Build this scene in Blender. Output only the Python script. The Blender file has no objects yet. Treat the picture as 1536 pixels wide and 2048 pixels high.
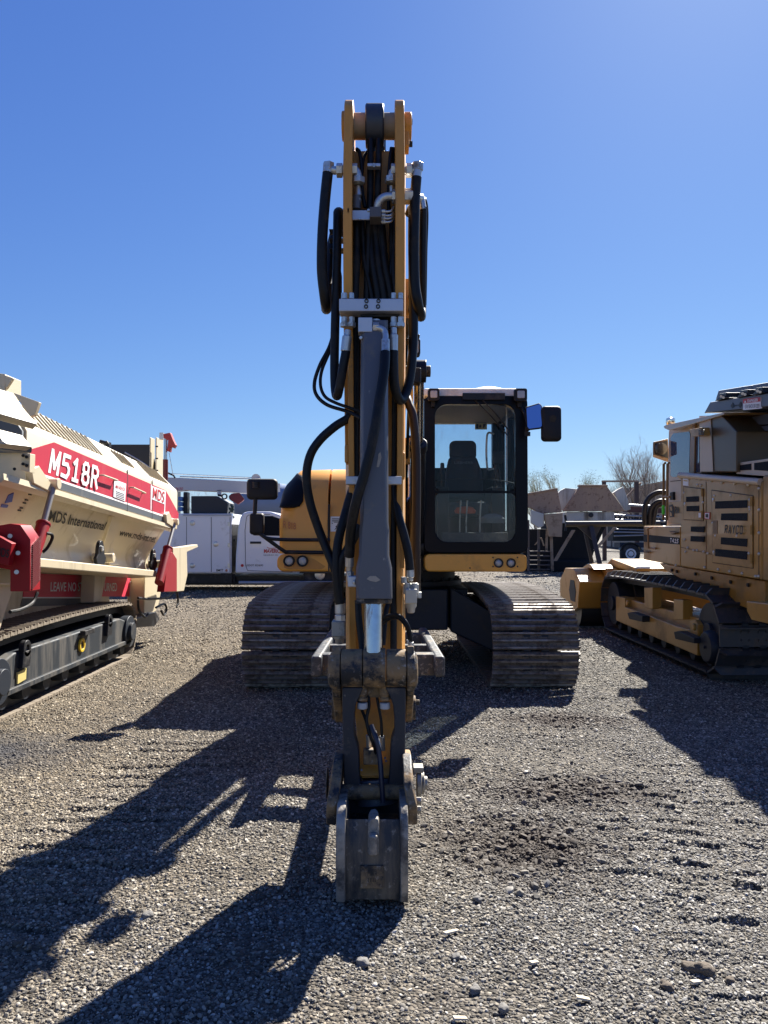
import bpy, bmesh, math, random
import numpy as np
from mathutils import Vector, Matrix, Quaternion
random.seed(7)
R = math.radians
SC = bpy.context.scene
COL = SC.collection

# ---------------------------------------------------------------- camera, sky, sun, exposure
F = 1540.0                       # focal length of the photograph in its own pixels
CAMH = 1.6
PITCH = math.atan(41 / F)
cam = bpy.data.objects.new("camera", bpy.data.cameras.new("camera"))
COL.objects.link(cam)
cam.location = (0, 0, CAMH)
cam.rotation_euler = (math.pi / 2 + PITCH, 0, 0)
cam.data.sensor_fit = 'VERTICAL'
cam.data.sensor_height = 24.0
cam.data.lens = 24.0 * F / 2048.0
cam.data.clip_end = 3000
cam.data.clip_start = 0.05
SC.camera = cam

SUN_M, SUN_K = 0.475, 0.98        # shadow of a 1 m pole: 0.475 m to the left, 0.98 m towards the camera
sun_dir = Vector((SUN_M, SUN_K, 1.0)).normalized()
elev = math.asin(sun_dir.z)
w = bpy.data.worlds.new("World")
SC.world = w
w.use_nodes = True
nt = w.node_tree
nt.nodes.clear()
o_ = nt.nodes.new("ShaderNodeOutputWorld")
b_ = nt.nodes.new("ShaderNodeBackground")
s_ = nt.nodes.new("ShaderNodeTexSky")
s_.sky_type = 'NISHITA'
s_.sun_disc = False
s_.sun_elevation = elev
s_.sun_rotation = math.atan2(sun_dir.x, sun_dir.y)
s_.altitude = 200
s_.air_density = 1.0
s_.dust_density = 0.3
s_.ozone_density = 1.0
b_.inputs["Strength"].default_value = 0.06
# the camera's own rendering of the sky colour: a power and a gain for each channel
sp_ = nt.nodes.new("ShaderNodeSeparateColor"); cb_ = nt.nodes.new("ShaderNodeCombineColor")
nt.links.new(s_.outputs[0], sp_.inputs[0])
for i_, (ga_, pw_) in enumerate(((0.315, 1.059), (0.372, 0.945), (0.412, 0.581))):
    p_ = nt.nodes.new("ShaderNodeMath"); p_.operation = 'POWER'; p_.inputs[1].default_value = pw_
    m_ = nt.nodes.new("ShaderNodeMath"); m_.operation = 'MULTIPLY'; m_.inputs[1].default_value = ga_ * 0.06 ** (pw_ - 1)
    nt.links.new(sp_.outputs[i_], p_.inputs[0]); nt.links.new(p_.outputs[0], m_.inputs[0]); nt.links.new(m_.outputs[0], cb_.inputs[i_])
nt.links.new(cb_.outputs[0], b_.inputs[0])
nt.links.new(b_.outputs[0], o_.inputs[0])
sl = bpy.data.lights.new("sun", 'SUN')
sl.energy = 5.0
sl.angle = R(0.53)
sl.color = (1.0, 0.95, 0.87)
so = bpy.data.objects.new("sun", sl)
COL.objects.link(so)
so.rotation_euler = (-sun_dir).to_track_quat('-Z', 'Y').to_euler()
so.location = (6, 12, 14)
SC.view_settings.view_transform = 'Standard'
SC.view_settings.look = 'None'
SC.view_settings.gamma = 1.0
SC.view_settings.exposure = 1.75
try:
    SC.cycles.use_denoising = True
    SC.cycles.max_bounces = 6
    SC.cycles.transparent_max_bounces = 12
except Exception:
    pass

# ---------------------------------------------------------------- photo pixel -> place helpers
_c, _s = math.cos(PITCH), math.sin(PITCH)
def ray(px, py):
    u = (px - 768) / F
    v = (1024 - py) / F
    return Vector((u, _c - v * _s, _s + v * _c))
CAM = Vector((0, 0, CAMH))
def at(px, py, y):               # the place seen at a pixel, y metres ahead
    d = ray(px, py)
    return CAM + d * (y / d.y)
def atx(px, py, x):              # the same on the upright plane X = x
    d = ray(px, py)
    return CAM + d * (x / d.x)
def atz(px, py, z=0.0):
    d = ray(px, py)
    return CAM + d * ((z - CAMH) / d.z)

# ---------------------------------------------------------------- materials
MATS = {}
def mat(name, col, rough=0.5, metal=0.0, var=0.12, scale=3.0, dirt=None, dirt_amt=0.0, dirt_scale=2.0,
        bump=0.0, bump_scale=40.0, coat=0.0, streak=False, spec=0.5, wear=None, wear_amt=0.0):
    if name in MATS:
        return MATS[name]
    m = bpy.data.materials.new(name)
    m.use_nodes = True
    t = m.node_tree
    N, L = t.nodes, t.links
    p = N["Principled BSDF"]
    p.inputs["Roughness"].default_value = rough
    p.inputs["Metallic"].default_value = metal
    p.inputs["Coat Weight"].default_value = coat
    p.inputs["Specular IOR Level"].default_value = spec
    tc = N.new("ShaderNodeTexCoord")
    n = N.new("ShaderNodeTexNoise")
    n.inputs["Scale"].default_value = scale
    n.inputs["Detail"].default_value = 6
    L.new(tc.outputs["Object"], n.inputs["Vector"])
    mx = N.new("ShaderNodeMix")
    mx.data_type = 'RGBA'
    mx.inputs[6].default_value = (*[c * (1 - var) for c in col], 1)
    mx.inputs[7].default_value = (*[min(1, c * (1 + var)) for c in col], 1)
    L.new(n.outputs["Fac"], mx.inputs[0])
    out = mx.outputs[2]
    def layer(out, colr, amt, sc, stretch=False):
        n2 = N.new("ShaderNodeTexNoise")
        n2.inputs["Scale"].default_value = sc
        n2.inputs["Detail"].default_value = 9
        n2.inputs["Roughness"].default_value = 0.68
        if stretch:
            mp = N.new("ShaderNodeMapping")
            mp.inputs["Scale"].default_value = (1.0, 1.0, 0.12)
            L.new(tc.outputs["Object"], mp.inputs["Vector"])
            L.new(mp.outputs[0], n2.inputs["Vector"])
        else:
            L.new(tc.outputs["Object"], n2.inputs["Vector"])
        r = N.new("ShaderNodeValToRGB")
        c = 0.72 - 0.44 * amt
        r.color_ramp.elements[0].position = max(0, c - 0.07)
        r.color_ramp.elements[1].position = min(1, c + 0.07)
        L.new(n2.outputs["Fac"], r.inputs[0])
        m2 = N.new("ShaderNodeMix")
        m2.data_type = 'RGBA'
        L.new(r.outputs[0], m2.inputs[0])
        L.new(out, m2.inputs[6])
        m2.inputs[7].default_value = (*colr, 1)
        return m2.outputs[2], r.outputs[0]
    if dirt is not None and dirt_amt > 0:
        out, fac = layer(out, dirt, dirt_amt, dirt_scale, streak)
        mr = N.new("ShaderNodeMapRange")
        mr.inputs[3].default_value = rough
        mr.inputs[4].default_value = min(1, rough + 0.35)
        L.new(fac, mr.inputs[0])
        L.new(mr.outputs[0], p.inputs["Roughness"])
    if wear is not None:
        out, fac = layer(out, wear, wear_amt, dirt_scale * 4.3)
    L.new(out, p.inputs["Base Color"])
    if bump > 0:
        n3 = N.new("ShaderNodeTexNoise")
        n3.inputs["Scale"].default_value = bump_scale
        n3.inputs["Detail"].default_value = 4
        L.new(tc.outputs["Object"], n3.inputs["Vector"])
        b = N.new("ShaderNodeBump")
        b.inputs["Strength"].default_value = bump
        b.inputs["Distance"].default_value = 0.02
        L.new(n3.outputs["Fac"], b.inputs["Height"])
        L.new(b.outputs[0], p.inputs["Normal"])
    MATS[name] = m
    return m

DUST = (0.30, 0.26, 0.20)
YEL = mat("excavator_yellow", (0.74, 0.345, 0.05), 0.42, var=0.05, dirt=(0.5, 0.25, 0.06), dirt_amt=0.2, dirt_scale=3, coat=0.1)
ARMY = mat("arm_yellow_worn", (0.56, 0.255, 0.04), 0.45, var=0.08, dirt=(0.34, 0.18, 0.055), dirt_amt=0.34, dirt_scale=4, streak=True, wear=(0.22, 0.13, 0.06), wear_amt=0.1)
BLK = mat("black_paint", (0.010, 0.011, 0.014), 0.4, spec=0.3, var=0.2, dirt=(0.06, 0.055, 0.05), dirt_amt=0.25, dirt_scale=4)
CABK = mat("cab_black", (0.005, 0.006, 0.010), 0.3, var=0.2, spec=0.13)
PLAS = mat("black_plastic", (0.014, 0.014, 0.016), 0.6, spec=0.3, var=0.2, dirt=(0.08, 0.075, 0.065), dirt_amt=0.2)
HOSE = mat("hose_rubber", (0.007, 0.007, 0.008), 0.45, spec=0.28, var=0.25, dirt=(0.03, 0.028, 0.025), dirt_amt=0.3, dirt_scale=9)
ZINC = mat("zinc_steel", (0.55, 0.55, 0.53), 0.36, 0.75, var=0.18, scale=14, dirt=(0.22, 0.2, 0.17), dirt_amt=0.2, dirt_scale=12)
BLOCK = mat("milled_block", (0.52, 0.54, 0.58), 0.42, 0.55, var=0.05, scale=6)
CHROME = mat("chrome_rod", (0.52, 0.51, 0.50), 0.16, 1.0, var=0.25, scale=30, dirt=(0.3,0.28,0.26), dirt_amt=0.3, dirt_scale=30, streak=True)  # streak layer paints in the rod's streaked reflections
CYLG = mat("cylinder_grey", (0.095, 0.10, 0.115), 0.42, var=0.12, scale=2, dirt=(0.17, 0.15, 0.12), dirt_amt=0.2, dirt_scale=5, wear=(0.42, 0.40, 0.37), wear_amt=0.02)
WORN = mat("worn_black_steel", (0.022, 0.024, 0.028), 0.5, 0.1, var=0.3, scale=7, spec=0.3, dirt=(0.26, 0.175, 0.09), dirt_amt=0.5, dirt_scale=9, wear=(0.34, 0.30, 0.25), wear_amt=0.2, bump=0.15, bump_scale=40)
BUCK = mat("bucket_steel", (0.042, 0.045, 0.05), 0.5, 0.2, var=0.4, scale=6, spec=0.3, dirt=(0.20, 0.165, 0.12), dirt_amt=0.48, dirt_scale=6, streak=True, wear=(0.40, 0.36, 0.30), wear_amt=0.2, bump=0.15, bump_scale=25)
THUMB = mat("thumb_steel", (0.045, 0.05, 0.056), 0.5, 0.1, var=0.3, scale=6, spec=0.35, dirt=(0.16, 0.12, 0.07), dirt_amt=0.24, dirt_scale=8, wear=(0.3, 0.29, 0.27), wear_amt=0.24, bump=0.12, bump_scale=30)
RODM = mat("ram_rod_steel", (0.26, 0.25, 0.24), 0.42, 0.6, var=0.1)
BUCKE = mat("bucket_edge_steel", (0.30, 0.275, 0.235), 0.5, 0.3, var=0.4, scale=9, dirt=(0.09, 0.08, 0.07), dirt_amt=0.42, dirt_scale=7, bump=0.2, bump_scale=30)
TRK = mat("track_steel", (0.115, 0.098, 0.082), 0.6, 0.25, var=0.3, scale=5, dirt=(0.22, 0.175, 0.13), dirt_amt=0.36, dirt_scale=6, wear=(0.055, 0.042, 0.034), wear_amt=0.36, bump=0.2, bump_scale=24)
TIP = mat("worn_grouser", (0.23, 0.205, 0.18), 0.45, 0.35, var=0.3, scale=9, dirt=(0.10, 0.08, 0.065), dirt_amt=0.42, dirt_scale=7)
UNDER = mat("undercarriage_grey", (0.014, 0.019, 0.028), 0.5, spec=0.3, var=0.15, dirt=(0.05, 0.045, 0.038), dirt_amt=0.25)
PINK = mat("tan_primer", (0.40, 0.30, 0.19), 0.5, var=0.1)
RUBB = mat("tyre_rubber", (0.018, 0.018, 0.019), 0.8, var=0.3, dirt=(0.09, 0.08, 0.07), dirt_amt=0.3)
WHITE = mat("white_paint", (0.78, 0.79, 0.80), 0.3, var=0.03, dirt=(0.5, 0.47, 0.42), dirt_amt=0.12, coat=0.3)
LABEL = mat("label_white", (0.78, 0.78, 0.78), 0.5, var=0.02)
INK = mat("ink_black", (0.015, 0.015, 0.016), 0.6, var=0.1)
REDINK = mat("ink_red", (0.45, 0.02, 0.025), 0.5, var=0.05)

def glass(name, tint=(0.8, 0.86, 0.88), refl=0.08, gain=0.35, dust=0.05):
    m = bpy.data.materials.new(name)
    m.use_nodes = True
    t = m.node_tree
    N, L = t.nodes, t.links
    N.remove(N["Principled BSDF"])
    o = N["Material Output"]
    tr = N.new("ShaderNodeBsdfTransparent")
    tr.inputs[0].default_value = (*tint, 1)
    gl = N.new("ShaderNodeBsdfGlossy")
    gl.inputs["Roughness"].default_value = 0.02
    fr = N.new("ShaderNodeFresnel")
    fr.inputs[0].default_value = 1.45
    ad = N.new("ShaderNodeMath")
    ad.operation = 'MULTIPLY_ADD'
    ad.inputs[1].default_value = gain
    ad.inputs[2].default_value = refl
    ad.use_clamp = True
    mx = N.new("ShaderNodeMixShader")
    L.new(fr.outputs[0], ad.inputs[0])
    L.new(ad.outputs[0], mx.inputs[0])
    L.new(tr.outputs[0], mx.inputs[1])
    L.new(gl.outputs[0], mx.inputs[2])
    df = N.new("ShaderNodeBsdfDiffuse"); df.inputs[0].default_value = (0.42, 0.38, 0.32, 1)   # dried dust and wiper smears
    tc = N.new("ShaderNodeTexCoord"); mp = N.new("ShaderNodeMapping"); mp.inputs["Rotation"].default_value = (0, R(35), 0); mp.inputs["Scale"].default_value = (9, 9, 2.2)
    nz = N.new("ShaderNodeTexNoise"); nz.inputs["Scale"].default_value = 1.6; nz.inputs["Detail"].default_value = 8; nz.inputs["Roughness"].default_value = 0.7
    mr = N.new("ShaderNodeMapRange"); mr.inputs[1].default_value = 0.5; mr.inputs[2].default_value = 0.8; mr.inputs[3].default_value = 0.0; mr.inputs[4].default_value = dust * 3
    m2 = N.new("ShaderNodeMixShader")
    L.new(tc.outputs["Object"], mp.inputs[0]); L.new(mp.outputs[0], nz.inputs[0]); L.new(nz.outputs["Fac"], mr.inputs[0]); L.new(mr.outputs[0], m2.inputs[0])
    L.new(mx.outputs[0], m2.inputs[1]); L.new(df.outputs[0], m2.inputs[2])
    L.new(m2.outputs[0], o.inputs[0])
    return m
GLASS = glass("window_glass", (0.86, 0.90, 0.92), 0.0, 0.3, 0.03)
LGLASS = glass("lower_window_glass", (0.84, 0.88, 0.89), 0.0, 0.7, 0.05)
DGLASS = glass("dark_window_glass", (0.12, 0.14, 0.17), 0.05)
MIRR = mat("mirror_glass", (0.75, 0.78, 0.82), 0.03, 1.0, var=0.0)
LENS = mat("lamp_lens", (0.42, 0.42, 0.42), 0.15, 0.3, var=0.1, scale=60, bump=0.4, bump_scale=90)

# ---------------------------------------------------------------- mesh builder
ORG = Vector((0, 0, 0))
class G:
    def __init__(s):
        s.v, s.f, s.mi, s.m = [], [], [], 0
    def add(s, vs, fs):
        k = len(s.v)
        s.v += [Vector(v) for v in vs]
        s.f += [tuple(i + k for i in f) for f in fs]
        s.mi += [s.m] * len(fs)
        return s
    def box(s, a, b):
        x0, x1 = sorted((a[0], b[0])); y0, y1 = sorted((a[1], b[1])); z0, z1 = sorted((a[2], b[2]))
        return s.add([(x0,y0,z0),(x1,y0,z0),(x1,y1,z0),(x0,y1,z0),(x0,y0,z1),(x1,y0,z1),(x1,y1,z1),(x0,y1,z1)],
                     [(3,2,1,0),(4,5,6,7),(0,1,5,4),(1,2,6,5),(2,3,7,6),(3,0,4,7)])
    def hexa(s, q):              # eight corners, bottom ring then top ring
        return s.add(q, [(3,2,1,0),(4,5,6,7),(0,1,5,4),(1,2,6,5),(2,3,7,6),(3,0,4,7)])
    def prism(s, poly, vec):     # a flat polygon given a thickness
        n = len(poly)
        vec = Vector(vec)
        p = [Vector(q) for q in poly]
        nrm = Vector((0, 0, 0))
        for i in range(n):
            nrm += p[i].cross(p[(i + 1) % n])
        if nrm.dot(vec) > 0:
            p.reverse()
        return s.add(p + [q + vec for q in p],
                     [tuple(range(n)), tuple(range(2 * n - 1, n - 1, -1))] + [((i + 1) % n, i, n + i, n + (i + 1) % n) for i in range(n)])
    def yz(s, x0, x1, prof):     # side profile [(y,z)] between two x
        return s.prism([(x0, y, z) for y, z in prof], (x1 - x0, 0, 0))
    def xz(s, y0, y1, prof):
        return s.prism([(x, y0, z) for x, z in prof], (0, y1 - y0, 0))
    def xy(s, z0, z1, prof):
        return s.prism([(x, y, z0) for x, y in prof], (0, 0, z1 - z0))
    def cyl(s, a, b, r, r2=None, n=20, cap=True):
        a, b = Vector(a), Vector(b)
        r2 = r if r2 is None else r2
        d = (b - a).normalized()
        u = d.orthogonal().normalized(); w = d.cross(u)
        vs = []
        for c, rr in ((a, r), (b, r2)):
            for i in range(n):
                t = 2 * math.pi * i / n
                vs.append(c + (u * math.cos(t) + w * math.sin(t)) * rr)
        fs = [(i, (i + 1) % n, n + (i + 1) % n, n + i) for i in range(n)]
        if cap:
            fs += [tuple(range(n - 1, -1, -1)), tuple(range(n, 2 * n))]
        return s.add(vs, fs)
    def ring(s, c, axis, r0, r1, h, n=24):   # washer: inner r0, outer r1, length h
        c, d = Vector(c), Vector(axis).normalized()
        u = d.orthogonal().normalized(); w = d.cross(u)
        vs = []
        for off, rr in ((-h/2, r0), (-h/2, r1), (h/2, r1), (h/2, r0)):
            for i in range(n):
                t = 2 * math.pi * i / n
                vs.append(c + d * off + (u * math.cos(t) + w * math.sin(t)) * rr)
        fs = []
        for k in range(4):
            for i in range(n):
                j = (i + 1) % n; k2 = (k + 1) % 4
                fs.append((k*n+i, k*n+j, k2*n+j, k2*n+i))
        return s.add(vs, fs)
    def lathe(s, c, axis, prof, n=24):       # prof [(along, radius)]
        c, d = Vector(c), Vector(axis).normalized()
        u = d.orthogonal().normalized(); w = d.cross(u)
        vs = []
        for a, rr in prof:
            for i in range(n):
                t = 2 * math.pi * i / n
                vs.append(c + d * a + (u * math.cos(t) + w * math.sin(t)) * max(rr, 1e-4))
        fs = []
        for k in range(len(prof) - 1):
            for i in range(n):
                j = (i + 1) % n
                fs.append((k*n+i, k*n+j, (k+1)*n+j, (k+1)*n+i))
        fs += [tuple(range(n - 1, -1, -1)), tuple(range((len(prof)-1)*n, len(prof)*n))]
        return s.add(vs, fs)
    def tube(s, pts, r, n=10, smooth=6, r_end=None):
        p = [Vector(q) for q in pts]
        if smooth and len(p) > 2:
            p = catmull(p, smooth)
        m = len(p)
        vs, fs = [], []
        up = None
        for i, q in enumerate(p):
            d = (p[min(i + 1, m - 1)] - p[max(i - 1, 0)]).normalized()
            if up is None:
                up = d.orthogonal().normalized()
            up = (up - d * up.dot(d))
            up = up.normalized() if up.length > 1e-6 else d.orthogonal().normalized()
            w = d.cross(up)
            rr = r if r_end is None else r + (r_end - r) * i / (m - 1)
            for k in range(n):
                t = 2 * math.pi * k / n
                vs.append(q + (up * math.cos(t) + w * math.sin(t)) * rr)
        for i in range(m - 1):
            for k in range(n):
                j = (k + 1) % n
                fs.append((i*n+k, i*n+j, (i+1)*n+j, (i+1)*n+k))
        fs += [tuple(range(n - 1, -1, -1)), tuple(range((m-1)*n, m*n))]
        return s.add(vs, fs)
    def loft(s, rows, cap=True, closed=False):
        n = len(rows[0]); m = len(rows)
        vs = [q for r in rows for q in r]
        fs = []
        for i in range(m - 1):
            for k in range(n if closed else n - 1):
                j = (k + 1) % n
                fs.append((i*n+k, i*n+j, (i+1)*n+j, (i+1)*n+k))
        if cap:
            fs += [tuple(range(n - 1, -1, -1)), tuple(range((m-1)*n, m*n))]
        return s.add(vs, fs)
    def bolt(s, c, axis, r=0.012, h=0.012):
        a = Vector(axis).normalized()
        c = Vector(c)
        return s.cyl(c - a * 0.004, c + a * h, r, n=6)
    def build(s, name, mats, parent=None, bev=0.0, seg=2, smooth=True, solid=0.0, label=None, org=None):
        o_ = ORG if org is None else org
        me = bpy.data.meshes.new(name)
        me.from_pydata([v - o_ for v in s.v], [], s.f)
        if not isinstance(mats, (list, tuple)):
            mats = [mats]
        for m in mats:
            me.materials.append(m)
        me.polygons.foreach_set("material_index", s.mi)
        bm = bmesh.new(); bm.from_mesh(me)
        bmesh.ops.recalc_face_normals(bm, faces=bm.faces)
        bm.to_mesh(me); bm.free()
        if smooth:
            me.shade_smooth()
            me.set_sharp_from_angle(angle=R(38))
        ob = bpy.data.objects.new(name, me)
        COL.objects.link(ob)
        if parent is not None:
            ob.parent = parent
        if solid:
            md = ob.modifiers.new("thick", 'SOLIDIFY'); md.thickness = solid; md.offset = 0
        if bev:
            md = ob.modifiers.new("bevel", 'BEVEL')
            md.width = bev; md.segments = seg; md.limit_method = 'ANGLE'; md.angle_limit = R(40)
            md.harden_normals = True
        if label:
            ob["label"] = label
        return ob

def catmull(p, k):
    out = []
    q = [p[0] * 2 - p[1]] + p + [p[-1] * 2 - p[-2]]
    for i in range(1, len(q) - 2):
        a, b, c, d = q[i-1], q[i], q[i+1], q[i+2]
        for j in range(k):
            t = j / k
            out.append(0.5 * ((2*b) + (c-a)*t + (2*a-5*b+4*c-d)*t*t + (3*b-a-3*c+d)*t*t*t))
    out.append(p[-1])
    return out

def rrect(x0, x1, z0, z1, r, n=5):
    pts = []
    for cx, cz, a0 in ((x1-r, z1-r, 0), (x0+r, z1-r, 90), (x0+r, z0+r, 180), (x1-r, z0+r, 270)):
        for i in range(n + 1):
            t = R(a0 + 90 * i / n)
            pts.append((cx + r*math.cos(t), cz + r*math.sin(t)))
    return pts

def thing(name, label, cat, loc=(0, 0, 0), group=None):
    global ORG
    ob = bpy.data.objects.new(name, None)
    COL.objects.link(ob)
    ob.location = loc
    ob.empty_display_size = 0.3
    ob["label"] = label
    ob["category"] = cat
    if group:
        ob["group"] = group
    ORG = Vector(loc)
    return ob
def tag(ob, label, cat, group=None):
    ob["label"] = label; ob["category"] = cat
    if group:
        ob["group"] = group
    return ob

def text_mesh(txt, size=1.0, shear=0.0, bold=0.0, sx=1.0, align='LEFT', depth=0.004):
    """letters as a mesh lying in the local XY plane, baseline at y=0; returns (verts, faces)"""
    cu = bpy.data.curves.new("t", 'FONT')
    cu.body = txt
    cu.size = size
    cu.shear = shear
    cu.offset = bold
    cu.align_x = align
    cu.extrude = 0.0
    cu.resolution_u = 4
    ob = bpy.data.objects.new("t", cu)
    COL.objects.link(ob)
    dg = bpy.context.evaluated_depsgraph_get()
    me = bpy.data.meshes.new_from_object(ob.evaluated_get(dg))
    vs = [(v.co.x * sx, v.co.y) for v in me.vertices]
    fs = [tuple(p.vertices) for p in me.polygons]
    bpy.data.objects.remove(ob); bpy.data.curves.remove(cu); bpy.data.meshes.remove(me)
    return vs, fs
def lettering(txt, quad, material, parent, off=0.004, bold=0.0, shear=0.0, name="lettering"):
    """fit the words into a quad of world points: bottom-left, bottom-right, top-right, top-left"""
    vs, fs = text_mesh(txt, 1.0, shear, bold)
    xs = [v[0] for v in vs]; ys = [v[1] for v in vs]
    x0, x1, y0, y1 = min(xs), max(xs), min(ys), max(ys)
    a, b, c, d = [Vector(q) for q in quad]
    n = (b - a).cross(d - a).normalized()
    if n.dot(CAM - a) < 0:
        n = -n
    out = []
    for x, y in vs:
        s, t = (x - x0) / (x1 - x0), (y - y0) / (y1 - y0)
        out.append((a*(1-s)+b*s)*(1-t) + (d*(1-s)+c*s)*t + n * off)
    g = G(); g.add(out, fs)
    return g.build(name, material, parent, smooth=False)
GLYPH = {'M': [[(-.06,0),(-.06,1)], [(1.06,1),(1.06,0)], [(.0,.96),(.5,.22)], [(1.0,.96),(.5,.22)]], '5': [[(1,1),(.08,1),(.05,.58),(.7,.6),(1,.42),(1,.2),(.75,0),(0,.03)]], '1': [[(.12,.8),(.5,1),(.5,0)], [(.1,0),(.9,0)]],
 '8': [[(.3,.53),(.08,.66),(.08,.88),(.3,1),(.7,1),(.92,.88),(.92,.66),(.7,.53),(.3,.53)], [(.25,.53),(0,.38),(0,.14),(.25,0),(.75,0),(1,.14),(1,.38),(.75,.53)]],
 'R': [[(0,0),(0,1),(.7,1),(1,.85),(1,.65),(.7,.5),(0,.5)], [(.5,.5),(1,0)]], 'D': [[(0,0),(0,1),(.6,1),(1,.75),(1,.25),(.6,0),(0,0)]],
 'S': [[(1,.9),(.75,1),(.25,1),(0,.85),(0,.65),(.25,.53),(.75,.47),(1,.35),(1,.15),(.75,0),(.25,0),(0,.1)]], 'A': [[(0,0),(.5,1),(1,0)], [(.2,.3),(.8,.3)]],
 'Y': [[(0,1),(.5,.5),(1,1)], [(.5,.5),(.5,0)]], 'C': [[(1,.85),(.8,1),(.2,1),(0,.85),(0,.15),(.2,0),(.8,0),(1,.15)]], 'O': [[(.2,0),(0,.15),(0,.85),(.2,1),(.8,1),(1,.85),(1,.15),(.8,0),(.2,0)]],
 'T': [[(0,1),(1,1)], [(.5,1),(.5,0)]], '4': [[(.72,0),(.72,1),(0,.35),(1,.35)]]}
def stencil(txt, quad, material, parent, off=0.008, wx=0.10, wy=0.15, gap=0.35, name="lettering"):
    """heavy painted capitals drawn as broad strokes; wx, wy = half stroke in letter widths / heights"""
    a, b, c, d = [Vector(q) for q in quad]
    n = (b - a).cross(d - a).normalized()
    if n.dot(CAM - a) < 0: n = -n
    g = G(); lw = 1.0 / (len(txt) + gap * (len(txt) - 1)); k = 0
    for i, ch in enumerate(txt):
        x0 = i * lw * (1 + gap)
        for line in GLYPH[ch]:
            for p, q in zip(line, line[1:]):
                f = lambda t: (wx + t[0] * (1 - 2*wx), wy + t[1] * (1 - 2*wy))
                (px, py), (qx, qy) = f(p), f(q)
                ex, ey = (qx - px), (qy - py); L = math.hypot(ex / 2 / wx, ey / 2 / wy) or 1
                dx, dy = ex / 2 / wx / L, ey / 2 / wy / L            # unit direction in stroke space
                tx, ty = dx * wx * .8, dy * wy * .8; sx, sy = -dy * wx, dx * wy
                quad2 = [(px - tx + sx, py - ty + sy), (px - tx - sx, py - ty - sy), (qx + tx - sx, qy + ty - sy), (qx + tx + sx, qy + ty + sy)]
                out = []
                for u, v in quad2:
                    u = x0 + u * lw
                    out.append((a*(1-u)+b*u)*(1-v) + (d*(1-u)+c*u)*v + n * (off + k * 0.00035))
                g.add(out, [(0, 1, 2, 3)]); k += 1
    return g.build(name, material, parent, smooth=False)
def panel(quad, off=0.003, thick=0.0):
    a = [Vector(q) for q in quad]
    n = (a[1] - a[0]).cross(a[-1] - a[0]).normalized()
    if n.dot(CAM - a[0]) < 0:
        n = -n
    return [q + n * off for q in a], n
def plate(quad, mat_, parent, name, off=0.004, base=-0.004, bev=0.0):
    """a thin plate on a surface: any flat polygon of world points"""
    p, n = panel(quad, base)
    g = G(); g.prism(p, n * (off - base))
    return g.build(name, mat_, parent, bev=bev)

def dup(o, parent=None):
    c = o.copy()
    COL.objects.link(c)
    if parent is not None:
        c.parent = parent
    return c

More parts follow.
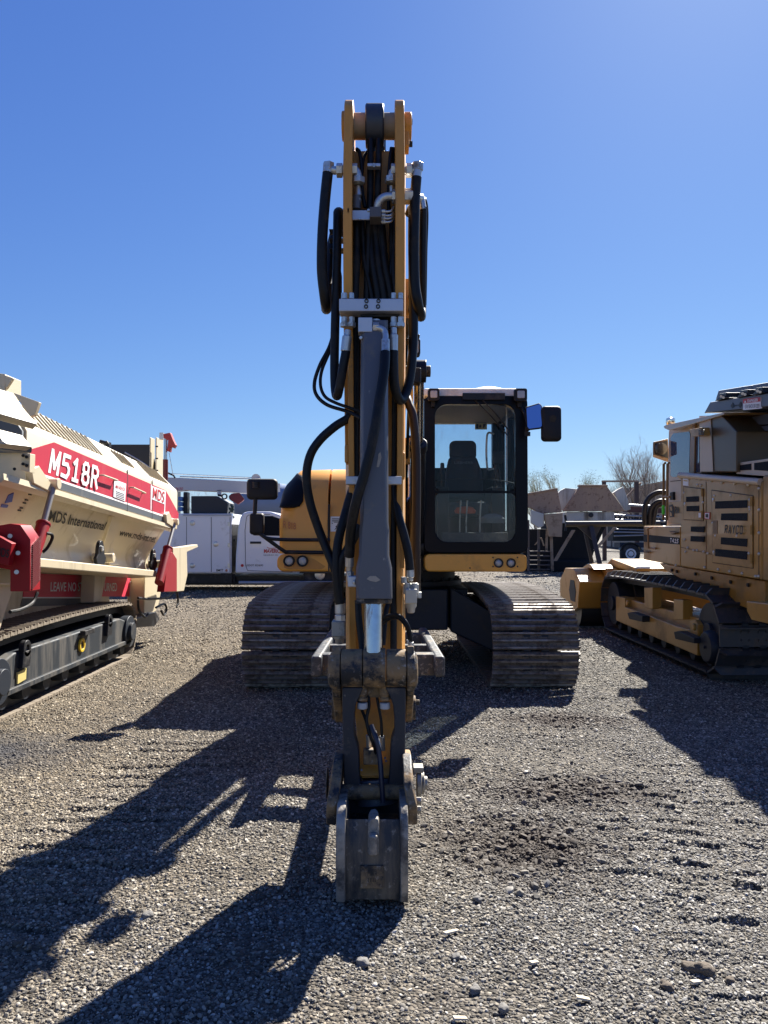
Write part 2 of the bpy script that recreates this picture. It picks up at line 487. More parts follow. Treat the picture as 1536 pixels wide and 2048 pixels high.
# ---------------------------------------------------------------- a crawler track, its shoes as sub-parts
def make_track(parent, xc, width, y0, y1, r, pitch, shoe_mat, link_mat, frame_mat, grousers=(-0.36, 0.0, 0.36), gh=0.028,
               bump_up=0.05, n_roll=7, hub_mat=None, frame_z=(0.24, 0.64), frame_w=0.42, name="crawler_track", clip=0.0, tip_mat=None):
    """track running along Y from y0 (near end) to y1 (far end), outer radius r, centred on x = xc"""
    rs = r - gh - 0.012
    zc = r
    ya, yb = y0 + r, y1 - r
    L1 = yb - ya
    per = 2 * L1 + 2 * math.pi * rs
    n = int(round(per / pitch))
    stp = per / n
    def pos(s):
        s %= per
        if s < L1:                                   # top run, near to far, slightly lifted on the carrier rollers
            t = s / L1
            lift = bump_up * math.sin(math.pi * t) ** 0.6 if 0 < t < 1 else 0
            return Vector((0, ya + s, zc + rs + lift)), 0.0
        s -= L1
        if s < math.pi * rs:
            a = s / rs
            return Vector((0, yb + rs * math.sin(a), zc + rs * math.cos(a))), -a
        s -= math.pi * rs
        if s < L1:
            return Vector((0, yb - s, zc - rs)), -math.pi
        s -= L1
        a = s / rs
        return Vector((0, ya - rs * math.sin(a), zc - rs * math.cos(a))), -math.pi - a
    g = G()
    # chain of links: two bands
    for sx in (-0.09, 0.09):
        rows = []
        m = 72
        for i in range(m):
            p, a = pos(i * per / m)
            q = Vector((0, math.sin(-a) * 0 , 0))
            nrm = Vector((0, math.sin(-a), math.cos(a)))
            rows.append([p + nrm * -0.01 + Vector((sx - 0.035, 0, 0)), p + nrm * -0.01 + Vector((sx + 0.035, 0, 0)),
                         p + nrm * -0.11 + Vector((sx + 0.035, 0, 0)), p + nrm * -0.11 + Vector((sx - 0.035, 0, 0))])
        rows.append(rows[0])
        g.loft(rows, cap=False, closed=True)
    base = Vector((xc, 0, 0))
    for k in range(len(g.v)):
        g.v[k] = g.v[k] + base
    tr = g.build(name, link_mat, parent)
    # shoe
    hw = width / 2
    def shoe():
        q = G()
        q.box((-hw, -stp * 0.465, -0.012), (hw, stp * 0.465, 0.012))
        for gr in grousers:
            yv = gr * stp * 1.05
            c_ = hw * clip
            q.m = 2
            q.hexa([(-hw, yv-.016, .011), (hw, yv-.016, .011), (hw, yv+.016, .011), (-hw, yv+.016, .011), (-hw+c_, yv-.008, .012+gh), (hw-c_, yv-.008, .012+gh), (hw-c_, yv+.008, .012+gh), (-hw+c_, yv+.008, .012+gh)])
        q.m = 0
        for bx in (-0.13, -0.05, 0.05, 0.13):
            for by in (-0.18, 0.18):
                q.cyl((bx, by * stp, 0.010), (bx, by * stp, 0.024), 0.012, n=6)
        q.m = 1
        for bx in (-0.09, 0.09):                     # link ends that show through the notches of the shoe
            q.box((bx - 0.035, stp * 0.20, 0.010), (bx + 0.035, stp * 0.47, 0.0165))
            q.box((bx - 0.035, stp * 0.47, -0.012), (bx + 0.035, stp * 0.535, 0.010))
            q.box((bx - 0.032, -stp * 0.52, -0.02), (bx + 0.032, -stp * 0.40, 0.0128))
        return q.build("track_shoe", [shoe_mat, link_mat, tip_mat or shoe_mat], tr, smooth=False, org=Vector((0, 0, 0)))
    s0 = shoe()
    for i in range(n):
        o = s0 if i == 0 else dup(s0, tr)
        p, a = pos((i + 0.35) * stp)
        o.location = base + p - ORG
        o.rotation_euler = (a, random.uniform(-0.006, 0.006), 0)
    # frame, rollers, idler, sprocket
    g = G()
    fz0, fz1 = frame_z
    hwf = frame_w / 2
    prof = [(ya - r * 0.15, fz0 + 0.05), (ya + 0.2, fz0), (yb - 0.2, fz0), (yb + r * 0.1, fz0 + 0.06), (yb + r * 0.1, fz1 - 0.08),
            (yb - 0.3, fz1), (ya + 0.3, fz1), (ya - r * 0.15, fz1 - 0.08)]
    g.yz(xc - hwf, xc + hwf, prof)
    g.build("track_frame", frame_mat, tr, bev=0.02)
    for yy in (ya, yb):
        g = G()
        g.lathe((xc, yy, zc), (1, 0, 0), [(-hwf - 0.03, 0.10), (-hwf - 0.03, r - 0.17), (-0.04, r - 0.17), (-0.04, r - 0.12), (0.04, r - 0.12), (0.04, r - 0.17), (hwf + 0.03, r - 0.17), (hwf + 0.03, 0.1)], 28)
        g.cyl((xc - hwf - 0.07, yy, zc), (xc + hwf + 0.07, yy, zc), 0.11)
        g.build("drive_wheel", hub_mat or frame_mat, tr, bev=0.008)
    r0 = None
    for i in range(n_roll):
        yy = ya + 0.15 + (L1 - 0.3) * i / (n_roll - 1)
        if r0 is None:
            g = G()
            g.lathe((xc, yy, 0.19), (1, 0, 0), [(-hwf + 0.02, 0.05), (-hwf + 0.02, 0.085), (-0.12, 0.085), (-0.11, 0.105), (-0.05, 0.105), (-0.05, 0.07), (0.05, 0.07), (0.05, 0.105), (0.11, 0.105), (0.12, 0.085), (hwf - 0.02, 0.085), (hwf - 0.02, 0.05)], 18)
            r0 = g.build("roller", link_mat, tr); ry = yy
        else:
            o = dup(r0, tr); o.location.y = yy - ry
    return tr
# ---------------------------------------------------------------- gravel yard
def vnoise(x, y, seed=0):
    """smooth value noise on arrays"""
    rng = np.random.RandomState(seed)
    tab = rng.rand(256, 256)
    xi = np.floor(x).astype(int); yi = np.floor(y).astype(int)
    xf = x - xi; yf = y - yi
    xf = xf*xf*(3-2*xf); yf = yf*yf*(3-2*yf)
    g = lambda a, b: tab[a % 256, b % 256]
    return (g(xi, yi)*(1-xf)+g(xi+1, yi)*xf)*(1-yf) + (g(xi, yi+1)*(1-xf)+g(xi+1, yi+1)*xf)*yf
RUTS = []
rr = random.Random(3)
def rut(px0, py0, px1, py1, depth, wdt):
    a, b = atz(px0, py0), atz(px1, py1)
    RUTS.append((a.x, a.y, b.x, b.y, depth, wdt))
for (a, b, c, d, e) in ((1236,1575,1300,1578,.022),(1280,1590,1365,1598,.026),(1300,1612,1375,1621,.03),(1300,1645,1420,1652,.022),(1298,1662,1435,1674,.024),
                        (1318,1690,1465,1698,.03),(1330,1722,1425,1733,.026),(1306,1755,1420,1770,.024),(1462,1770,1530,1778,.035),(1300,1785,1430,1806,.02),
                        (1330,1880,1470,1890,.018),(1450,1832,1536,1850,.02),(1100,1440,1180,1442,.02),(1090,1452,1160,1455,.022),(1170,1400,1225,1402,.018),
                        (1120,1528,1180,1530,.022),(1060,1560,1130,1566,.02),(1440,1560,1530,1566,.016),(1450,1640,1536,1652,.018),(1470,1690,1536,1697,.018),
                        (640,1560,820,1568,.0),):
    rut(a, b, c, d, e * 0.72, 0.027)
for i in range(16):              # older prints of a crawler running away from the camera on the left, and at the right edge
    y = 3.0 + i * 0.19
    RUTS.append((-1.95 + rr.uniform(-.1, .1), y, -1.1 + rr.uniform(-.2, .1), y + rr.uniform(-.03, .03), rr.uniform(0.008, .018), 0.03))
for i in range(26):              # the long print of one track on the right
    y = 2.7 + i * 0.135
    RUTS.append((1.0 + rr.uniform(-.08, .12) + y*.02, y, 1.45 + rr.uniform(-.15, .12) + y*.02, y + rr.uniform(-.04, .0), rr.uniform(0.004, .014), 0.026))
for i in range(14):
    y = 2.9 + i * 0.19
    RUTS.append((1.62 + rr.uniform(-.08, .1), y, 2.2 + rr.uniform(-.2, .1), y + rr.uniform(-.04, .0), rr.uniform(0.004, .012), 0.026))
def height(x, y):
    h = 0.030 * (vnoise(x*0.9, y*0.9, 1) - 0.5) + 0.022 * (vnoise(x*2.7, y*2.7, 2) - 0.5) + 0.012 * (vnoise(x*8, y*8, 3) - 0.5) + 0.006 * (vnoise(x*23, y*23, 5) - 0.5)
    rough = np.exp(-(((x - 0.75)/0.55)**2 + ((y - 4.1)/0.8)**2)) + 0.6*np.exp(-(((x - 1.2)/0.7)**2 + ((y - 5.9)/0.6)**2))
    h = h + rough * (0.035 * (vnoise(x*7, y*9, 4) - 0.45) + 0.02 * (vnoise(x*17, y*19, 6) - 0.5))
    for (x0, y0, x1, y1, dp, wd) in RUTS:
        if dp == 0:
            continue
        dx, dy = x1 - x0, y1 - y0
        L = math.hypot(dx, dy)
        t = ((x - x0)*dx + (y - y0)*dy) / (L*L)
        dist = (-(x - x0)*dy + (y - y0)*dx) / L + 0.035*(vnoise(x*5, y*5, 8) - 0.5) + 0.012*(vnoise(x*21, y*21, 9) - 0.5)
        win = np.clip(t*6, 0, 1) * np.clip((1 - t)*6, 0, 1)
        lift = np.where(dist < 0, np.exp(-(dist/(wd*.45))**2), np.exp(-(dist/(wd*1.6))**2))
        h = h + dp * win * (0.75 * lift - 0.45 * np.exp(-((dist + wd)/(wd*.8))**2))
    return h
def hz(x, y):
    return float(height(np.array([x]), np.array([y]))[0]) * max(0, min(1, (11 - y) / 3))

def ground_mat():
    m = bpy.data.materials.new("gravel_ground")
    m.use_nodes = True
    t = m.node_tree; N, L = t.nodes, t.links
    p = N["Principled BSDF"]; p.inputs["Roughness"].default_value = 0.85
    p.inputs["Specular IOR Level"].default_value = 0.25
    geo = N.new("ShaderNodeNewGeometry")
    def noise(sc, det=4, rough=0.6):
        n = N.new("ShaderNodeTexNoise"); n.inputs["Scale"].default_value = sc; n.inputs["Detail"].default_value = det
        n.inputs["Roughness"].default_value = rough
        L.new(geo.outputs["Position"], n.inputs["Vector"]); return n.outputs["Fac"]
    vo = N.new("ShaderNodeTexVoronoi"); vo.inputs["Scale"].default_value = 62
    L.new(geo.outputs["Position"], vo.inputs["Vector"])
    r = N.new("ShaderNodeValToRGB")
    e = r.color_ramp.elements
    e[0].position = 0.0; e[0].color = (0.035, 0.032, 0.028, 1)
    e[1].position = 1.0; e[1].color = (0.31, 0.287, 0.25, 1)
    x = e.new(0.45); x.color = (0.105, 0.096, 0.083, 1)
    x = e.new(0.8); x.color = (0.165, 0.15, 0.128, 1)
    sep = N.new("ShaderNodeSeparateColor"); L.new(vo.outputs["Color"], sep.inputs[0])
    L.new(sep.outputs[0], r.inputs[0])
    big = N.new("ShaderNodeMix"); big.data_type = 'RGBA'; big.blend_type = 'MULTIPLY'; big.inputs[0].default_value = 1
    rb = N.new("ShaderNodeValToRGB"); rb.color_ramp.elements[0].position = 0.3; rb.color_ramp.elements[1].position = 0.72
    rb.color_ramp.elements[0].color = (0.62, 0.58, 0.55, 1); rb.color_ramp.elements[1].color = (1.1, 1.06, 1.0, 1)
    L.new(noise(0.8, 8, 0.65), rb.inputs[0])
    L.new(r.outputs[0], big.inputs[6]); L.new(rb.outputs[0], big.inputs[7])
    out = stain_mix(N, L, geo, big.outputs[2])
    L.new(out, p.inputs["Base Color"])
    b = N.new("ShaderNodeBump"); b.inputs["Strength"].default_value = 1.0; b.inputs["Distance"].default_value = 0.022
    inv = N.new("ShaderNodeMath"); inv.operation = 'MULTIPLY_ADD'; inv.inputs[1].default_value = -1.0; inv.inputs[2].default_value = 1.0
    L.new(vo.outputs["Distance"], inv.inputs[0])
    ad = N.new("ShaderNodeMath"); ad.operation = 'ADD'
    L.new(inv.outputs[0], ad.inputs[0]); L.new(noise(22, 5, 0.7), ad.inputs[1])
    L.new(ad.outputs[0], b.inputs["Height"])
    L.new(b.outputs[0], p.inputs["Normal"])
    return m
STAINS = [(0.72, 3.95, 0.42, 0.42, (0.045, 0.034, 0.026)), (1.15, 4.75, 0.55, 0.28, (0.05, 0.038, 0.03)), (-3.0, 5.6, 0.7, 0.45, (0.05, 0.05, 0.055)),
          (1.5, 6.6, 0.5, 0.25, (0.06, 0.045, 0.036)), (0.1, 4.9, 0.35, 0.15, (0.07, 0.06, 0.05))]
def stain_mix(N, L, geo, col):
    """tan dust over the left side of the yard, then damp and oily patches with ragged outlines"""
    sx = N.new("ShaderNodeSeparateXYZ"); L.new(geo.outputs["Position"], sx.inputs[0])
    nb = N.new("ShaderNodeTexNoise"); nb.inputs["Scale"].default_value = 0.7; nb.inputs["Detail"].default_value = 7; L.new(geo.outputs["Position"], nb.inputs["Vector"])
    ax = N.new("ShaderNodeMath"); ax.operation = 'MULTIPLY_ADD'; ax.inputs[1].default_value = -0.16; L.new(sx.outputs[0], ax.inputs[0]); L.new(nb.outputs["Fac"], ax.inputs[2])
    ay = N.new("ShaderNodeMath"); ay.operation = 'MULTIPLY_ADD'; ay.inputs[1].default_value = 0.035; L.new(sx.outputs[1], ay.inputs[0]); L.new(ax.outputs[0], ay.inputs[2])
    mr0 = N.new("ShaderNodeMapRange"); mr0.inputs[1].default_value = 0.5; mr0.inputs[2].default_value = 1.15; L.new(ay.outputs[0], mr0.inputs[0])
    tint = N.new("ShaderNodeMix"); tint.data_type = 'RGBA'; tint.inputs[6].default_value = (0.95, 0.965, 0.965, 1); tint.inputs[7].default_value = (1.16, 1.06, 0.88, 1)
    L.new(mr0.outputs[0], tint.inputs[0])
    mu = N.new("ShaderNodeMix"); mu.data_type = 'RGBA'; mu.blend_type = 'MULTIPLY'; mu.inputs[0].default_value = 1
    L.new(col, mu.inputs[6]); L.new(tint.outputs[2], mu.inputs[7]); col = mu.outputs[2]
    ns = N.new("ShaderNodeTexNoise"); ns.inputs["Scale"].default_value = 5; ns.inputs["Detail"].default_value = 8; ns.inputs["Roughness"].default_value = 0.7
    L.new(geo.outputs["Position"], ns.inputs["Vector"])
    for (x, y, a, b, c) in STAINS:
        mp = N.new("ShaderNodeMapping"); mp.vector_type = 'POINT'
        mp.inputs["Location"].default_value = (-x/a, -y/b, 0); mp.inputs["Scale"].default_value = (1/a, 1/b, 0)
        L.new(geo.outputs["Position"], mp.inputs["Vector"])
        ln = N.new("ShaderNodeVectorMath"); ln.operation = 'LENGTH'; L.new(mp.outputs[0], ln.inputs[0])
        s = N.new("ShaderNodeMath"); s.operation = 'MULTIPLY_ADD'; s.inputs[1].default_value = 2.2; L.new(ns.outputs["Fac"], s.inputs[0]); L.new(ln.outputs["Value"], s.inputs[2])
        mr = N.new("ShaderNodeMapRange"); mr.inputs[1].default_value = 2.55; mr.inputs[2].default_value = 1.45; mr.inputs[3].default_value = 0; mr.inputs[4].default_value = 0.93
        L.new(s.outputs[0], mr.inputs[0])
        mx = N.new("ShaderNodeMix"); mx.data_type = 'RGBA'
        L.new(mr.outputs[0], mx.inputs[0]); L.new(col, mx.inputs[6]); mx.inputs[7].default_value = (*c, 1)
        col = mx.outputs[2]
    return col
GMAT = ground_mat()

def build_ground():
    xs = np.concatenate([np.array([-1500, -300, -80, -30, -15, -9]), np.linspace(-6, 6, 640), np.array([9, 15, 30, 80, 300, 1500])])
    ys = np.concatenate([np.array([-60, -10, 0, 1.2]), 1.5 + (11 - 1.5) * np.linspace(0, 1, 720)**1.35, np.array([14, 20, 35, 60, 120, 400, 2500])])
    X, Y = np.meshgrid(xs, ys)
    fade = np.clip((11 - Y) / 3, 0, 1) * np.clip((Y - 1.0) / 0.5, 0, 1) * np.clip((6 - np.abs(X)) / 1.0, 0, 1)
    Z = height(X, Y) * fade
    nx, ny = len(xs), len(ys)
    v = np.stack([X, Y, Z], -1).reshape(-1, 3)
    i = np.arange(nx*ny).reshape(ny, nx)
    q = np.stack([i[:-1, :-1], i[:-1, 1:], i[1:, 1:], i[1:, :-1]], -1).reshape(-1, 4)
    me = bpy.data.meshes.new("ground")
    me.vertices.add(len(v)); me.vertices.foreach_set("co", v.ravel())
    me.loops.add(q.size); me.loops.foreach_set("vertex_index", q.ravel().astype(np.int32))
    me.polygons.add(len(q)); me.polygons.foreach_set("loop_start", np.arange(0, q.size, 4, dtype=np.int32))
    me.polygons.foreach_set("loop_total", np.full(len(q), 4, dtype=np.int32))
    me.update(calc_edges=True); me.validate()
    me.materials.append(GMAT)
    me.shade_smooth()
    ob = bpy.data.objects.new("ground", me)
    COL.objects.link(ob)
    ob["kind"] = "structure"
    return ob
build_ground()

def gravel():
    """loose stones: one object whose points carry an instance of one of a dozen stone meshes"""
    rng = np.random.RandomState(11)
    m = bpy.data.materials.new("gravel_stone"); m.use_nodes = True
    N, L = m.node_tree.nodes, m.node_tree.links
    p = N["Principled BSDF"]; p.inputs["Roughness"].default_value = 0.8; p.inputs["Specular IOR Level"].default_value = 0.3
    oi = N.new("ShaderNodeObjectInfo")
    r = N.new("ShaderNodeValToRGB")
    e = r.color_ramp.elements
    e[0].position = 0; e[0].color = (0.066, 0.060, 0.053, 1); e[1].position = 1; e[1].color = (0.50, 0.467, 0.41, 1)
    for ps, c in ((0.3, (0.128, 0.119, 0.105)), (0.55, (0.18, 0.167, 0.145)), (0.75, (0.24, 0.214, 0.175)), (0.93, (0.32, 0.302, 0.27))):
        x = e.new(ps); x.color = (*c, 1)
    L.new(oi.outputs["Random"], r.inputs[0])
    geo = N.new("ShaderNodeNewGeometry")
    L.new(stain_mix(N, L, geo, r.outputs[0]), p.inputs["Base Color"])
    src = bpy.data.collections.new("stone_shapes")
    for k in range(10):
        bm = bmesh.new()
        bmesh.ops.create_icosphere(bm, subdivisions=2 if k < 4 else 1, radius=1.0)
        a, b, c = rng.uniform(0.75, 1.25), rng.uniform(0.65, 1.0), rng.uniform(0.45, 0.8)
        for v in bm.verts:
            f = 1 + rng.uniform(-0.2, 0.2)
            v.co = Vector((v.co.x*a*f, v.co.y*b*f, v.co.z*c*f))
        me = bpy.data.meshes.new("stone"); bm.to_mesh(me); bm.free()
        me.materials.append(m)
        me.shade_smooth(); me.set_sharp_from_angle(angle=R(30))
        src.objects.link(bpy.data.objects.new("stone_shape_%d" % k, me))
    P, S = [], []
    def scatter(y0, y1, per_m2, r0, r1, xr):
        area = 0
        n = int((y1 - y0) * 2 * xr((y0+y1)/2) * per_m2)
        y = rng.uniform(y0, y1, n); x = rng.uniform(-1, 1, n) * np.array([xr(t) for t in y])
        dens = vnoise(x*1.3, y*1.3, 21)*0.6 + vnoise(x*4, y*4, 22)*0.4
        keep = rng.rand(n) < np.clip(dens*2.3 - 0.30, 0.30, 1)
        x, y = x[keep], y[keep]
        z = height(x, y) * np.clip((11 - y) / 3, 0, 1)
        s = r0 + (r1 - r0) * rng.rand(len(x))**3.2
        P.append(np.stack([x, y, z + s*0.15], -1)); S.append(s)
    def soil(cx, cy, a, b, n):   # loose dark crumbs of turned earth over the damp patches
        x = rng.normal(cx, a*.6, n); y = rng.normal(cy, b*.6, n)
        s = 0.005 + 0.019 * rng.rand(n)**3
        P.append(np.stack([x, y, height(x, y) + s*0.3], -1)); S.append(s)
    xr = lambda t: 0.8 + t * 0.56
    scatter(2.2, 3.2, 13500, 0.0032, 0.0105, xr)
    scatter(3.2, 4.5, 10500, 0.0036, 0.0115, xr)
    scatter(4.5, 6.5, 6400, 0.0046, 0.0125, xr)
    scatter(6.5, 9.5, 2700, 0.006, 0.014, xr)
    scatter(9.5, 15, 520, 0.011, 0.021, xr)
    scatter(15, 24, 150, 0.014, 0.028, xr)
    scatter(24, 45, 30, 0.02, 0.04, xr)
    scatter(2.3, 7, 7, 0.013, 0.026, xr)
    soil(0.72, 3.95, .40, .40, 900); soil(1.15, 4.75, .5, .26, 600); soil(1.5, 6.6, .45, .22, 300)
    P = np.concatenate(P); S = np.concatenate(S)
    me = bpy.data.meshes.new("gravel")
    me.vertices.add(len(P)); me.vertices.foreach_set("co", P.ravel())
    at_ = me.attributes.new("size", 'FLOAT', 'POINT'); at_.data.foreach_set("value", S.astype(np.float32))
    me.materials.append(m)
    ob = bpy.data.objects.new("gravel", me)
    COL.objects.link(ob)
    ob["kind"] = "stuff"
    ng = bpy.data.node_groups.new("scatter_stones", 'GeometryNodeTree')
    ng.interface.new_socket("Geometry", in_out='INPUT', socket_type='NodeSocketGeometry')
    ng.interface.new_socket("Geometry", in_out='OUTPUT', socket_type='NodeSocketGeometry')
    n = ng.nodes; l = ng.links
    gi, go = n.new("NodeGroupInput"), n.new("NodeGroupOutput")
    ci = n.new("GeometryNodeCollectionInfo"); ci.inputs[0].default_value = src; ci.inputs[1].default_value = True; ci.inputs[2].default_value = True
    ip = n.new("GeometryNodeInstanceOnPoints"); ip.inputs["Pick Instance"].default_value = True
    ri = n.new("FunctionNodeRandomValue"); ri.data_type = 'INT'; ri.inputs[4].default_value = 0; ri.inputs[5].default_value = 9
    rv = n.new("FunctionNodeRandomValue"); rv.data_type = 'FLOAT_VECTOR'; rv.inputs[0].default_value = (-0.5, -0.5, 0); rv.inputs[1].default_value = (0.5, 0.5, 6.28)
    na = n.new("GeometryNodeInputNamedAttribute"); na.data_type = 'FLOAT'; na.inputs[0].default_value = "size"
    l.new(gi.outputs[0], ip.inputs["Points"]); l.new(ci.outputs[0], ip.inputs["Instance"])
    l.new([o for o in ri.outputs if o.type == 'INT'][0], ip.inputs["Instance Index"])
    l.new(rv.outputs[0], ip.inputs["Rotation"])
    l.new(na.outputs[0], ip.inputs["Scale"])
    l.new(ip.outputs[0], go.inputs[0])
    md = ob.modifiers.new("scatter", 'NODES'); md.node_group = ng
    return ob
gravel()
# ---------------------------------------------------------------- the excavator in the middle
EX = thing("excavator", "yellow crawler excavator facing the camera, arm raised straight up, black cab on the right", "excavator", (0.26, 9.6, 0))
for xc in (1.51, -0.98):
    make_track(EX, xc, 0.86, 7.63, 11.75, 0.43, 0.19, TRK, UNDER, UNDER, name="crawler_track", bump_up=0.07, gh=0.040, tip_mat=TIP)
# car body with its four legs, slewing ring
g = G()
g.xy(0.5, 0.95, [(-0.45, 8.95), (0.97, 8.95), (0.97, 10.4), (-0.45, 10.4)])
for s, xi, xo in ((1, 0.75, 1.30), (-1, -0.25, -0.78)):
    for ya, yb, yn in ((8.62, 9.15, 9.3), (10.6, 10.1, 10.0)):
        y0, y1 = sorted((ya, yb))
        g.hexa([(xi, y0+0.1, 0.48), (xo, y0-0.15, 0.25), (xo, y1, 0.25), (xi, y1, 0.48), (xi, y0+0.1, 0.98), (xo, y0-0.15, 0.66), (xo, y1, 0.66), (xi, y1, 0.98)] if s > 0 else
               [(xo, y0-0.15, 0.25), (xi, y0+0.1, 0.48), (xi, y1, 0.48), (xo, y1, 0.25), (xo, y0-0.15, 0.66), (xi, y0+0.1, 0.98), (xi, y1, 0.98), (xo, y1, 0.66)])
g.box((-0.2, 8.7, 0.5), (0.72, 8.96, 0.96))
g.build("car_body", UNDER, EX, bev=0.02)
g = G()
g.cyl((0.26, 9.6, 0.95), (0.26, 9.6, 1.16), 0.62, n=40)
g.ring((0.26, 9.6, 1.0), (0, 0, 1), 0.6, 0.70, 0.06, 40)
for i in range(30):
    t = 2*math.pi*i/30
    g.bolt((0.26+0.66*math.cos(t), 9.6+0.66*math.sin(t), 1.03), (0, 0, 1), 0.02, 0.03)
g.build("slewing_ring", UNDER, EX, bev=0.006)
# upper frame
g = G()
g.box((-1.05, 8.45, 1.17), (1.5, 12.0, 1.38))
g.box((-0.22, 8.4, 1.15), (0.42, 9.2, 1.30))
for x0 in (-0.26, 0.30):
    g.yz(x0, x0+0.05, [(8.25, 1.2), (8.7, 1.2), (9.6, 1.38), (9.4, 1.9), (8.95, 2.05), (8.6, 1.8), (8.3, 1.5)])
g.build("upper_frame", BLK, EX, bev=0.01)
g = G()                          # bulkhead behind the boom foot
g.box((0.12, 9.05, 1.38), (0.42, 9.15, 2.25))
g.box((0.36, 8.9, 1.38), (0.43, 9.8, 2.2))
g.build("bulkhead", BLK, EX, bev=0.01)
# counterweight
g = G()
cp = [(-1.15, 11.1), (1.5, 11.1), (1.5, 11.8), (1.2, 12.25), (0.2, 12.45), (-0.8, 12.25), (-1.15, 11.8)]
g.xy(1.15, 2.15, cp)
g.build("counterweight", YEL, EX, bev=0.06, seg=3)
# --- right hand bodywork (left in the photo)
g = G()
def prof(x, top, yf, rx):
    """front edge, from the bottom up and back over the hood"""
    p = [(8.2 + yf, 1.375), (8.19 + yf, 1.75), (8.24 + yf, top - 0.42)]
    for i in range(1, 8):
        t = i / 7 * math.pi / 2
        p.append((8.24 + yf + rx * (1 - math.cos(t)) + 0.1*i/7, top - 0.42 + 0.42 * math.sin(t)))
    p.append((9.6, top)); p.append((11.2, top))
    return [Vector((x, a, b)) for a, b in p]
rows = []
for x, top, yf in ((-1.125, 2.06, 0.10), (-1.115, 2.09, 0.03), (-1.08, 2.14, 0.0), (-0.96, 2.28, 0.0), (-0.93, 2.305, 0.0), (-0.60, 2.315, 0.0)):
    rows.append(prof(x, top, yf, 0.40))
for r_ in rows:
    r_.append(Vector((r_[0].x, 11.2, 1.375)))
g.loft(rows, closed=True)
g.build("side_hood", YEL, EX, bev=0)
g = G()
rows = [prof(x, 2.315, 0.0, 0.40) for x in (-0.575, -0.20)]
for r_ in rows:
    r_.append(Vector((r_[0].x, 11.2, 1.375)))
g.loft(rows, closed=True)
g.build("tank_cover", YEL, EX)
# dark grille panel wrapped over the shoulder
g = G()
rows = []
for x, top, yf, z0 in ((-1.131, 2.06, 0.10, 1.87), (-1.122, 2.09, 0.026, 1.865), (-1.085, 2.146, -0.006, 1.86), (-0.965, 2.286, -0.006, 1.86), (-0.905, 2.312, -0.006, 1.875), (-0.865, 2.315, -0.006, 1.93)):
    p = prof(x, top, yf, 0.40)
    pts = [q for q in p[2:] if q.z > z0 and q.y < 9.7]
    q0 = Vector((x, p[1].y + (p[2].y - p[1].y) * max(0, min(1, (z0 - 1.75) / (top - 0.42 - 1.75 + 1e-6))), z0))
    if p[2].z < z0:
        q0.y = p[2].y
    # resample to ten points
    poly = [q0] + pts
    L_ = [0]
    for a, b in zip(poly, poly[1:]):
        L_.append(L_[-1] + (b - a).length)
    out = []
    lim = 0.62 - 0.28 * max(0, (x + 1.0) / 0.13) if x > -1.0 else 0.62
    for i in range(12):
        s_ = min(lim, L_[-1]) * i / 11
        k = 0
        while k < len(L_) - 2 and L_[k+1] < s_:
            k += 1
        f = (s_ - L_[k]) / max(1e-6, L_[k+1] - L_[k])
        out.append(poly[k].lerp(poly[k+1], f) + Vector((0, -0.004, 0.004)))
    rows.append(out)
g.loft(rows, cap=False)
g.build("dark_grille_panel", mat("grille_black", (0.007, 0.008, 0.010), 0.5, var=0.3, spec=0.1), EX, solid=0.006)
# lower bumper with two lamps on a flat patch, a scooped recess's shade painted as darker yellow
g = G()
P0 = rrect(-1.135, -0.2, 1.185, 1.372, 0.075, 6)
g.xz(8.16, 8.75, P0)
bump_ = g.build("bumper", YEL, EX, bev=0.03, seg=4)
g = G()
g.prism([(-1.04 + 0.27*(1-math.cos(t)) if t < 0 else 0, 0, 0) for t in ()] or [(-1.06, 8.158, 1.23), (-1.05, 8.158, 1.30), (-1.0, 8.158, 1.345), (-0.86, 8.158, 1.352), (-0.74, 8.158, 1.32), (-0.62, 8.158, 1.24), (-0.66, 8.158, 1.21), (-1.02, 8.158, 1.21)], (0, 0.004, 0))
g.build("lamp_recess_shade", mat("recess_shaded_yellow", (0.50, 0.22, 0.035), 0.45, var=0.08), bump_)
for px in (578, 605):
    c = at(px, 1122, 8.14)
    g = G()
    g.ring(c, (0, 1, 0), 0.049, 0.060, 0.05)
    hl = g.build("headlamp", BLK, EX, bev=0.004)
    g = G()
    g.lathe(c + Vector((0, 0.01, 0)), (0, -1, 0), [(-0.02, 0.049), (0, 0.049), (0.014, 0.04), (0.02, 0.02), (0.022, 0.002)])
    g.build("lens", LENS, hl)
# seam, latch and warning label
g = G()
g.box((-0.592, 8.155, 1.19), (-0.578, 8.24, 1.9))
g.build("door_gap", INK, EX)
lb = plate([at(661, 1033, 8.185), at(682, 1033, 8.185), at(682, 1063, 8.185), at(661, 1063, 8.185)][::-1], LABEL, EX, "warning_label", 0.004, -0.02)
def mark(poly, y, name, parent, m=INK):
    g = G()
    for pl in poly:
        g.prism([at(a, b, y) for a, b in pl], (0, 0.003, 0))
    return g.build(name, m, parent, smooth=False)
mark([[(664,1037),(679,1037),(679,1038.5),(664,1038.5)],[(664,1041),(677,1041),(677,1042.5),(664,1042.5)],[(668,1044),(679,1044),(679,1045),(668,1045)],
      [(671,1053),(674,1050),(676,1051),(675,1054),(678,1057),(677,1058),(673,1056),(670,1060),(669,1059),(672,1055)],[(674,1048),(676,1047),(677,1049),(675,1050)],
      [(676,1052),(680,1050),(680,1051),(677,1053)],[(663,1046),(666,1046),(665,1048)]], 8.172, "lettering", lb)
lettering("R 818", [at(567, 1056, 8.185), at(592, 1059, 8.185), at(592, 1046, 8.185), at(567, 1041, 8.185)], mat("faded_red", (0.45, 0.14, 0.05), 0.5), EX, off=0.012)
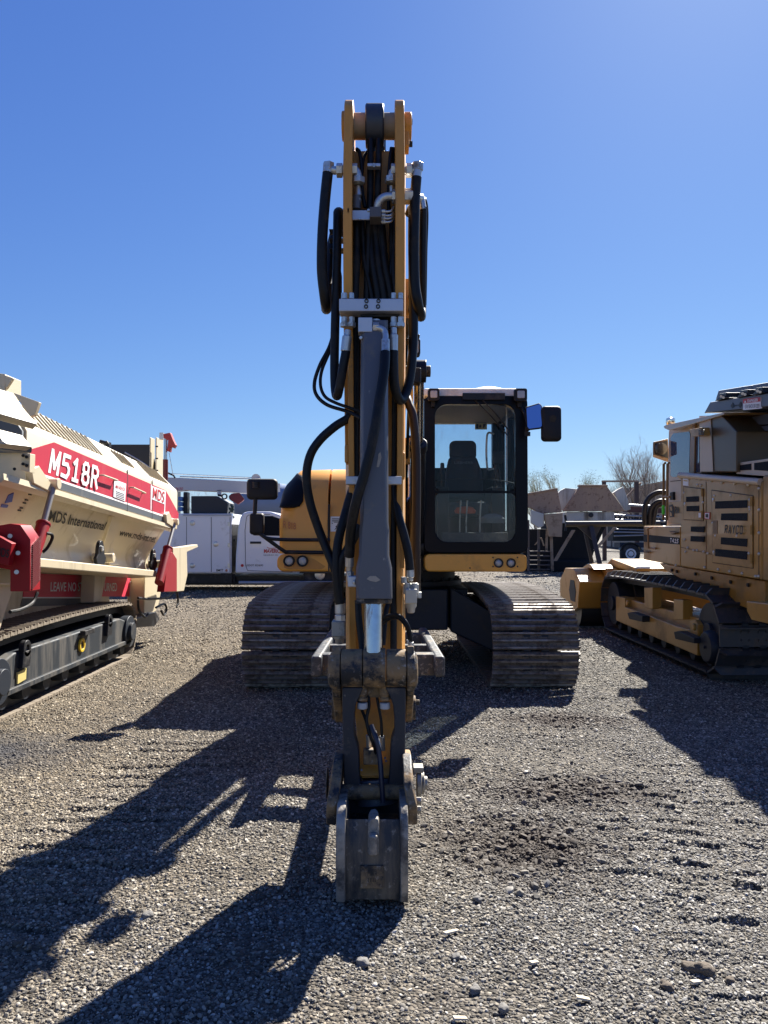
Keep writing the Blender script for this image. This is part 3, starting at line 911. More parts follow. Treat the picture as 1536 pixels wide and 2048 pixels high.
# --- mirror stalk on the left
g = G()
g.tube([at(660, 1080, 8.1), at(640, 1080, 8.08), at(545, 1078, 8.0), at(520, 1068, 8.0), at(512, 1062, 8.0)], 0.019, 10)
g.tube([at(665, 1106, 8.13), at(640, 1105, 8.1), at(578, 1104, 8.08), at(568, 1102, 8.06), at(530, 1075, 8.0), at(516, 1064, 8.0)], 0.020, 10)
g.tube([at(508, 1066, 8.0), at(510, 1020, 8.0), at(512, 970, 8.0)], 0.022, 10, smooth=3)
g.cyl(at(512, 976, 7.98), at(512, 964, 7.98), 0.04)
ms = g.build("mirror_stalk", BLK, EX)
def mirror(px0, px1, py0, py1, y, name, glassy=False, taper=0.03):
    a, b = at(px0, py1, y), at(px1, py0, y)
    w_, h_ = b.x - a.x, b.z - a.z
    P = rrect(a.x, b.x, a.z, b.z, min(w_, h_) * 0.2, 5)
    cz, cx = (a.z + b.z)/2, (a.x + b.x)/2
    g = G()
    rows = []
    for s_, dy in ((0.80, 0.0), (0.93, 0.012), (1.0, 0.035), (1.0, 0.07)):
        rows.append([Vector((cx + (x - cx)*s_, y + dy, cz + (z - cz)*s_)) for x, z in P])
    g.loft(rows, closed=True)
    o = g.build(name, PLAS, EX)
    return o
mirror(492, 554, 957, 999, 7.97, "mirror")
mirror(498, 527, 1026, 1069, 7.97, "mirror")
# --- cab
CY0, CY1 = 8.2, 9.85
CX0, CX1 = 0.428, 1.535
CZ0, CZ1 = 1.385, 3.06
g = G()
fr = []
def bar2(a, b, w_, d_):          # square bar between two points
    g.cyl(a, b, w_)
XI0, XI1 = 0.545, 1.405          # windscreen opening
ZW0, ZW1 = 1.50, 2.97
outer = rrect(CX0, CX1, CZ0, CZ1, 0.07, 5)
inner = rrect(XI0, XI1, ZW0, ZW1, 0.13, 5)
n = len(outer)
for y0, y1 in ((CY0, CY0 + 0.09),):
    vs = [Vector((x, y0, z)) for x, z in outer] + [Vector((x, y0 - 0.004, z)) for x, z in inner] + [Vector((x, y1, z)) for x, z in outer] + [Vector((x, y1, z)) for x, z in inner]
    fs = []
    for i in range(n):
        j = (i + 1) % n
        fs += [(i, j, n+j, n+i), (2*n+j, 2*n+i, 3*n+i, 3*n+j), (i, 2*n+i, 2*n+j, j), (n+j, 3*n+j, 3*n+i, n+i)]
    g.add(vs, fs)
cabf = g.build("cab_frame", CABK, EX, bev=0.008)
g = G()
# side, rear and floor structure
for x0, x1 in ((CX0 + 0.002, CX0 + 0.09), (CX1 - 0.09, CX1 - 0.002)):
    g.box((x0, CY0 + 0.095, CZ0), (x1, CY1, 1.62))
    g.box((x0, CY0 + 0.095, 2.93), (x1, CY1, 3.05))
    g.box((x0, CY1 - 0.12, 1.62), (x1, CY1, 2.93))
    g.box((x0, 9.0, 1.62), (x1, 9.08, 2.93))
g.box((CX0 + 0.09, CY0 + 0.095, CZ0), (CX1 - 0.09, CY1, 1.46))
# rear wall round its window
g.box((CX0 + 0.09, CY1 - 0.1, 1.46), (CX1 - 0.09, CY1, 2.42))
g.box((CX0 + 0.09, CY1 - 0.1, 2.985), (CX1 - 0.09, CY1, 3.05))
g.box((1.375, CY1 - 0.1, 2.42), (CX1 - 0.09, CY1, 2.985))
g.box((CX0 + 0.09, CY1 - 0.1, 2.42), (0.60, CY1, 2.985))
g.build("cab_shell", CABK, EX, bev=0.006)
g = G(); g.box((CX0 + 0.095, CY0 + 0.1, 2.985), (CX1 - 0.095, CY1 - 0.1, 3.03))
g.build("headliner", mat("headliner_grey", (0.10, 0.105, 0.11), 0.7), EX)
# roof cap: pale, with a raised cover
g = G()
g.loft([[Vector((x, y, z)) for x, z in rrect(CX0 + dx, CX1 - dx, 3.062, 3.062 + h, 0.02, 3)] for y, dx, h in ((CY0 + 0.0, 0.03, 0.075), (CY0 + 0.06, 0.0, 0.09), (CY1 - 0.1, 0.0, 0.095), (CY1, 0.05, 0.06))], closed=True)
g.build("roof", mat("roof_grey_white", (0.78, 0.76, 0.70), 0.5, var=0.06, dirt=(0.5, 0.46, 0.38), dirt_amt=0.3), EX)
g = G()
c0 = Vector((1.17, 8.85, 3.13))
g.loft([[c0 + Vector((a * math.cos(2*math.pi*i/20), b * math.sin(2*math.pi*i/20), h)) for i in range(20)] for a, b, h in ((0.30, 0.52, 0.0), (0.26, 0.46, 0.06), (0.17, 0.30, 0.10), (0.08, 0.15, 0.115))], closed=True)
g.build("roof_hatch", mat("roof_grey_white", (0.58, 0.57, 0.54)), EX)
# windscreen panes, their divider and side windows
g = G(); g.xz(CY0 + 0.03, CY0 + 0.034, rrect(XI0 - 0.02, XI1 + 0.02, 2.04, ZW1 + 0.02, 0.12, 5)); g.build("windscreen", GLASS, EX, smooth=False)
g = G(); g.xz(CY0 + 0.02, CY0 + 0.024, rrect(XI0 - 0.02, XI1 + 0.02, ZW0 - 0.02, 2.03, 0.12, 5)); g.build("lower_windscreen", LGLASS, EX, smooth=False)
g = G(); g.box((XI0 - 0.02, CY0 + 0.01, 2.02), (XI1 + 0.02, CY0 + 0.05, 2.045)); g.build("window_divider", CABK, EX)
for x in (CX0 + 0.04, CX1 - 0.045):
    g = G(); g.box((x, CY0 + 0.09, 1.6), (x + 0.004, CY1 - 0.1, 2.95)); g.build("side_window", GLASS, EX, smooth=False)
g = G(); g.box((0.60, CY1 - 0.05, 2.42), (1.375, CY1 - 0.046, 2.985)); g.build("rear_window", GLASS, EX, smooth=False)
pl = plate([at(950, 846, 9.73), at(974, 846, 9.73), at(974, 859, 9.73), at(950, 859, 9.73)][::-1], mat("exit_label", (0.55, 0.50, 0.25), 0.5), EX, "exit_label")
mark([[(952,848),(957,848),(957,857),(952,857)],[(960,848),(963,852),(960,857),(958,853)],[(966,848),(972,848),(968,856),(966,856)]], 9.715, "lettering", pl)
# skirt under the cab with two lamps
g = G()
g.xz(8.17, 9.0, rrect(0.432, 1.515, 1.185, 1.372, 0.055, 6))
sk = g.build("cab_skirt", YEL, EX, bev=0.02, seg=3)
for k, px in enumerate((997, 1022)):
    c = at(px, 1126, 8.165)
    g = G(); g.ring(c, (0, 1, 0), 0.040, 0.050, 0.03)
    hl = g.build("headlamp", BLK, EX, bev=0.003)
    g = G(); g.lathe(c + Vector((0, 0.005, 0)), (0, -1, 0), [(-0.02, 0.040), (0.0, 0.040), (0.012, 0.03), (0.018, 0.01), (0.019, 0.001)])
    g.build("lens", LENS, hl)
for px, py in ((986, 1115), (1035, 1115), (986, 1133), (1035, 1133), (940, 1136)):
    g = G(); g.cyl(at(px, py, 8.172), at(px, py, 8.165), 0.009, n=8)
    g.build("screw", BLK, sk)
# seat, consoles, levers inside
SEAT = mat("seat_fabric", (0.02, 0.023, 0.03), 0.85, var=0.2, bump=0.15, bump_scale=120)
g = G()
def cushion(x0, x1, z0, z1, y0, y1, r, taper=1.0):
    P = rrect(x0, x1, z0, z1, r, 5)
    cx, cz = (x0+x1)/2, (z0+z1)/2
    g.loft([[Vector((cx + (x-cx)*s, y, cz + (z-cz)*s)) for x, z in P] for y, s in ((y0, 0.86), (y0+0.03, 0.97), ((y0+y1)/2, 1.0), (y1-0.02, 0.97), (y1, 0.88))], closed=True)
a, b = at(899, 921, 9.1), at(953, 881, 9.1)
cushion(a.x, b.x, a.z, b.z, 9.05, 9.2, 0.065)
hd = g.build("headrest", SEAT, EX)
g = G()
a, b = at(889, 1000, 9.05), at(967, 916, 9.05)
P = [(a.x - 0.0, a.z), (b.x + 0.0, a.z), (b.x - 0.02, b.z - 0.16), (b.x - 0.085, b.z + 0.02), (a.x + 0.06, b.z + 0.02), (a.x + 0.02, b.z - 0.16)]
g.xz(9.02, 9.2, P)
bk = g.build("seat_back", SEAT, EX, bev=0.04, seg=4)
lettering("LIEBHERR", [at(909, 928, 9.0), at(946, 928, 9.0), at(946, 923, 9.0), at(909, 923, 9.0)], mat("stitch_grey", (0.16, 0.17, 0.19), 0.7), bk, off=0.012)
g = G()
g.box((0.72, 8.75, 1.78), (1.20, 9.2, 1.95))
g.build("seat_cushion", SEAT, EX, bev=0.04, seg=3)
for s in (0.60, 1.22):
    g = G()
    g.box((s, 8.75, 1.46), (s + 0.14, 9.3, 2.12))
    g.tube([(s + 0.07, 8.85, 2.12), (s + 0.07, 8.80, 2.25), (s + 0.07, 8.82, 2.32)], 0.02)
    g.cyl((s + 0.07, 8.82, 2.28), (s + 0.07, 8.83, 2.40), 0.028, 0.022)
    g.build("armrest_console", PLAS, EX, bev=0.015)
g = G()
for x in (0.83, 0.90, 1.05):
    g.tube([(x, 8.45, 1.47), (x, 8.42, 1.75), (x + 0.01, 8.40, 1.95)], 0.009, 8, 3)
g.build("travel_lever", ZINC, EX)
g = G(); g.tube([at(873, 962, 8.3), at(900, 958, 8.28), at(950, 957, 8.28), at(1000, 961, 8.28), at(1030, 967, 8.3)], 0.006, 6)
g.build("grab_wire", BLK, EX)
g = G(); g.box((0.80, 8.42, 1.46), (1.02, 8.6, 1.56)); g.box((0.6, 8.3, 1.46), (1.35, 8.9, 1.475)); g.build("floor_mat", mat("mat_rubber", (0.06, 0.055, 0.05), 0.9, dirt=(0.25, 0.2, 0.15), dirt_amt=0.5, dirt_scale=8), EX)
g = G()
a = at(930, 1018, 8.55)
g.loft([[a + Vector((0.11*math.cos(t)*s, 0.06*math.sin(t)*s, h)) for t in [2*math.pi*i/14 for i in range(14)]] for s, h in ((1, -0.05), (1.1, -0.02), (0.8, 0.02), (0.3, 0.03))], closed=True)
g.build("orange_cloth", mat("orange_cloth", (0.55, 0.10, 0.03), 0.8, bump=0.5, bump_scale=25), EX)
g = G(); g.box(tuple(at(984,928,8.75)), tuple(at(1006,902,8.70))); mo = g.build("monitor", PLAS, EX, bev=0.01)
g = G(); g.tube([at(995,928,8.73), at(1000,960,8.75), at(1004,1000,8.8)], 0.014, 6); g.build("monitor_stalk", PLAS, mo)
g = G(); g.box((0.62, 8.32, 1.475), (1.34, 8.4, 1.60)); g.build("front_ledge", mat("ledge_grey", (0.05,0.05,0.052), .7, dirt=(0.2,.16,.12), dirt_amt=.4), EX, bev=0.01)
g = G(); g.box((0.93, 8.5, 1.48), (1.03, 8.62, 1.56)); g.box((1.08, 8.5, 1.48), (1.18, 8.62, 1.55)); g.build("foot_pedal", PLAS, EX, bev=0.008)
g = G(); a = at(985, 1030, 8.6); g.loft([[a + Vector((0.13*math.cos(t)*s, 0.08*math.sin(t)*s, h)) for t in [2*math.pi*i/12 for i in range(12)]] for s, h in ((1,-.09),(1.05,-.04),(.7,.0),(.3,.015))], closed=True); g.build("grey_cloth", mat("grey_cloth", (0.16,0.17,0.17), .9, bump=.6, bump_scale=25), EX)
# right inner rail and wiper
g = G()
g.tube([(1.28, 8.95, 2.75), (1.20, 8.93, 2.73), (1.20, 8.93, 2.36), (1.28, 8.95, 2.34)], 0.012, 8)
g.tube([at(1013, 810, 8.5), at(1013, 970, 8.5)], 0.009, 8)
g.build("grab_handle", ZINC, EX)
g = G()
g.tube([at(942, 792, 8.18), at(980, 830, 8.17), at(1016, 872, 8.18)], 0.007, 6)
g.tube([at(955, 790, 8.18), at(990, 826, 8.17), at(1018, 862, 8.18)], 0.007, 6)
g.box(tuple(at(925, 800, 8.19)), tuple(at(1010, 786, 8.16)))
g.build("wiper", BLK, EX)
# cab work lights
for px0, px1, py0, py1 in ((856, 879, 777, 801), (1029, 1054, 777, 802)):
    a, b = at(px0, py1, 8.08), at(px1, py0, 8.08)
    g = G()
    rows = []
    P = rrect(a.x, b.x, a.z, b.z, 0.02, 3)
    cx, cz = (a.x+b.x)/2, (a.z+b.z)/2
    for y, s in ((8.07, 1.0), (8.13, 1.0), (8.2, 0.7), (8.22, 0.4)):
        rows.append([Vector((cx+(x-cx)*s, y, cz+(z-cz)*s)) for x, z in P])
    g.loft(rows, closed=True)
    g.box((cx-0.02, 8.14, cz-0.12), (cx+0.02, 8.2, cz))
    wl = g.build("work_light", PLAS, EX, bev=0.004)
    g = G(); g.xz(8.055, 8.069, [(cx+(x-cx)*0.6, cz+(z-cz)*0.6) for x, z in P]); g.build("lens", LENS, wl, bev=0.004)
# mirrors at the right of the cab
def panel_poly(pts, y0, y1, name, m, parent=EX, bev=0.012, dy=None):
    g = G()
    g.prism([at(px, py, y0 + (dy[i] if dy else 0)) for i, (px, py) in enumerate(pts)], (0, y1 - y0, 0))
    return g.build(name, m, parent, bev=bev, seg=3)
mr = panel_poly([(1051,814),(1079,805.5),(1084.5,812),(1086,852),(1083,857),(1057,860),(1053,855)], 7.95, 8.0, "mirror", PLAS, dy=[.13,.10,.09,0,0,.03,.03])
panel_poly([(1053,816),(1079,808),(1082.5,813),(1083.5,851),(1081,854.5),(1058,857.5),(1055,853)], 7.942, 7.949, "mirror_glass", MIRR, mr, bev=0, dy=[.13,.10,.09,.0,.0,.03,.03])
mirror(1084.5, 1124, 811, 882, 7.93, "mirror")
g = G()
g.tube([at(1040, 812, 8.2), at(1050, 830, 8.15), at(1054, 850, 8.1), at(1052, 868, 8.1)], 0.016, 8)
g.tube([at(1054, 862, 8.1), at(1075, 845, 8.05), at(1106, 838, 8.02)], 0.014, 8)
g.cyl(at(1055, 864, 8.05), at(1055, 872, 8.05), 0.03)
g.cyl(at(1106, 837, 7.92), at(1106, 837, 7.99), 0.035)
g.build("mirror_arm", BLK, EX)
# ---------------------------------------------------------------- boom, arm, bucket of the excavator
def loft_rect(name, secs, m, parent, bev=0.015):
    g = G()
    g.loft([[Vector((xc-hw, y, z0)), Vector((xc+hw, y, z0)), Vector((xc+hw, y+dy, z1)), Vector((xc-hw, y+dy, z1))] for y, dy, z0, z1, xc, hw in secs], closed=True)
    return g.build(name, m, parent, bev=bev)
BOOM = loft_rect("boom", [(8.85, -.1, 1.50, 1.85, 0.05, .20), (8.3, -.15, 1.72, 2.25, 0.04, .19), (7.4, -.2, 2.30, 2.98, 0.02, .175), (6.6, -.15, 2.75, 3.45, 0.0, .165),
                          (6.1, 0, 2.95, 3.56, -.01, .16), (5.4, .1, 2.98, 3.45, -.02, .155), (4.7, .12, 2.82, 3.15, -.035, .15), (4.32, .1, 2.70, 2.95, -.04, .14)], ARMY, EX)
def lift_cyl(x0, x1):
    a, b = Vector((x0, 8.35, 1.45)), Vector((x1, 6.75, 3.02))
    g = G(); g.cyl(a, a.lerp(b, 0.62), 0.075, n=24); g.cyl(a.lerp(b, .60), a.lerp(b, .64), 0.085, n=24)
    g.cyl(a - Vector((0.07, 0, 0)), a + Vector((0.07, 0, 0)), 0.11, n=24)
    c = g.build("lift_cylinder", BLK, EX, bev=0.006)
    g = G(); g.cyl(a.lerp(b, .62), b, 0.045, n=24); g.build("rod", CHROME, c)
    g = G(); g.cyl(b - Vector((0.06, 0, 0)), b + Vector((0.06, 0, 0)), 0.10, n=24); g.build("rod_eye", BLK, c, bev=0.006)
lift_cyl(0.36, 0.31); lift_cyl(-0.28, -0.24)
g = G(); g.cyl((-0.36, 6.75, 3.02), (0.41, 6.75, 3.02), 0.05); g.build("lift_pin", WORN, EX, bev=0.005)
g = G()                          # pipework and lamp along the right side of the boom
for x, dz in ((0.19, 0.1), (0.235, 0.1), (0.19, 0.2)):
    g.tube([(x, 8.6, 1.75+dz), (x, 8.1, 2.1+dz), (x, 7.3, 2.65+dz), (x, 6.5, 3.1+dz), (x, 5.6, 3.12+dz), (x, 4.9, 2.95+dz)], 0.016, 8)
g.build("boom_pipe", BLK, EX)
for y, z in ((7.9, 2.32), (7.1, 2.82), (5.6, 3.2)):
    g = G(); g.box((0.15, y-0.04, z-0.02), (0.27, y+0.04, z+0.25))
    g.build("pipe_clamp", YEL, EX, bev=0.008)
g = G(); g.xz(6.3, 6.4, rrect(0.20, 0.30, 3.06, 3.2, 0.02, 3)); bl = g.build("boom_work_light", PLAS, EX, bev=0.008)
g = G(); g.xz(6.292, 6.298, rrect(0.215, 0.285, 3.075, 3.185, 0.015, 3)); g.build("lens", LENS, bl)
g = G()
for px0, px1, py0, py1, m_ in ((812, 842, 735, 772, 0), (808, 830, 676, 690, 0), (832, 840, 668, 682, 0)):
    g.box(tuple(at(px0, py1, 6.0)), tuple(at(px1, py0, 5.85)))
g.build("hose_bracket", BLK, EX, bev=0.02)
# dark uprights and rails between the arm and the cab
g = G()
g.tube([at(818, 905, 8.75), at(819, 985, 8.75), at(816, 998, 8.72), at(803, 1012, 8.7)], 0.014, 8, 3)
g.tube([at(836, 935, 8.6), at(838, 1000, 8.6), at(846, 1028, 8.6)], 0.008, 6, 3)
g.build("handrail", ZINC, EX)
g = G(); g.cyl(at(816, 888, 8.9), at(836, 888, 8.9), 0.10); g.box(tuple(at(808, 918, 8.95)), tuple(at(838, 888, 8.7)))
g.build("valve_bank", BLK, EX, bev=0.02)
g = G(); g.box(tuple(at(837, 947, 9.6)), tuple(at(850, 927, 9.4))); g.build("rear_lamp", WHITE, EX, bev=0.01)

D0 = 3.82
# web and side cheeks
STK = G()
STK.hexa([at(699,1390,3.98), at(803,1390,3.98), at(803,1390,4.28)+Vector((0.02,0,0)), at(699,1390,4.28)-Vector((0.02,0,0)),
          at(694,302,4.02), at(808,302,4.02), at(808,304,4.45)+Vector((0.01,0,0)), at(694,304,4.45)+Vector((-.01,0,0))])
ARM = STK.build("arm", ARMY, EX, bev=0.012)
g = G()                          # lower box, narrowing to the bucket pin
g.hexa([at(722,1556,3.66), at(783,1556,3.66), at(783,1556,3.95), at(722,1556,3.95), at(706,1385,3.93), at(796,1385,3.93), at(796,1385,4.25), at(706,1385,4.25)])
g.hexa([at(717,1552,3.645), at(788,1552,3.645), at(788,1552,3.66), at(717,1552,3.66), at(711,1420,3.89), at(792,1420,3.89), at(792,1420,3.94), at(711,1420,3.94)])
g.build("arm_tip", ARMY, ARM, bev=0.012)
def zz(py, d):
    return at(768, py, d).z
for x0, x1 in ((at(686.5,400,D0).x, at(704.5,400,D0).x), (at(790.5,400,D0).x, at(809.5,400,D0).x)):
    g = G()
    t = []
    yc, zc, rr_ = 4.06, zz(253, 4.02), 0.135
    for i in range(13):
        a = math.pi * (1.08 - i / 12 * 1.16)
        t.append((yc + rr_*1.25*math.cos(a), zc + rr_*math.sin(a)))
    pr = [(3.84, zz(560, D0))] + [(3.80, zz(480, D0)), (3.80, zz(330, D0))] + t + [(4.40, zz(330, 4.2)), (4.5, zz(640, 4.3)), (4.45, zz(900, 4.3)), (4.02, zz(900, 3.98)), (3.90, zz(720, 3.9))]
    g.yz(x0, x1, pr)
    g.build("cheek_plate", ARMY, ARM, bev=0.006)
# flanges seen down both edges of the arm
for a, b in (((695, 706), (700, 712)), ((795, 807), (792, 804))):
    g = G()
    g.hexa([at(b[0],1330,3.93), at(b[1],1330,3.93), at(b[1],1330,4.0), at(b[0],1330,4.0), at(a[0],640,3.86), at(a[1],640,3.86), at(a[1],640,4.05), at(a[0],640,4.05)])
    g.build("arm_flange", ARMY, ARM, bev=0.005)
for px0, px1, py0, py1 in ((800, 810, 905, 960), (800, 809, 1088, 1135), (692, 697, 890, 930)):
    g = G(); g.box(tuple(at(px0, py1, 4.05)), tuple(at(px1, py0, 3.9))); g.build("side_lug", ARMY, ARM, bev=0.006)
# top pin
pc = at(754, 253, 4.06)
xl, xr = at(684, 253, 4.06).x, at(823, 253, 4.06).x
g = G()
g.cyl((at(704,253,4.06).x, pc.y, pc.z), (at(792,253,4.06).x, pc.y, pc.z), 0.067, n=28)
g.build("pin_sleeve", PINK, ARM, bev=0.004)
g = G()
g.cyl((xl, pc.y, pc.z), (xl+0.05, pc.y, pc.z), 0.075, n=28)
g.cyl((at(808,253,4.06).x, pc.y, pc.z), (xr, pc.y, pc.z), 0.07, n=28)
g.box((at(808,253,4.06).x, pc.y-0.05, pc.z-0.13), (at(818,253,4.06).x, pc.y+0.05, pc.z+0.05))
g.build("pin_boss", ARMY, ARM, bev=0.006)
g = G()
for dz in (-0.1, 0.02):
    g.bolt((at(818,253,4.06).x, pc.y-0.01, pc.z+dz), (1,0,0), 0.016, 0.018)
g.build("bolt", BLK, ARM)
# arm cylinder rod and barrel running back over the boom
g = G()
ex0, ex1 = at(730.5,253,4.0).x, at(768,253,4.0).x
g.cyl((ex0, pc.y, pc.z), (ex1, pc.y, pc.z), 0.112, n=32)
g.loft([[Vector((xc_-h_, y, z0)), Vector((xc_+h_, y, z0)), Vector((xc_+h_, y, z1)), Vector((xc_-h_, y, z1))] for xc_, h_, y, z0, z1 in
        ((-.045, .046, pc.y, pc.z-.15, pc.z+.09), (-.045, .042, pc.y+.25, pc.z-.10, pc.z+.06))], closed=True)
AC = g.build("arm_cylinder", mat("cyl_dark", (0.035, 0.042, 0.055), 0.45, var=0.15), EX, bev=0.012, seg=3)
g = G(); g.cyl(pc + Vector((0, 0.2, -0.02)), (pc.x, 5.2, pc.z - 0.02), 0.04, n=20); g.build("rod", CHROME, AC)
g = G(); g.cyl((pc.x, 5.15, pc.z - 0.02), (pc.x, 6.9, pc.z - 0.05), 0.078, n=24); g.cyl((pc.x-0.06, 6.95, pc.z-0.05), (pc.x+0.06, 6.95, pc.z-0.05), 0.1)
g.build("barrel", BLK, AC, bev=0.005)
g = G()
for x in (-0.13, 0.05):
    g.yz(x, x+0.03, [(6.6, 3.3), (7.15, 3.1), (7.05, 3.72), (6.85, 3.72)])
g.build("cylinder_bracket", YEL, BOOM, bev=0.006)

def hose(pts, r=0.024, name="hose", m=HOSE, n=12, sm=8):
    g = G(); g.tube(pts, r, n, sm)
    return g.build(name, m, EX)
class Fittings:                   # every end, elbow and nut is a small part of its own
    def __getattr__(s, meth):
        def f(*a, **k):
            g = G(); getattr(g, meth)(*a, **k)
            return g.build("hose_fitting", ZINC, EX, bev=0.002)
        return f
FIT = Fittings()
def crimp(a, b, r=0.024):
    a, b = Vector(a), Vector(b)
    FIT.lathe(a, b - a, [(0, r*0.8), (0.004, r), ((b-a).length*0.7, r), ((b-a).length*0.74, r*0.72), ((b-a).length, r*0.68)], 18)
def nut(a, axis, r=0.03, h=0.035):
    ax = Vector(axis).normalized()
    FIT.cyl(Vector(a) - ax*h/2, Vector(a) + ax*h/2, r, n=6)
A = lambda px, py, d=3.78: at(px, py, d)
# top left elbow through the cheek
FIT.tube([A(718,365,3.86), A(714,345,3.86), A(704,341,3.86), A(668,341,3.86), A(657,337,3.86)], 0.021, 12, 3)
nut(A(679,341,3.86), (1,0,0), 0.036, 0.03); nut(A(690,341,3.86), (1,0,0), 0.03, 0.022); nut(A(709,341,3.86), (1,0,0), 0.035, 0.03); nut(A(717,361,3.86), (0,0,1), 0.033, 0.03); nut(A(657,334,3.86), (0,0,1), 0.03, 0.04)
crimp(A(655,348,3.86), A(658,334,3.86), 0.027)
hose([A(655.5,346,3.86), A(650,400,3.86), A(645,470,3.86), A(644,540,3.87), A(649,590,3.89), A(652,612,3.95), A(653,618,4.08), A(655,600,4.2), A(657,560,4.3), A(662,500,4.35), A(668,470,4.38)], 0.027)
# top right elbow and its hose
FIT.tube([A(783,365,3.86), A(785,345,3.86), A(796,341,3.86), A(825,341,3.86), A(834,339,3.86)], 0.021, 12, 3)
nut(A(818,341,3.86), (1,0,0), 0.036, 0.03); nut(A(789,341,3.86), (1,0,0), 0.034, 0.035); nut(A(782,360,3.86), (0,0,1), 0.033, 0.03); nut(A(835,334,3.86), (0,0,1), 0.03, 0.04)
crimp(A(832,357,3.86), A(836,330,3.86), 0.025)
hose([A(833,355,3.86), A(830,400,3.86), A(828,480,3.86), A(829,560,3.87), A(835,605,3.88), A(841,628,3.95), A(842,632,4.06), A(843,610,4.16), A(844,540,4.22), A(843,450,4.25), A(838,400,4.25)], 0.027)
FIT.tube([A(754,424,3.86), A(757,405,3.85), A(770,394,3.85), A(795,393,3.85), A(826,393,3.88), A(842,396,3.95)], 0.021, 12, 5)
nut(A(790,393,3.85), (1,0,0), 0.036, 0.03); nut(A(816,393,3.87), (1,0,0), 0.04, 0.05); nut(A(800,393,3.85), (1,0,0), 0.028, 0.03)
FIT.tube([A(842,398,3.95), A(846,420,3.95)], 0.02, 12, 0)
hose([A(844,400,3.95), A(849,402,4.0), A(852,430,4.02), A(850,500,4.05), A(849,560,4.05), A(848,610,4.08)], 0.014)
hose([A(847,415,3.95), A(846,470,3.97), A(845,560,4.0), A(845,615,4.05)], 0.019)
# inner hoses of the top bay
hose([A(741,280,3.98), A(741,330,3.95), A(740,400,3.93), A(737,470,3.92), A(733,600,3.93)], 0.017)
hose([A(757,280,3.98), A(757,330,3.95), A(755,400,3.93), A(757,450,3.93), A(765,600,3.93)], 0.017)
hose([A(713,298,3.98), A(719,305,3.97), A(723,335,3.95), A(724,380,3.93), A(730,415,3.92)], 0.010)
hose([A(735,302,4.0), A(727,318,3.98), A(725,345,3.97)], 0.007)
hose([A(783,296,3.98), A(780,320,3.96), A(778,350,3.94), A(778,420,3.92), A(786,430,3.92)], 0.010)
hose([A(787,296,4.0), A(785,330,3.98), A(783,345,3.97)], 0.009)
hose([A(770,280,4.05), A(770,305,4.03)], 0.004, sm=0)
for k, (x0, x1, x2, r_) in enumerate(((738, 745, 756, .02), (750, 757, 769, .022), (762, 770, 783, .021), (714, 712, 709, .022), (724, 730, 744, .013), (790, 787, 792, .018), (783, 783, 775, .012))):
    hose([A(x0, 440, 3.93), A((x0+x1)/2, 490, 3.93), A(x1, 530, 3.92), A(x2, 600, 3.92), A(x2, 660, 3.94)], r_)
FIT.cyl(A(716,372,3.88), A(717,392,3.88), 0.012, 0.018, n=14)
crimp(A(713,415,3.88), A(717,390,3.88), 0.018)
FIT.cyl(A(783,372,3.88), A(783,385,3.88), 0.012, n=14)
g = G(); g.cyl(A(713,418,3.88), A(714,392,3.88), 0.021, n=14); g.build("hose_sleeve", CYLG, ARM)
g = G()
g.box(tuple(A(735,340,3.92)), tuple(A(761,326,3.88)))
g.build("hose_clamp", BLOCK, ARM, bev=0.003)
FIT.bolt(A(748,332,3.88), (0,-1,0), 0.012, 0.012)
g = G(); g.box(tuple(A(740,450,3.86)), tuple(A(762.5,413,3.76))); g.build("manifold", mat("manifold_grey", (0.11, 0.10, 0.10), 0.5, 0.4, dirt=(0.2,0.16,0.12), dirt_amt=0.25), ARM, bev=0.004)
g = G(); g.box(tuple(A(697,441,3.87)), tuple(A(740,420,3.86))); g.box(tuple(A(695,437,3.865)), tuple(A(699,415,3.80)))
g.build("mounting_plate", BLOCK, ARM, bev=0.003)
for py in (423, 431, 437, 444):
    FIT.tube([A(762,py,3.82), A(778,py,3.82), A(784,py-3,3.83), A(787,py-9,3.86)], 0.006, 8, 4)
    nut(A(767,py,3.82), (1,0,0), 0.011, 0.02)
for px, py in ((702,420), (702,437), (719,438), (737,421)):
    FIT.bolt(A(px, py, 3.86), (0,-1,0), 0.008, 0.008)
# left hanging hose and thin hoses
hose([A(690,470,4.3), A(682,430,4.15), A(676,424,3.98), A(675,440,3.92), A(674,520,3.9), A(671,620,3.9), A(669,720,3.88), A(670,775,3.86), A(674,792,3.82), A(679,775,3.78), A(686,735,3.77), A(692,702,3.77)], 0.023)
crimp(A(690.5,704,3.77), A(696,660,3.77), 0.024)
hose([A(674,560,3.95), A(671,640,3.96), A(660,690,3.95), A(640,730,3.94), A(629,765,3.93), A(633,790,3.92), A(655,810,3.9), A(695,823,3.87), A(722,836,3.8)], 0.0095)
hose([A(678,560,3.95), A(675,650,3.96), A(660,700,3.95), A(644,740,3.94), A(641,770,3.93), A(650,793,3.92), A(672,806,3.9), A(700,816,3.87), A(722,824,3.85)], 0.0085)
g = G()
for px, py, h_ in ((676, 560, 40), (675, 590, 30)):
    g.box(tuple(A(px-5, py+h_/2+6, 4.0)), tuple(A(px+6, py-h_/2, 3.9)))
for py in (462, 480, 500):
    g.box(tuple(A(660, py+8, 4.3)), tuple(A(690, py-4, 4.22)))
g.build("hose_bracket", BLK, ARM, bev=0.006)
# right hanging hose with its loop
hose([A(818,430,4.0), A(825,418,3.96), A(825,470,3.94), A(826,560,3.92), A(827,660,3.92), A(824,720,3.9), A(817,770,3.88), A(806,797,3.84), A(797,797,3.8), A(789,770,3.77), A(787,730,3.76), A(787,702,3.76)], 0.024)
crimp(A(787,706,3.76), A(787.5,655,3.76), 0.022)
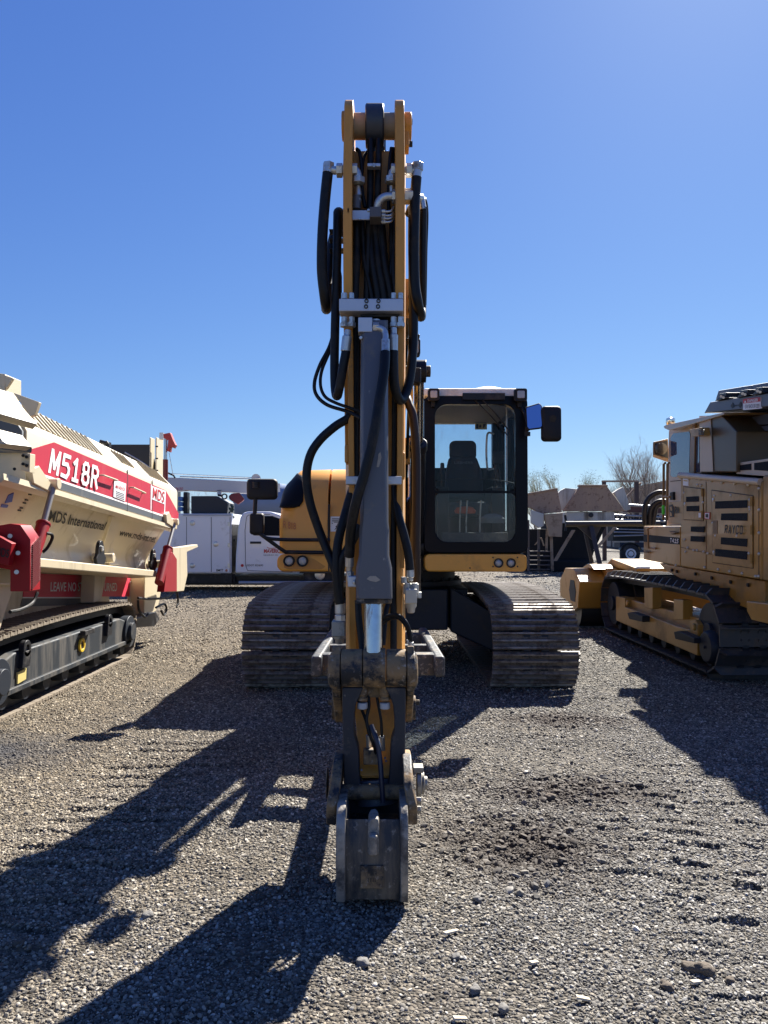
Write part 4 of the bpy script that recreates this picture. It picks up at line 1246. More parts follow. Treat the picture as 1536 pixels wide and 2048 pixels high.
# large clamp block
g = G(); g.box(tuple(A(680.5,634,3.86)), tuple(A(806.5,597,3.755)))
cb = g.build("clamp_block", BLOCK, ARM, bev=0.004)
g = G()
for px, py in ((733,602), (757,602), (732,613), (756,613)):
    g.ring(A(px,py,3.752), (0,1,0), 0.006, 0.0105, 0.008, 14)
g.build("screw_head", BLK, cb)
for px in (689, 703, 787, 801):
    nut(A(px,592,3.80), (0,0,1), 0.014, 0.03); nut(A(px,640,3.80), (0,0,1), 0.017, 0.03); nut(A(px,650,3.80), (0,0,1), 0.023, 0.022)
    FIT.cyl(A(px,586,3.8), A(px,600,3.8), 0.008, n=10)
g = G(); g.box(tuple(A(717.5,672,3.78)), tuple(A(744.5,634.5,3.70))); g.build("valve_block", BLOCK, ARM, bev=0.003)
nut(A(730,677,3.74), (0,0,1), 0.022, 0.02); nut(A(729,686,3.74), (0,0,1), 0.014, 0.03)
FIT.bolt(A(722,677,3.72), (0,-1,0), 0.009, 0.02); FIT.bolt(A(737,677,3.72), (0,-1,0), 0.009, 0.02)
g = G(); g.box(tuple(A(722,640,3.9)), tuple(A(800,633,3.80))); g.build("clamp_backing", BLK, ARM)
# elbow and hose lying across the cylinder
FIT.tube([A(746,656,3.72), A(757,656,3.71), A(768,662,3.71), A(771,674,3.70)], 0.016, 12, 5)
nut(A(752,655,3.72), (1,0,0), 0.026, 0.03); nut(A(752,645,3.74), (0,0,1), 0.02, 0.03)
crimp(A(770.5,708,3.66), A(771,668,3.69), 0.021)
hose([A(770.5,705,3.66), A(768,745,3.62), A(757,810,3.58), A(745,880,3.555), A(728,950,3.55), A(712,1005,3.56), A(702,1060,3.62), A(699,1112,3.68)], 0.024)
crimp(A(699,1110,3.68), A(699,1142,3.70), 0.021)
nut(A(700,1148,3.70), (0,0,1), 0.02, 0.025)
FIT.tube([A(700,1145,3.70), A(700,1160,3.70), A(706,1164,3.68), A(714,1164,3.66)], 0.016, 12, 4)
nut(A(705,1163,3.69), (1,0,0), 0.026, 0.03)
g = G(); g.box(tuple(A(697,1172,3.74)), tuple(A(714,1152,3.66))); g.build("port_block", BLOCK, ARM, bev=0.006)
# big loose hose at the left, and the one behind the cylinder
hose([A(702,826,3.9), A(694,838,3.9), A(670,853,3.9), A(640,880,3.9), A(620,912,3.9), A(613,955,3.9), A(620,1005,3.9), A(638,1060,3.9), A(656,1105,3.88), A(670,1140,3.86), A(677,1175,3.86), A(679,1208,3.86)], 0.0225)
hose([A(712,960,3.95), A(703,985,3.92), A(690,1030,3.88), A(677,1080,3.86), A(673,1130,3.85), A(675,1170,3.85), A(680,1208,3.85)], 0.0235)
hose([A(720,1050,3.85), A(700,1090,3.85), A(684,1120,3.85), A(679,1160,3.86), A(678,1205,3.86)], 0.023)
crimp(A(679,1205,3.86), A(679,1236,3.86), 0.023); crimp(A(683,1206,3.88), A(682,1236,3.88), 0.021)
nut(A(680,1236,3.86), (0,0,1), 0.028, 0.03)
g = G(); g.box(tuple(A(666,1268,3.93)), tuple(A(690,1243,3.82))); g.lathe(A(679,1268,3.87), (0,0,-1), [(0,.03),(0.02,.03),(0.03,.022),(0.05,.02)], 16)
g.build("shut_off_valve", mat("valve_steel", (0.30, 0.29, 0.26), 0.45, 0.5, dirt=(0.14,0.11,0.08), dirt_amt=0.3, dirt_scale=8), ARM, bev=0.005)
# right side hoses down to the second valve
hose([A(790,950,3.95), A(791,990,3.93), A(797,1030,3.9), A(808,1070,3.88), A(816,1105,3.87), A(820,1140,3.87)], 0.022)
hose([A(812,790,4.3), A(818,808,4.25), A(826,835,4.22), A(832,900,4.22), A(833,980,4.22), A(832,1060,4.22), A(832,1140,4.25), A(833,1180,4.4)], 0.024, m=mat("hose_brown", (0.028, 0.018, 0.014), 0.45, var=0.2, spec=0.3))
crimp(A(820,1136,3.87), A(821,1162,3.87), 0.02)
g = G(); g.box(tuple(A(809,1204,3.93)), tuple(A(834,1178,3.82))); g.box(tuple(A(806,1186,3.95)), tuple(A(838,1168,3.86))); g.lathe(A(822,1204,3.87), (0,0,-1), [(0,.026),(0.02,.028),(0.035,.02),(0.055,.018)], 16)
g.build("shut_off_valve", mat("valve_cream", (0.50, 0.47, 0.40), 0.45, 0.3), ARM, bev=0.006)
for px, py in ((815,1172), (829,1172), (837,1190), (808,1160)):
    nut(A(px, py, 3.86), (0,0,1), 0.016, 0.03)
hose([A(762,1240,3.78), A(775,1232,3.75), A(795,1230,3.72), A(812,1244,3.70), A(820,1266,3.70), A(822,1290,3.70)], 0.0085)
hose([A(764,1248,3.78), A(778,1238,3.76), A(797,1236,3.74), A(812,1252,3.72), A(818,1270,3.72), A(820,1292,3.72)], 0.0085)
FIT.cyl(A(822,1284,3.7), A(823,1300,3.7), 0.013, n=10); nut(A(817,1284,3.72), (0,0,1), 0.012, 0.02)
hose([A(716,1200,3.82), A(718,1240,3.80), A(724,1290,3.78), A(727,1310,3.76)], 0.017)
hose([A(779,1200,3.85), A(772,1225,3.82), A(766,1290,3.78)], 0.013)
hose([A(789,640,3.9), A(790,800,3.92), A(789,960,3.95), A(787,1100,3.95), A(787,1300,3.9)], 0.017)
hose([A(711,640,3.92), A(710,800,3.93), A(709,960,3.95)], 0.026)
# silver bracket behind the cylinder
for px0, px1 in ((693, 720), (774, 803)):
    g = G(); g.box(tuple(A(px0, 970, 3.86)), tuple(A(px1, 952.5, 3.80))); g.build("cylinder_bracket", BLOCK, ARM, bev=0.003)
FIT.bolt(A(708,961,3.8), (0,-1,0), 0.009, 0.004); FIT.bolt(A(779,961,3.8), (0,-1,0), 0.009, 0.004)
# bucket cylinder with its guard, rod
g = G()
DB = 3.58
sec = [(722.5,776,640,3.72),(721,776,760,3.64),(720,776.5,900,3.60),(720,777,1045,DB),(718.5,778.5,1058,DB),(718,778.5,1110,DB),(712,784,1136,DB),(712,785,1198,DB)]
rows = []
for x0, x1, py, d in sec:
    xc_ = (x0+x1)/2
    e = 7
    rows.append([A(x0, py, d+0.14), A(x0, py, d+0.025), A(x0+e, py, d), A(x1-e, py, d), A(x1, py, d+0.025), A(x1, py, d+0.14)])
g.loft(rows, closed=True)
BC = g.build("bucket_cylinder", CYLG, EX, bev=0.004)
mk = mat("scuffed_bare", (0.34, 0.30, 0.25), 0.5, 0.2, var=0.4, scale=40)
mark([[(733,1158),(740,1152),(751,1152),(761,1160),(752,1164),(741,1162)]], DB-0.003, "scuff", BC, mk)
mark([[(757,908),(761,904),(763,915),(758,934),(753,934),(756,918)]], 3.592, "scuff", BC, mk)
g = G(); g.box(tuple(A(714,1203,DB+0.13)), tuple(A(783,1198,DB+0.01))); g.build("gland", WORN, BC, bev=0.004)
g = G(); g.cyl(A(747,1196,DB+0.07), A(747,1306,DB+0.03), 0.0435, n=32); g.build("rod", CHROME, BC)
# linkage pin: bosses across the picture
lp = A(748, 1336, 3.62)
XA = lambda px: at(px, 1336, 3.62).x
g = G()
g.lathe((XA(727), lp.y, lp.z), (1,0,0), [(0,.088),(0.003,.092),(XA(771)-XA(727)-.003,.092),(XA(771)-XA(727),.088)], 32)
g.cyl((lp.x, lp.y, lp.z+0.05), A(747,1298,3.62), 0.058, 0.047, n=28)
g.build("rod_eye", WORN, BC, bev=0.003)
for a, b in ((683, 725.5), (772.5, 812)):
    g = G()
    g.lathe((XA(a), lp.y, lp.z), (1,0,0), [(0,.084),(0.004,.088),(XA(b)-XA(a)-.004,.088),(XA(b)-XA(a),.084)], 32)
    LK = g.build("linkage_boss", WORN, EX, bev=0.003)
g = G()
g.lathe((XA(657), lp.y, lp.z-0.01), (1,0,0), [(0,.06),(0.012,.082),(0.03,.09),(XA(681.5)-XA(657),.09)], 32)
g.build("pin_cap", WORN, LK, bev=0.003)
g = G()
g.lathe((XA(813.5), lp.y, lp.z-0.01), (1,0,0), [(0,.09),(0.035,.09),(0.045,.078),(XA(835)-XA(813.5),.06)], 32)
g.build("pin_cap", WORN, LK, bev=0.003)
for px in (706, 787):
    FIT.bolt(A(px, 1305, 3.60), (0,-0.5,1), 0.012, 0.006)
# side plates from the pin back to the arm, and the two links down to the bucket
for px0, px1 in ((664, 682), (813, 828)):
    g = G()
    g.yz(XA(px0), XA(px1), [(3.55, zz(1330,3.62)), (3.58, zz(1372,3.62)), (3.85, zz(1440,3.9)), (4.0, zz(1432,4.0)), (4.02, zz(1400,4.0)), (3.72, zz(1300,3.68)), (3.6, zz(1290,3.62))])
    g.build("guide_link", WORN, LK, bev=0.008)
for px, s in ((664, -1), (828, 1)):
    g = G(); g.cyl((XA(px), 3.95, zz(1415,3.95)), (XA(px)+s*0.02, 3.95, zz(1415,3.95)), 0.06, n=20)
    g.bolt((XA(px)+s*0.02, 3.92, zz(1405,3.92)), (s,0,0), 0.016, 0.02)
    g.build("pin_cap", WORN, LK, bev=0.004)
for L_ in ([(684,1375),(727,1375),(720,1392),(711,1410),(708,1440),(708,1468),(713,1486),(717,1500),(719,1550),(724,1602),(688,1602),(687,1550),(685,1450)],
           [(812,1375),(770,1375),(779,1392),(786,1410),(789,1440),(789,1465),(783,1482),(781,1500),(779,1550),(771,1602),(810,1602),(810,1550),(811,1450)]):
    g = G()
    pp = []
    for a, b in L_:
        t = (b - 1375) / 227
        pp.append((A(a, b, 3.585 + 0.02*t)))
    n_ = len(pp)
    g.prism(pp, (0, 0.11, 0))
    g.build("link_plate", mat("link_grey", (0.028, 0.032, 0.04), 0.5, spec=0.3, var=0.2, dirt=(0.16,0.13,0.10), dirt_amt=0.25, dirt_scale=5, wear=(0.35,0.31,0.26), wear_amt=0.03), LK, bev=0.008)
# hydraulic couplers and small hoses in front of the arm tip
g = G()
for px in (725, 770):
    g.lathe(A(px,1368,3.62), (0,0,-1), [(0,.018),(0,.026),(0.05,.026),(0.052,.02),(0.06,.02),(0.062,.025),(0.075,.025)], 16)
g.box(tuple(A(714,1392,3.68)), tuple(A(782,1364,3.645)))
g.build("coupler", WORN, ARM, bev=0.003)
g = G()
for px in (725, 770):
    g.lathe(A(px,1405,3.62), (0,0,-1), [(0,.022),(0.004,.024),(0.026,.024),(0.03,.018)], 16)
g.build("coupler_cap", mat("cap_grey_white", (0.42,0.42,0.41), .5), ARM)
hose([A(735,1380,3.66), A(738,1410,3.64), A(733,1440,3.63), A(740,1470,3.62), A(748,1490,3.62), A(752,1510,3.64)], 0.008)
hose([A(752,1385,3.66), A(757,1412,3.65), A(762,1440,3.64), A(764,1475,3.65)], 0.007)
hose([A(712,1385,3.68), A(722,1415,3.68), A(733,1445,3.66), A(738,1470,3.66)], 0.007)
hose([A(742,1450,3.63), A(752,1478,3.6), A(759,1510,3.59), A(763,1560,3.57), A(766,1605,3.56)], 0.012, m=mat("hose_blue", (0.02, 0.022, 0.04), 0.4))
FIT.cyl(A(737,1470,3.66), A(738,1500,3.68), 0.013, n=12); FIT.cyl(A(764,1472,3.65), A(766,1500,3.67), 0.012, n=12)
FIT.tube([A(748,1462,3.62), A(757,1485,3.6), A(760,1500,3.6)], 0.010, 10, 3)
g = G(); g.box(tuple(A(727,1524,3.68)), tuple(A(760,1500,3.63))); g.build("rotary_valve", WORN, ARM, bev=0.006)
g = G()
for px, py in ((770,1516), (772,1522), (723,1540)):
    g.cyl(A(px,py,3.645), A(px,py,3.63), 0.006, n=8)
g.cyl(A(750,1556,3.72), A(754,1606,3.70), 0.10, n=28)
g.build("arm_boss", CYLG, ARM, bev=0.004)
# bucket
BK = G()
xb0, xb1 = at(690,1700,3.33).x, at(801,1700,3.33).x
sh = [(3.362, .362), (3.335, .30), (3.32, .22), (3.315, .14), (3.32, .075), (3.335, .03)]
BK.yz(xb0, xb1, sh + [(3.36, .03), (3.345, .08), (3.34, .14), (3.345, .22), (3.36, .29), (3.385, .350)])
BK.yz(xb0, xb1, [(3.335, .03), (3.36, .03), (3.62, .10), (3.80, .22), (3.79, .24), (3.61, .12)])
bu = BK.build("bucket", BUCK, EX, bev=0.004)
for x0, x1 in ((at(672,1700,3.3).x, at(690.5,1700,3.3).x), (at(800.5,1700,3.3).x, at(816.5,1700,3.3).x)):
    g = G()
    g.yz(x0, x1, [(3.30, .035), (3.285, .10), (3.28, .22), (3.285, .32), (3.305, .385), (3.35, .425), (3.42, .435), (3.60, .42), (3.78, .36), (3.90, .24), (3.88, .20), (3.60, .06), (3.36, .02)])
    g.build("side_plate", BUCKE, bu, bev=0.006)
for s, x0, x1 in ((-1, at(656,1600,3.5).x, at(676,1600,3.5).x), (1, at(813,1600,3.5).x, at(833,1600,3.5).x)):
    g = G()
    sl_ = -s * 0.02
    pr = [(3.38, .33), (3.36, .42), (3.42, .50), (3.56, .58), (3.72, .56), (3.82, .46), (3.80, .34), (3.6, .28)]
    g.prism([(x0 + (sl_ if z > .45 else 0), y, z) for y, z in pr], (x1 - x0, 0, 0))
    g.build("hanger_plate", BUCKE if False else WORN, bu, bev=0.01)
g = G()
g.lathe((at(833,1560,3.6).x, 3.6, .44), (1,0,0), [(0,.07),(.02,.07),(.022,.05),(.035,.05),(.037,.03),(.05,.03)], 24)
g.box((at(826,1560,3.6).x, 3.55, .50), (at(846,1560,3.6).x, 3.62, .525))
for yy, z_ in ((3.45, .37), (3.42, .42)):
    g.bolt((at(833,1620,3.45).x, yy, z_), (1,0,0), 0.018, 0.02)
g.build("bucket_pin", mat("valve_steel", (0.30, 0.29, 0.26)), bu, bev=0.003)
g = G(); g.lathe((at(656,1560,3.6).x, 3.6, .44), (-1,0,0), [(0,.07),(.006,.07)], 24); g.build("bucket_pin", WORN, bu, bev=0.003)
g = G()
hk = [at(735,1711,3.31), at(758,1711,3.31), at(758,1650,3.30), at(756,1638,3.31), at(750,1634,3.33), at(741,1636,3.33), at(736,1645,3.31)]
g.prism(hk, (0, 0.08, 0.01))
g.prism([p + Vector((0,-0.035,0)) for p in [at(738,1706,3.31), at(755,1706,3.31), at(755,1665,3.31), at(738,1665,3.31)]], (0, 0.05, 0))
g.build("lifting_hook", BUCKE, bu, bev=0.01, seg=3)
pl = plate([at(721,1776,3.308), at(767,1776,3.308), at(767,1731,3.312), at(721,1731,3.312)][::-1], WORN, bu, "maker_plate", 0.006, -0.02, 0.002)
lettering("MNR", [at(735,1750,3.30), at(755,1750,3.30), at(755,1741,3.30), at(735,1741,3.30)], INK, pl, off=0.007)
lettering("18B", [at(736,1763,3.30), at(752,1763,3.30), at(752,1754,3.30), at(736,1754,3.30)], INK, pl, off=0.007)
g = G(); g.yz(xb0 - .01, xb1 + .01, [(3.76, .17), (3.84, .41), (3.86, .41), (3.78, .16)]); g.build("shade_plate", BLK, bu)  # added dark plate: blocks the sun and lit ground, keeps the inside dark
g = G(); g.cyl((xb0 - .05, 3.60, .40), (xb1 + .05, 3.60, .40), 0.035, n=20); g.build("cross_pin", WORN, bu)
# thumb: an open frame of two rails and three cross bars behind the arm
g = G()
g.box((-.09, 4.2, .66), (.03, 6.1, .79))
th = g.build("thumb", THUMB, EX, bev=0.02)
for xs, x0, x1, xf in ((-1, -.475, -.405, -.06), (1, .325, .395, .05)):
    f = lambda t: (x0 - xs*0.05*t, x1 - xs*0.05*t)
    a0, a1 = f(0); b0, b1 = f(1)
    TH = G(); TH.hexa([(a0,5.0,.665),(a1,5.0,.665),(b1,6.2,.62),(b0,6.2,.62),(a0,5.0,.80),(a1,5.0,.80),(b1,6.2,.84),(b0,6.2,.84)])
    TH.build("thumb_rail", THUMB, th, bev=0.02, seg=3)
for y, z0, z1, w_ in ((5.08, .66, .80, .11), (5.5, .70, .80, .07), (5.98, .72, .82, .07)):
    g = G(); g.box((-.42, y, z0), (.34, y+w_, z1)); g.build("cross_bar", THUMB, th, bev=0.012)
# ---------------------------------------------------------------- cream and red screening machine on the left
CREAM = mat("cream_paint", (0.55, 0.475, 0.325), 0.42, var=0.05, scale=2, dirt=(0.34, 0.28, 0.18), dirt_amt=0.2, dirt_scale=2.5, streak=True, coat=0.15)
RED = mat("machine_red", (0.26, 0.006, 0.012), 0.45, var=0.1, coat=0.05, spec=0.3)
BAND = mat("band_red", (0.42, 0.012, 0.036), 0.5, var=0.07, scale=3, spec=0.3, dirt=(0.36, 0.04, 0.06), dirt_amt=0.2, streak=True)
SGREY = mat("stripe_grey", (0.075, 0.085, 0.095), 0.45, var=0.1, dirt=(0.16, 0.15, 0.13), dirt_amt=0.15, streak=True)
TFRAME = mat("dusty_steel_grey", (0.02, 0.025, 0.031), 0.55, 0.05, var=0.2, spec=0.3, dirt=(0.075, 0.07, 0.062), dirt_amt=0.42, dirt_scale=5, streak=True)
TRK2 = mat("track_muddy", (0.13, 0.105, 0.08), 0.75, 0.1, var=0.3, scale=6, dirt=(0.22, 0.18, 0.13), dirt_amt=0.5, dirt_scale=5, bump=0.3, bump_scale=40)
def rayplane(px, py, p0, n):
    d = ray(px, py)
    t = (Vector(p0) - CAM).dot(n) / d.dot(n)
    return CAM + d * t
TR = thing("screening_machine", "cream crawler drum screener with a wide red side band reading M518R, at the left edge", "screening machine", (-4.2, 8.2, 0))
XT = -3.05
lip = lambda d: 2.0 - (d - 6.63) * 0.075
sho = lambda d: 2.53 - (d - 6.51) * 0.0579
rid = lambda d: 2.76 - (d - 7.41) * 0.065
fla = lambda d: 1.335 - (d - 6.8) * 0.0814
g = G()
def sec(d, e=0.0):
    return [Vector((XT, d, lip(d))), Vector((XT, d, sho(d) - 0.06)), Vector((XT - 0.02, d, sho(d) - 0.015)), Vector((XT - 0.06, d, sho(d) + 0.015)), Vector((-3.35 - e, d, rid(d) - e)), Vector((-5.2, d, rid(d) - e)), Vector((-5.5, d, sho(d))), Vector((-5.5, d, lip(d)))]
g.loft([sec(6.55), sec(8), sec(9.5), sec(11.36)], closed=True)
e = sec(11.80, 0.0)
for q in e[:4]: q.y -= 0.42
g.build("drum_cover", CREAM, TR, bev=0.01)
# louvred roof panels
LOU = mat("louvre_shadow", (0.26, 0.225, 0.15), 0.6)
def roofpt(d, t, up=0.006):
    a = Vector((XT - 0.06, d, sho(d) + 0.015)); b = Vector((-3.35, d, rid(d)))
    return a.lerp(b, t) + Vector((0.5, 0, 0.85)) * up
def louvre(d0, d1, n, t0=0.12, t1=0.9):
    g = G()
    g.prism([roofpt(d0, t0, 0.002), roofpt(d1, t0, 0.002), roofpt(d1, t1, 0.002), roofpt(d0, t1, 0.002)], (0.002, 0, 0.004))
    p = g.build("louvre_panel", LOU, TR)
    g = G()
    for i in range(n):
        d = d0 + (d1 - d0) * (i + 0.5) / n
        h = (d1 - d0) / n * 0.30
        g.hexa([roofpt(d-h, t0, .005), roofpt(d+h, t0, .005), roofpt(d+h, t1, .005), roofpt(d-h, t1, .005), roofpt(d-h, t0, .022), roofpt(d+h, t0, .010), roofpt(d+h, t1, .010), roofpt(d-h, t1, .022)])
    g.build("louvre_slat", CREAM, p, smooth=False)
louvre(6.75, 8.6, 15); louvre(9.25, 9.75, 5, .2, .8); louvre(10.3, 11.2, 8, .1, .9)
for d in (9.12, 10.1):
    g = G(); g.prism([roofpt(d, 0, .004), roofpt(d + .02, 0, .004), roofpt(d + .02, 1, .004), roofpt(d, 1, .004)], (0.002, 0, 0.003)); g.prism([Vector((XT+.002, d, sho(d)-.55)), Vector((XT+.002, d+.02, sho(d)-.55)), Vector((XT+.002, d+.02, sho(d)-.03)), Vector((XT+.002, d, sho(d)-.03))], (0.005, 0, 0)); g.build("door_gap", INK, TR)
T = lambda px, py, x=XT: atx(px, py, x)
def onside(poly, m, name, off=0.006, parent=None, x=XT, bev=0.0):
    p = [T(a, b, x) for a, b in poly]
    g = G(); g.prism([q + Vector((-0.01, 0, 0)) for q in p], (off + 0.01, 0, 0))
    return g.build(name, m, parent or TR, bev=bev)
bd = onside([(59,899),(107,884.5),(300,967.5),(331,981),(356.5,1027),(355.5,1040),(59,939)], BAND, "red_band")
onside([(58,939),(355.5,1040),(355.4,1043.5),(58,943.5)], LABEL, "white_line", 0.007)
onside([(58,944),(338,1038.5),(337,1047),(58,960)], SGREY, "grey_stripe", 0.006)
stencil("M518R", [T(95,946), T(191,980), T(195,934), T(103,896)], LABEL, bd, 0.009, .125, .08, .22)
lettering("MDS", [T(303.5,996), T(326.3,1006), T(328,984), T(304.5,974)], REDINK, bd, off=0.013, bold=0.012)
onside([(302,971.5),(329,981.5),(327.5,1008.5),(301.7,998)], LABEL, "logo_plate", 0.009, bd)
for q in ([(300.5,968.5),(302,969),(301.5,1020),(300,1019.5)], [(329,981),(330.5,982),(328.5,1029),(327,1028.5)]):
    onside(q, LABEL, "white_line", 0.009, bd)
sg = onside([(226.4,958.7),(250,967.4),(248,1002.5),(224.6,993.6)], LABEL, "dealer_sign", 0.014, bd)
lettering("MAVERICK", [T(228.5,976), T(247.5,983), T(248,976), T(229,969)], REDINK, sg, off=0.018, bold=0.01)
for k in range(4):
    onside([(229,982+3.4*k),(246,988.3+3.4*k),(246,989.6+3.4*k),(229,983.3+3.4*k)], SGREY, "sign_line", 0.016, sg)
lettering("ATHBONE", [T(316,1020), T(326,1024), T(326,1021.5), T(316,1017.5)], LABEL, bd, off=0.009) if False else None
for a, b in (((198,950.5),(226,960.5)), ((258.5,975),(283,986))):
    g = G(); p, q = T(*a) + Vector((.05,0,0)), T(*b) + Vector((.05,0,0))
    g.tube([p + Vector((-.06,0,0)), p, q, q + Vector((-.06,0,0))], 0.010, 8, 0)
    g.build("door_handle", CREAM, TR)
# lip rail and shell below
g = G()
def lp(d): return [Vector((XT+.03, d, lip(d)+.03)), Vector((XT+.035, d, lip(d)-.02)), Vector((XT-.01, d, lip(d)-.06)), Vector((XT-.05, d, lip(d)-.03)), Vector((XT-.02, d, lip(d)+.03))]
g.loft([lp(6.1), lp(11.1)], closed=True)
g.build("lip_rail", CREAM, TR)
mid = lambda d: fla(d) + 0.30
def shell(d):
    return [Vector((XT-.07, d, lip(d)-.01)), Vector((-3.35, d, mid(d))), Vector((-3.375, d, fla(d)+.21)), Vector((-3.36, d, fla(d)+.13)), Vector((-3.32, d, fla(d)+.05)), Vector((-3.3, d, fla(d)-.03)), Vector((-5.3, d, fla(d)-.03)), Vector((-5.4, d, lip(d)))]
g = G(); g.loft([shell(5.6), shell(7.5), shell(9), shell(11.0)], closed=True)
g.build("drum_hopper", CREAM, TR)
SP0 = Vector((XT-.07, 8, lip(8)-.01))
SN = (Vector((XT-.07, 10, lip(10)-.01)) - SP0).cross(Vector((-3.35, 8, mid(8))) - SP0).normalized()
SPt = lambda px, py: rayplane(px, py, SP0, SN)
lettering("MDS International", [SPt(95,1042), SPt(206,1060), SPt(213,1044), SPt(100,1019)], INK, TR, off=0.008, bold=0.012)
lettering("www.mds-int.net", [SPt(236,1071), SPt(308,1085), SPt(313,1071), SPt(241,1057)], INK, TR, off=0.008, bold=0.012)
g = G()
for px, py in ((114,994),(157,1004),(196,1015),(231,1027),(281,1040),(306,1047),(325,1054)):
    c = SPt(px, py); g.cyl(c - SN*0.03, c + SN*0.03, 0.020, n=6)
g.build("bolt", ZINC, TR)
stk = [(0, 1000), (20, 1003), (18, 1016), (0, 1012)]
BLUE = mat("decal_blue", (0.04, 0.08, 0.35), 0.5)
for q in ([(16,990),(27,985),(23,1003),(9,1006)], [(3,1008),(16,1010),(13,1015),(1,1014)]):
    plate([SPt(a, b) for a, b in q], BLUE, TR, "decal", 0.006, -0.01)
for k, (px, py) in enumerate(((64,982),(60,988),(53,999),(49,1005),(43,1015),(39,1020))):
    plate([SPt(px-3, py-1), SPt(px+3, py), SPt(px+2, py+2.4), SPt(px-4, py+1.4)], INK, TR, "decal", 0.006, -0.01)
# flange and stiffener posts
g = G()
def fl(d): return [Vector((-3.08, d, fla(d)+.045)), Vector((-3.08, d, fla(d)-.04)), Vector((-3.4, d, fla(d)-.06)), Vector((-3.5, d, fla(d)+.06))]
g.loft([fl(6.0), fl(10.45)], closed=True)
g.build("flange", CREAM, TR, bev=0.012)
for da in (8.8,):
    g = G()
    rp_ = [Vector((XT-.05, da, lip(da)-.05)), Vector((-3.315, da+.32, mid(da)-.02)), Vector((-3.335, da+.42, fla(da)+.16)), Vector((-3.28, da+.46, fla(da)+.03)), Vector((-3.46, da+.46, fla(da)+.03)), Vector((-3.52, da+.34, mid(da)+.03)), Vector((XT-.15, da, lip(da)-.05))]
    g.prism(rp_, (0, 0.30, 0))
    g.build("rib", CREAM, TR, bev=0.008)
for px, py in ((196, 1108), (303, 1120)):
    c = T(px, py, -3.16)
    g = G()
    pts = [(0.11*math.cos(t)*(1.0 if math.sin(t) < 0 else .62), 0.15*math.sin(t)) for t in [2*math.pi*i/20 for i in range(20)]]
    g.prism([c + Vector((0, a*1.4, b)) for a, b in pts], (0.04, 0, 0))
    tb = g.build("torsion_arm", BLK, TR, bev=0.006)
    g = G(); g.cyl(c + Vector((.04, 0, .06)), c + Vector((.055, 0, .06)), 0.03); g.build("pin", ZINC, tb)
    g = G(); c2 = T(px + 15, py + 8, -3.2); g.cyl(c2 + Vector((-.15, 0, 0)), c2 + Vector((.10, 0, 0)), 0.055); g.build("pivot_tube", CREAM, TR, bev=0.01)
# hydraulic rams
def ram(top, joint, bottom, x, r1, r2):
    a, b, c = T(*top, x), T(*joint, x), T(*bottom, x)
    g = G(); g.cyl(b, c, r2, n=24); g.cyl(b, b + (b-c).normalized()*0.02, r2*1.1)
    rm = g.build("lift_ram", RED, TR, bev=0.004)
    g = G(); g.cyl(a, b, r1, n=20); g.build("rod", RODM, rm)
    g = G(); g.cyl(a + Vector((-.08,0,0)), a + Vector((.05,0,0)), r1*2.0); g.prism([a + Vector((0, y, z)) for y, z in ((-.06,.0),(-.3,.14),(-.45,.10),(-.4,-.02),(-.05,-.08))], (-.06,0,0)); g.build("ram_bracket", CREAM, rm, bev=0.008)
ram((108,968), (86,1050), (66,1112), -3.0, 0.026, 0.058)
ram((350,1044), (335,1098), (318,1166), -3.0, 0.024, 0.06)
g = G(); g.tube([T(92,1066,-2.95), T(103,1069,-2.93), T(104,1078,-2.93), T(95,1095,-2.97), T(85,1105,-3.0)], 0.014, 8); g.build("hydraulic_hose", HOSE, TR)
# red guards
def box_from(front, right_dx, dy, m, name):
    pass
g = G()
dG = 6.15
f = [(-30,1056),(20,1047),(41,1050),(60.5,1079),(59.5,1183),(20,1183),(20,1140),(-30,1130)]
pf = [at(a, b, dG) for a, b in f]
g.prism(pf, (0, 0.19, 0))
gd = g.build("drive_guard", RED, TR, bev=0.006)
g = G()
a, b = at(60.3, 1088, dG), at(59.7, 1180, dG)
for i in range(22):
    z0 = b.z + (a.z - b.z) * i / 22
    g.hexa([(a.x+.002, dG+.03, z0), (a.x+.010, dG+.03, z0), (a.x+.010, dG+.17, z0+.07), (a.x+.002, dG+.17, z0+.07), (a.x+.002, dG+.03, z0+.010), (a.x+.010, dG+.03, z0+.010), (a.x+.010, dG+.17, z0+.08), (a.x+.002, dG+.17, z0+.08)])
g.build("guard_mesh", mat("mesh_dark_red", (0.10, 0.006, 0.010), 0.5), gd)
g = G(); g.prism([at(a, b, 6.0) for a, b in ((-40,1060),(0,1074),(23.5,1087),(16,1131),(0,1128),(-40,1120))], (0, 0.08, 0))
gd2 = g.build("pulley_guard", RED, TR, bev=0.006)
lettering("MDS", [at(-8,1112,5.995), at(18,1116,5.995), at(20,1099,5.995), at(-8,1093,5.995)], INK, gd2, off=0.006, bold=0.015)
g = G()
for px, py in ((20,1072), (36,1106), (33,1144)):
    g.cyl(at(px,py,dG+.01), at(px,py,dG-.015), 0.018, n=12)
g.build("bolt", ZINC, gd)
g = G(); g.prism([T(a, b, -2.98) for a, b in ((335,1108),(345,1104),(354,1118),(354,1183),(328,1184),(332,1150))], (-.10,0,0)); g.build("rear_guard", RED, TR, bev=0.008)
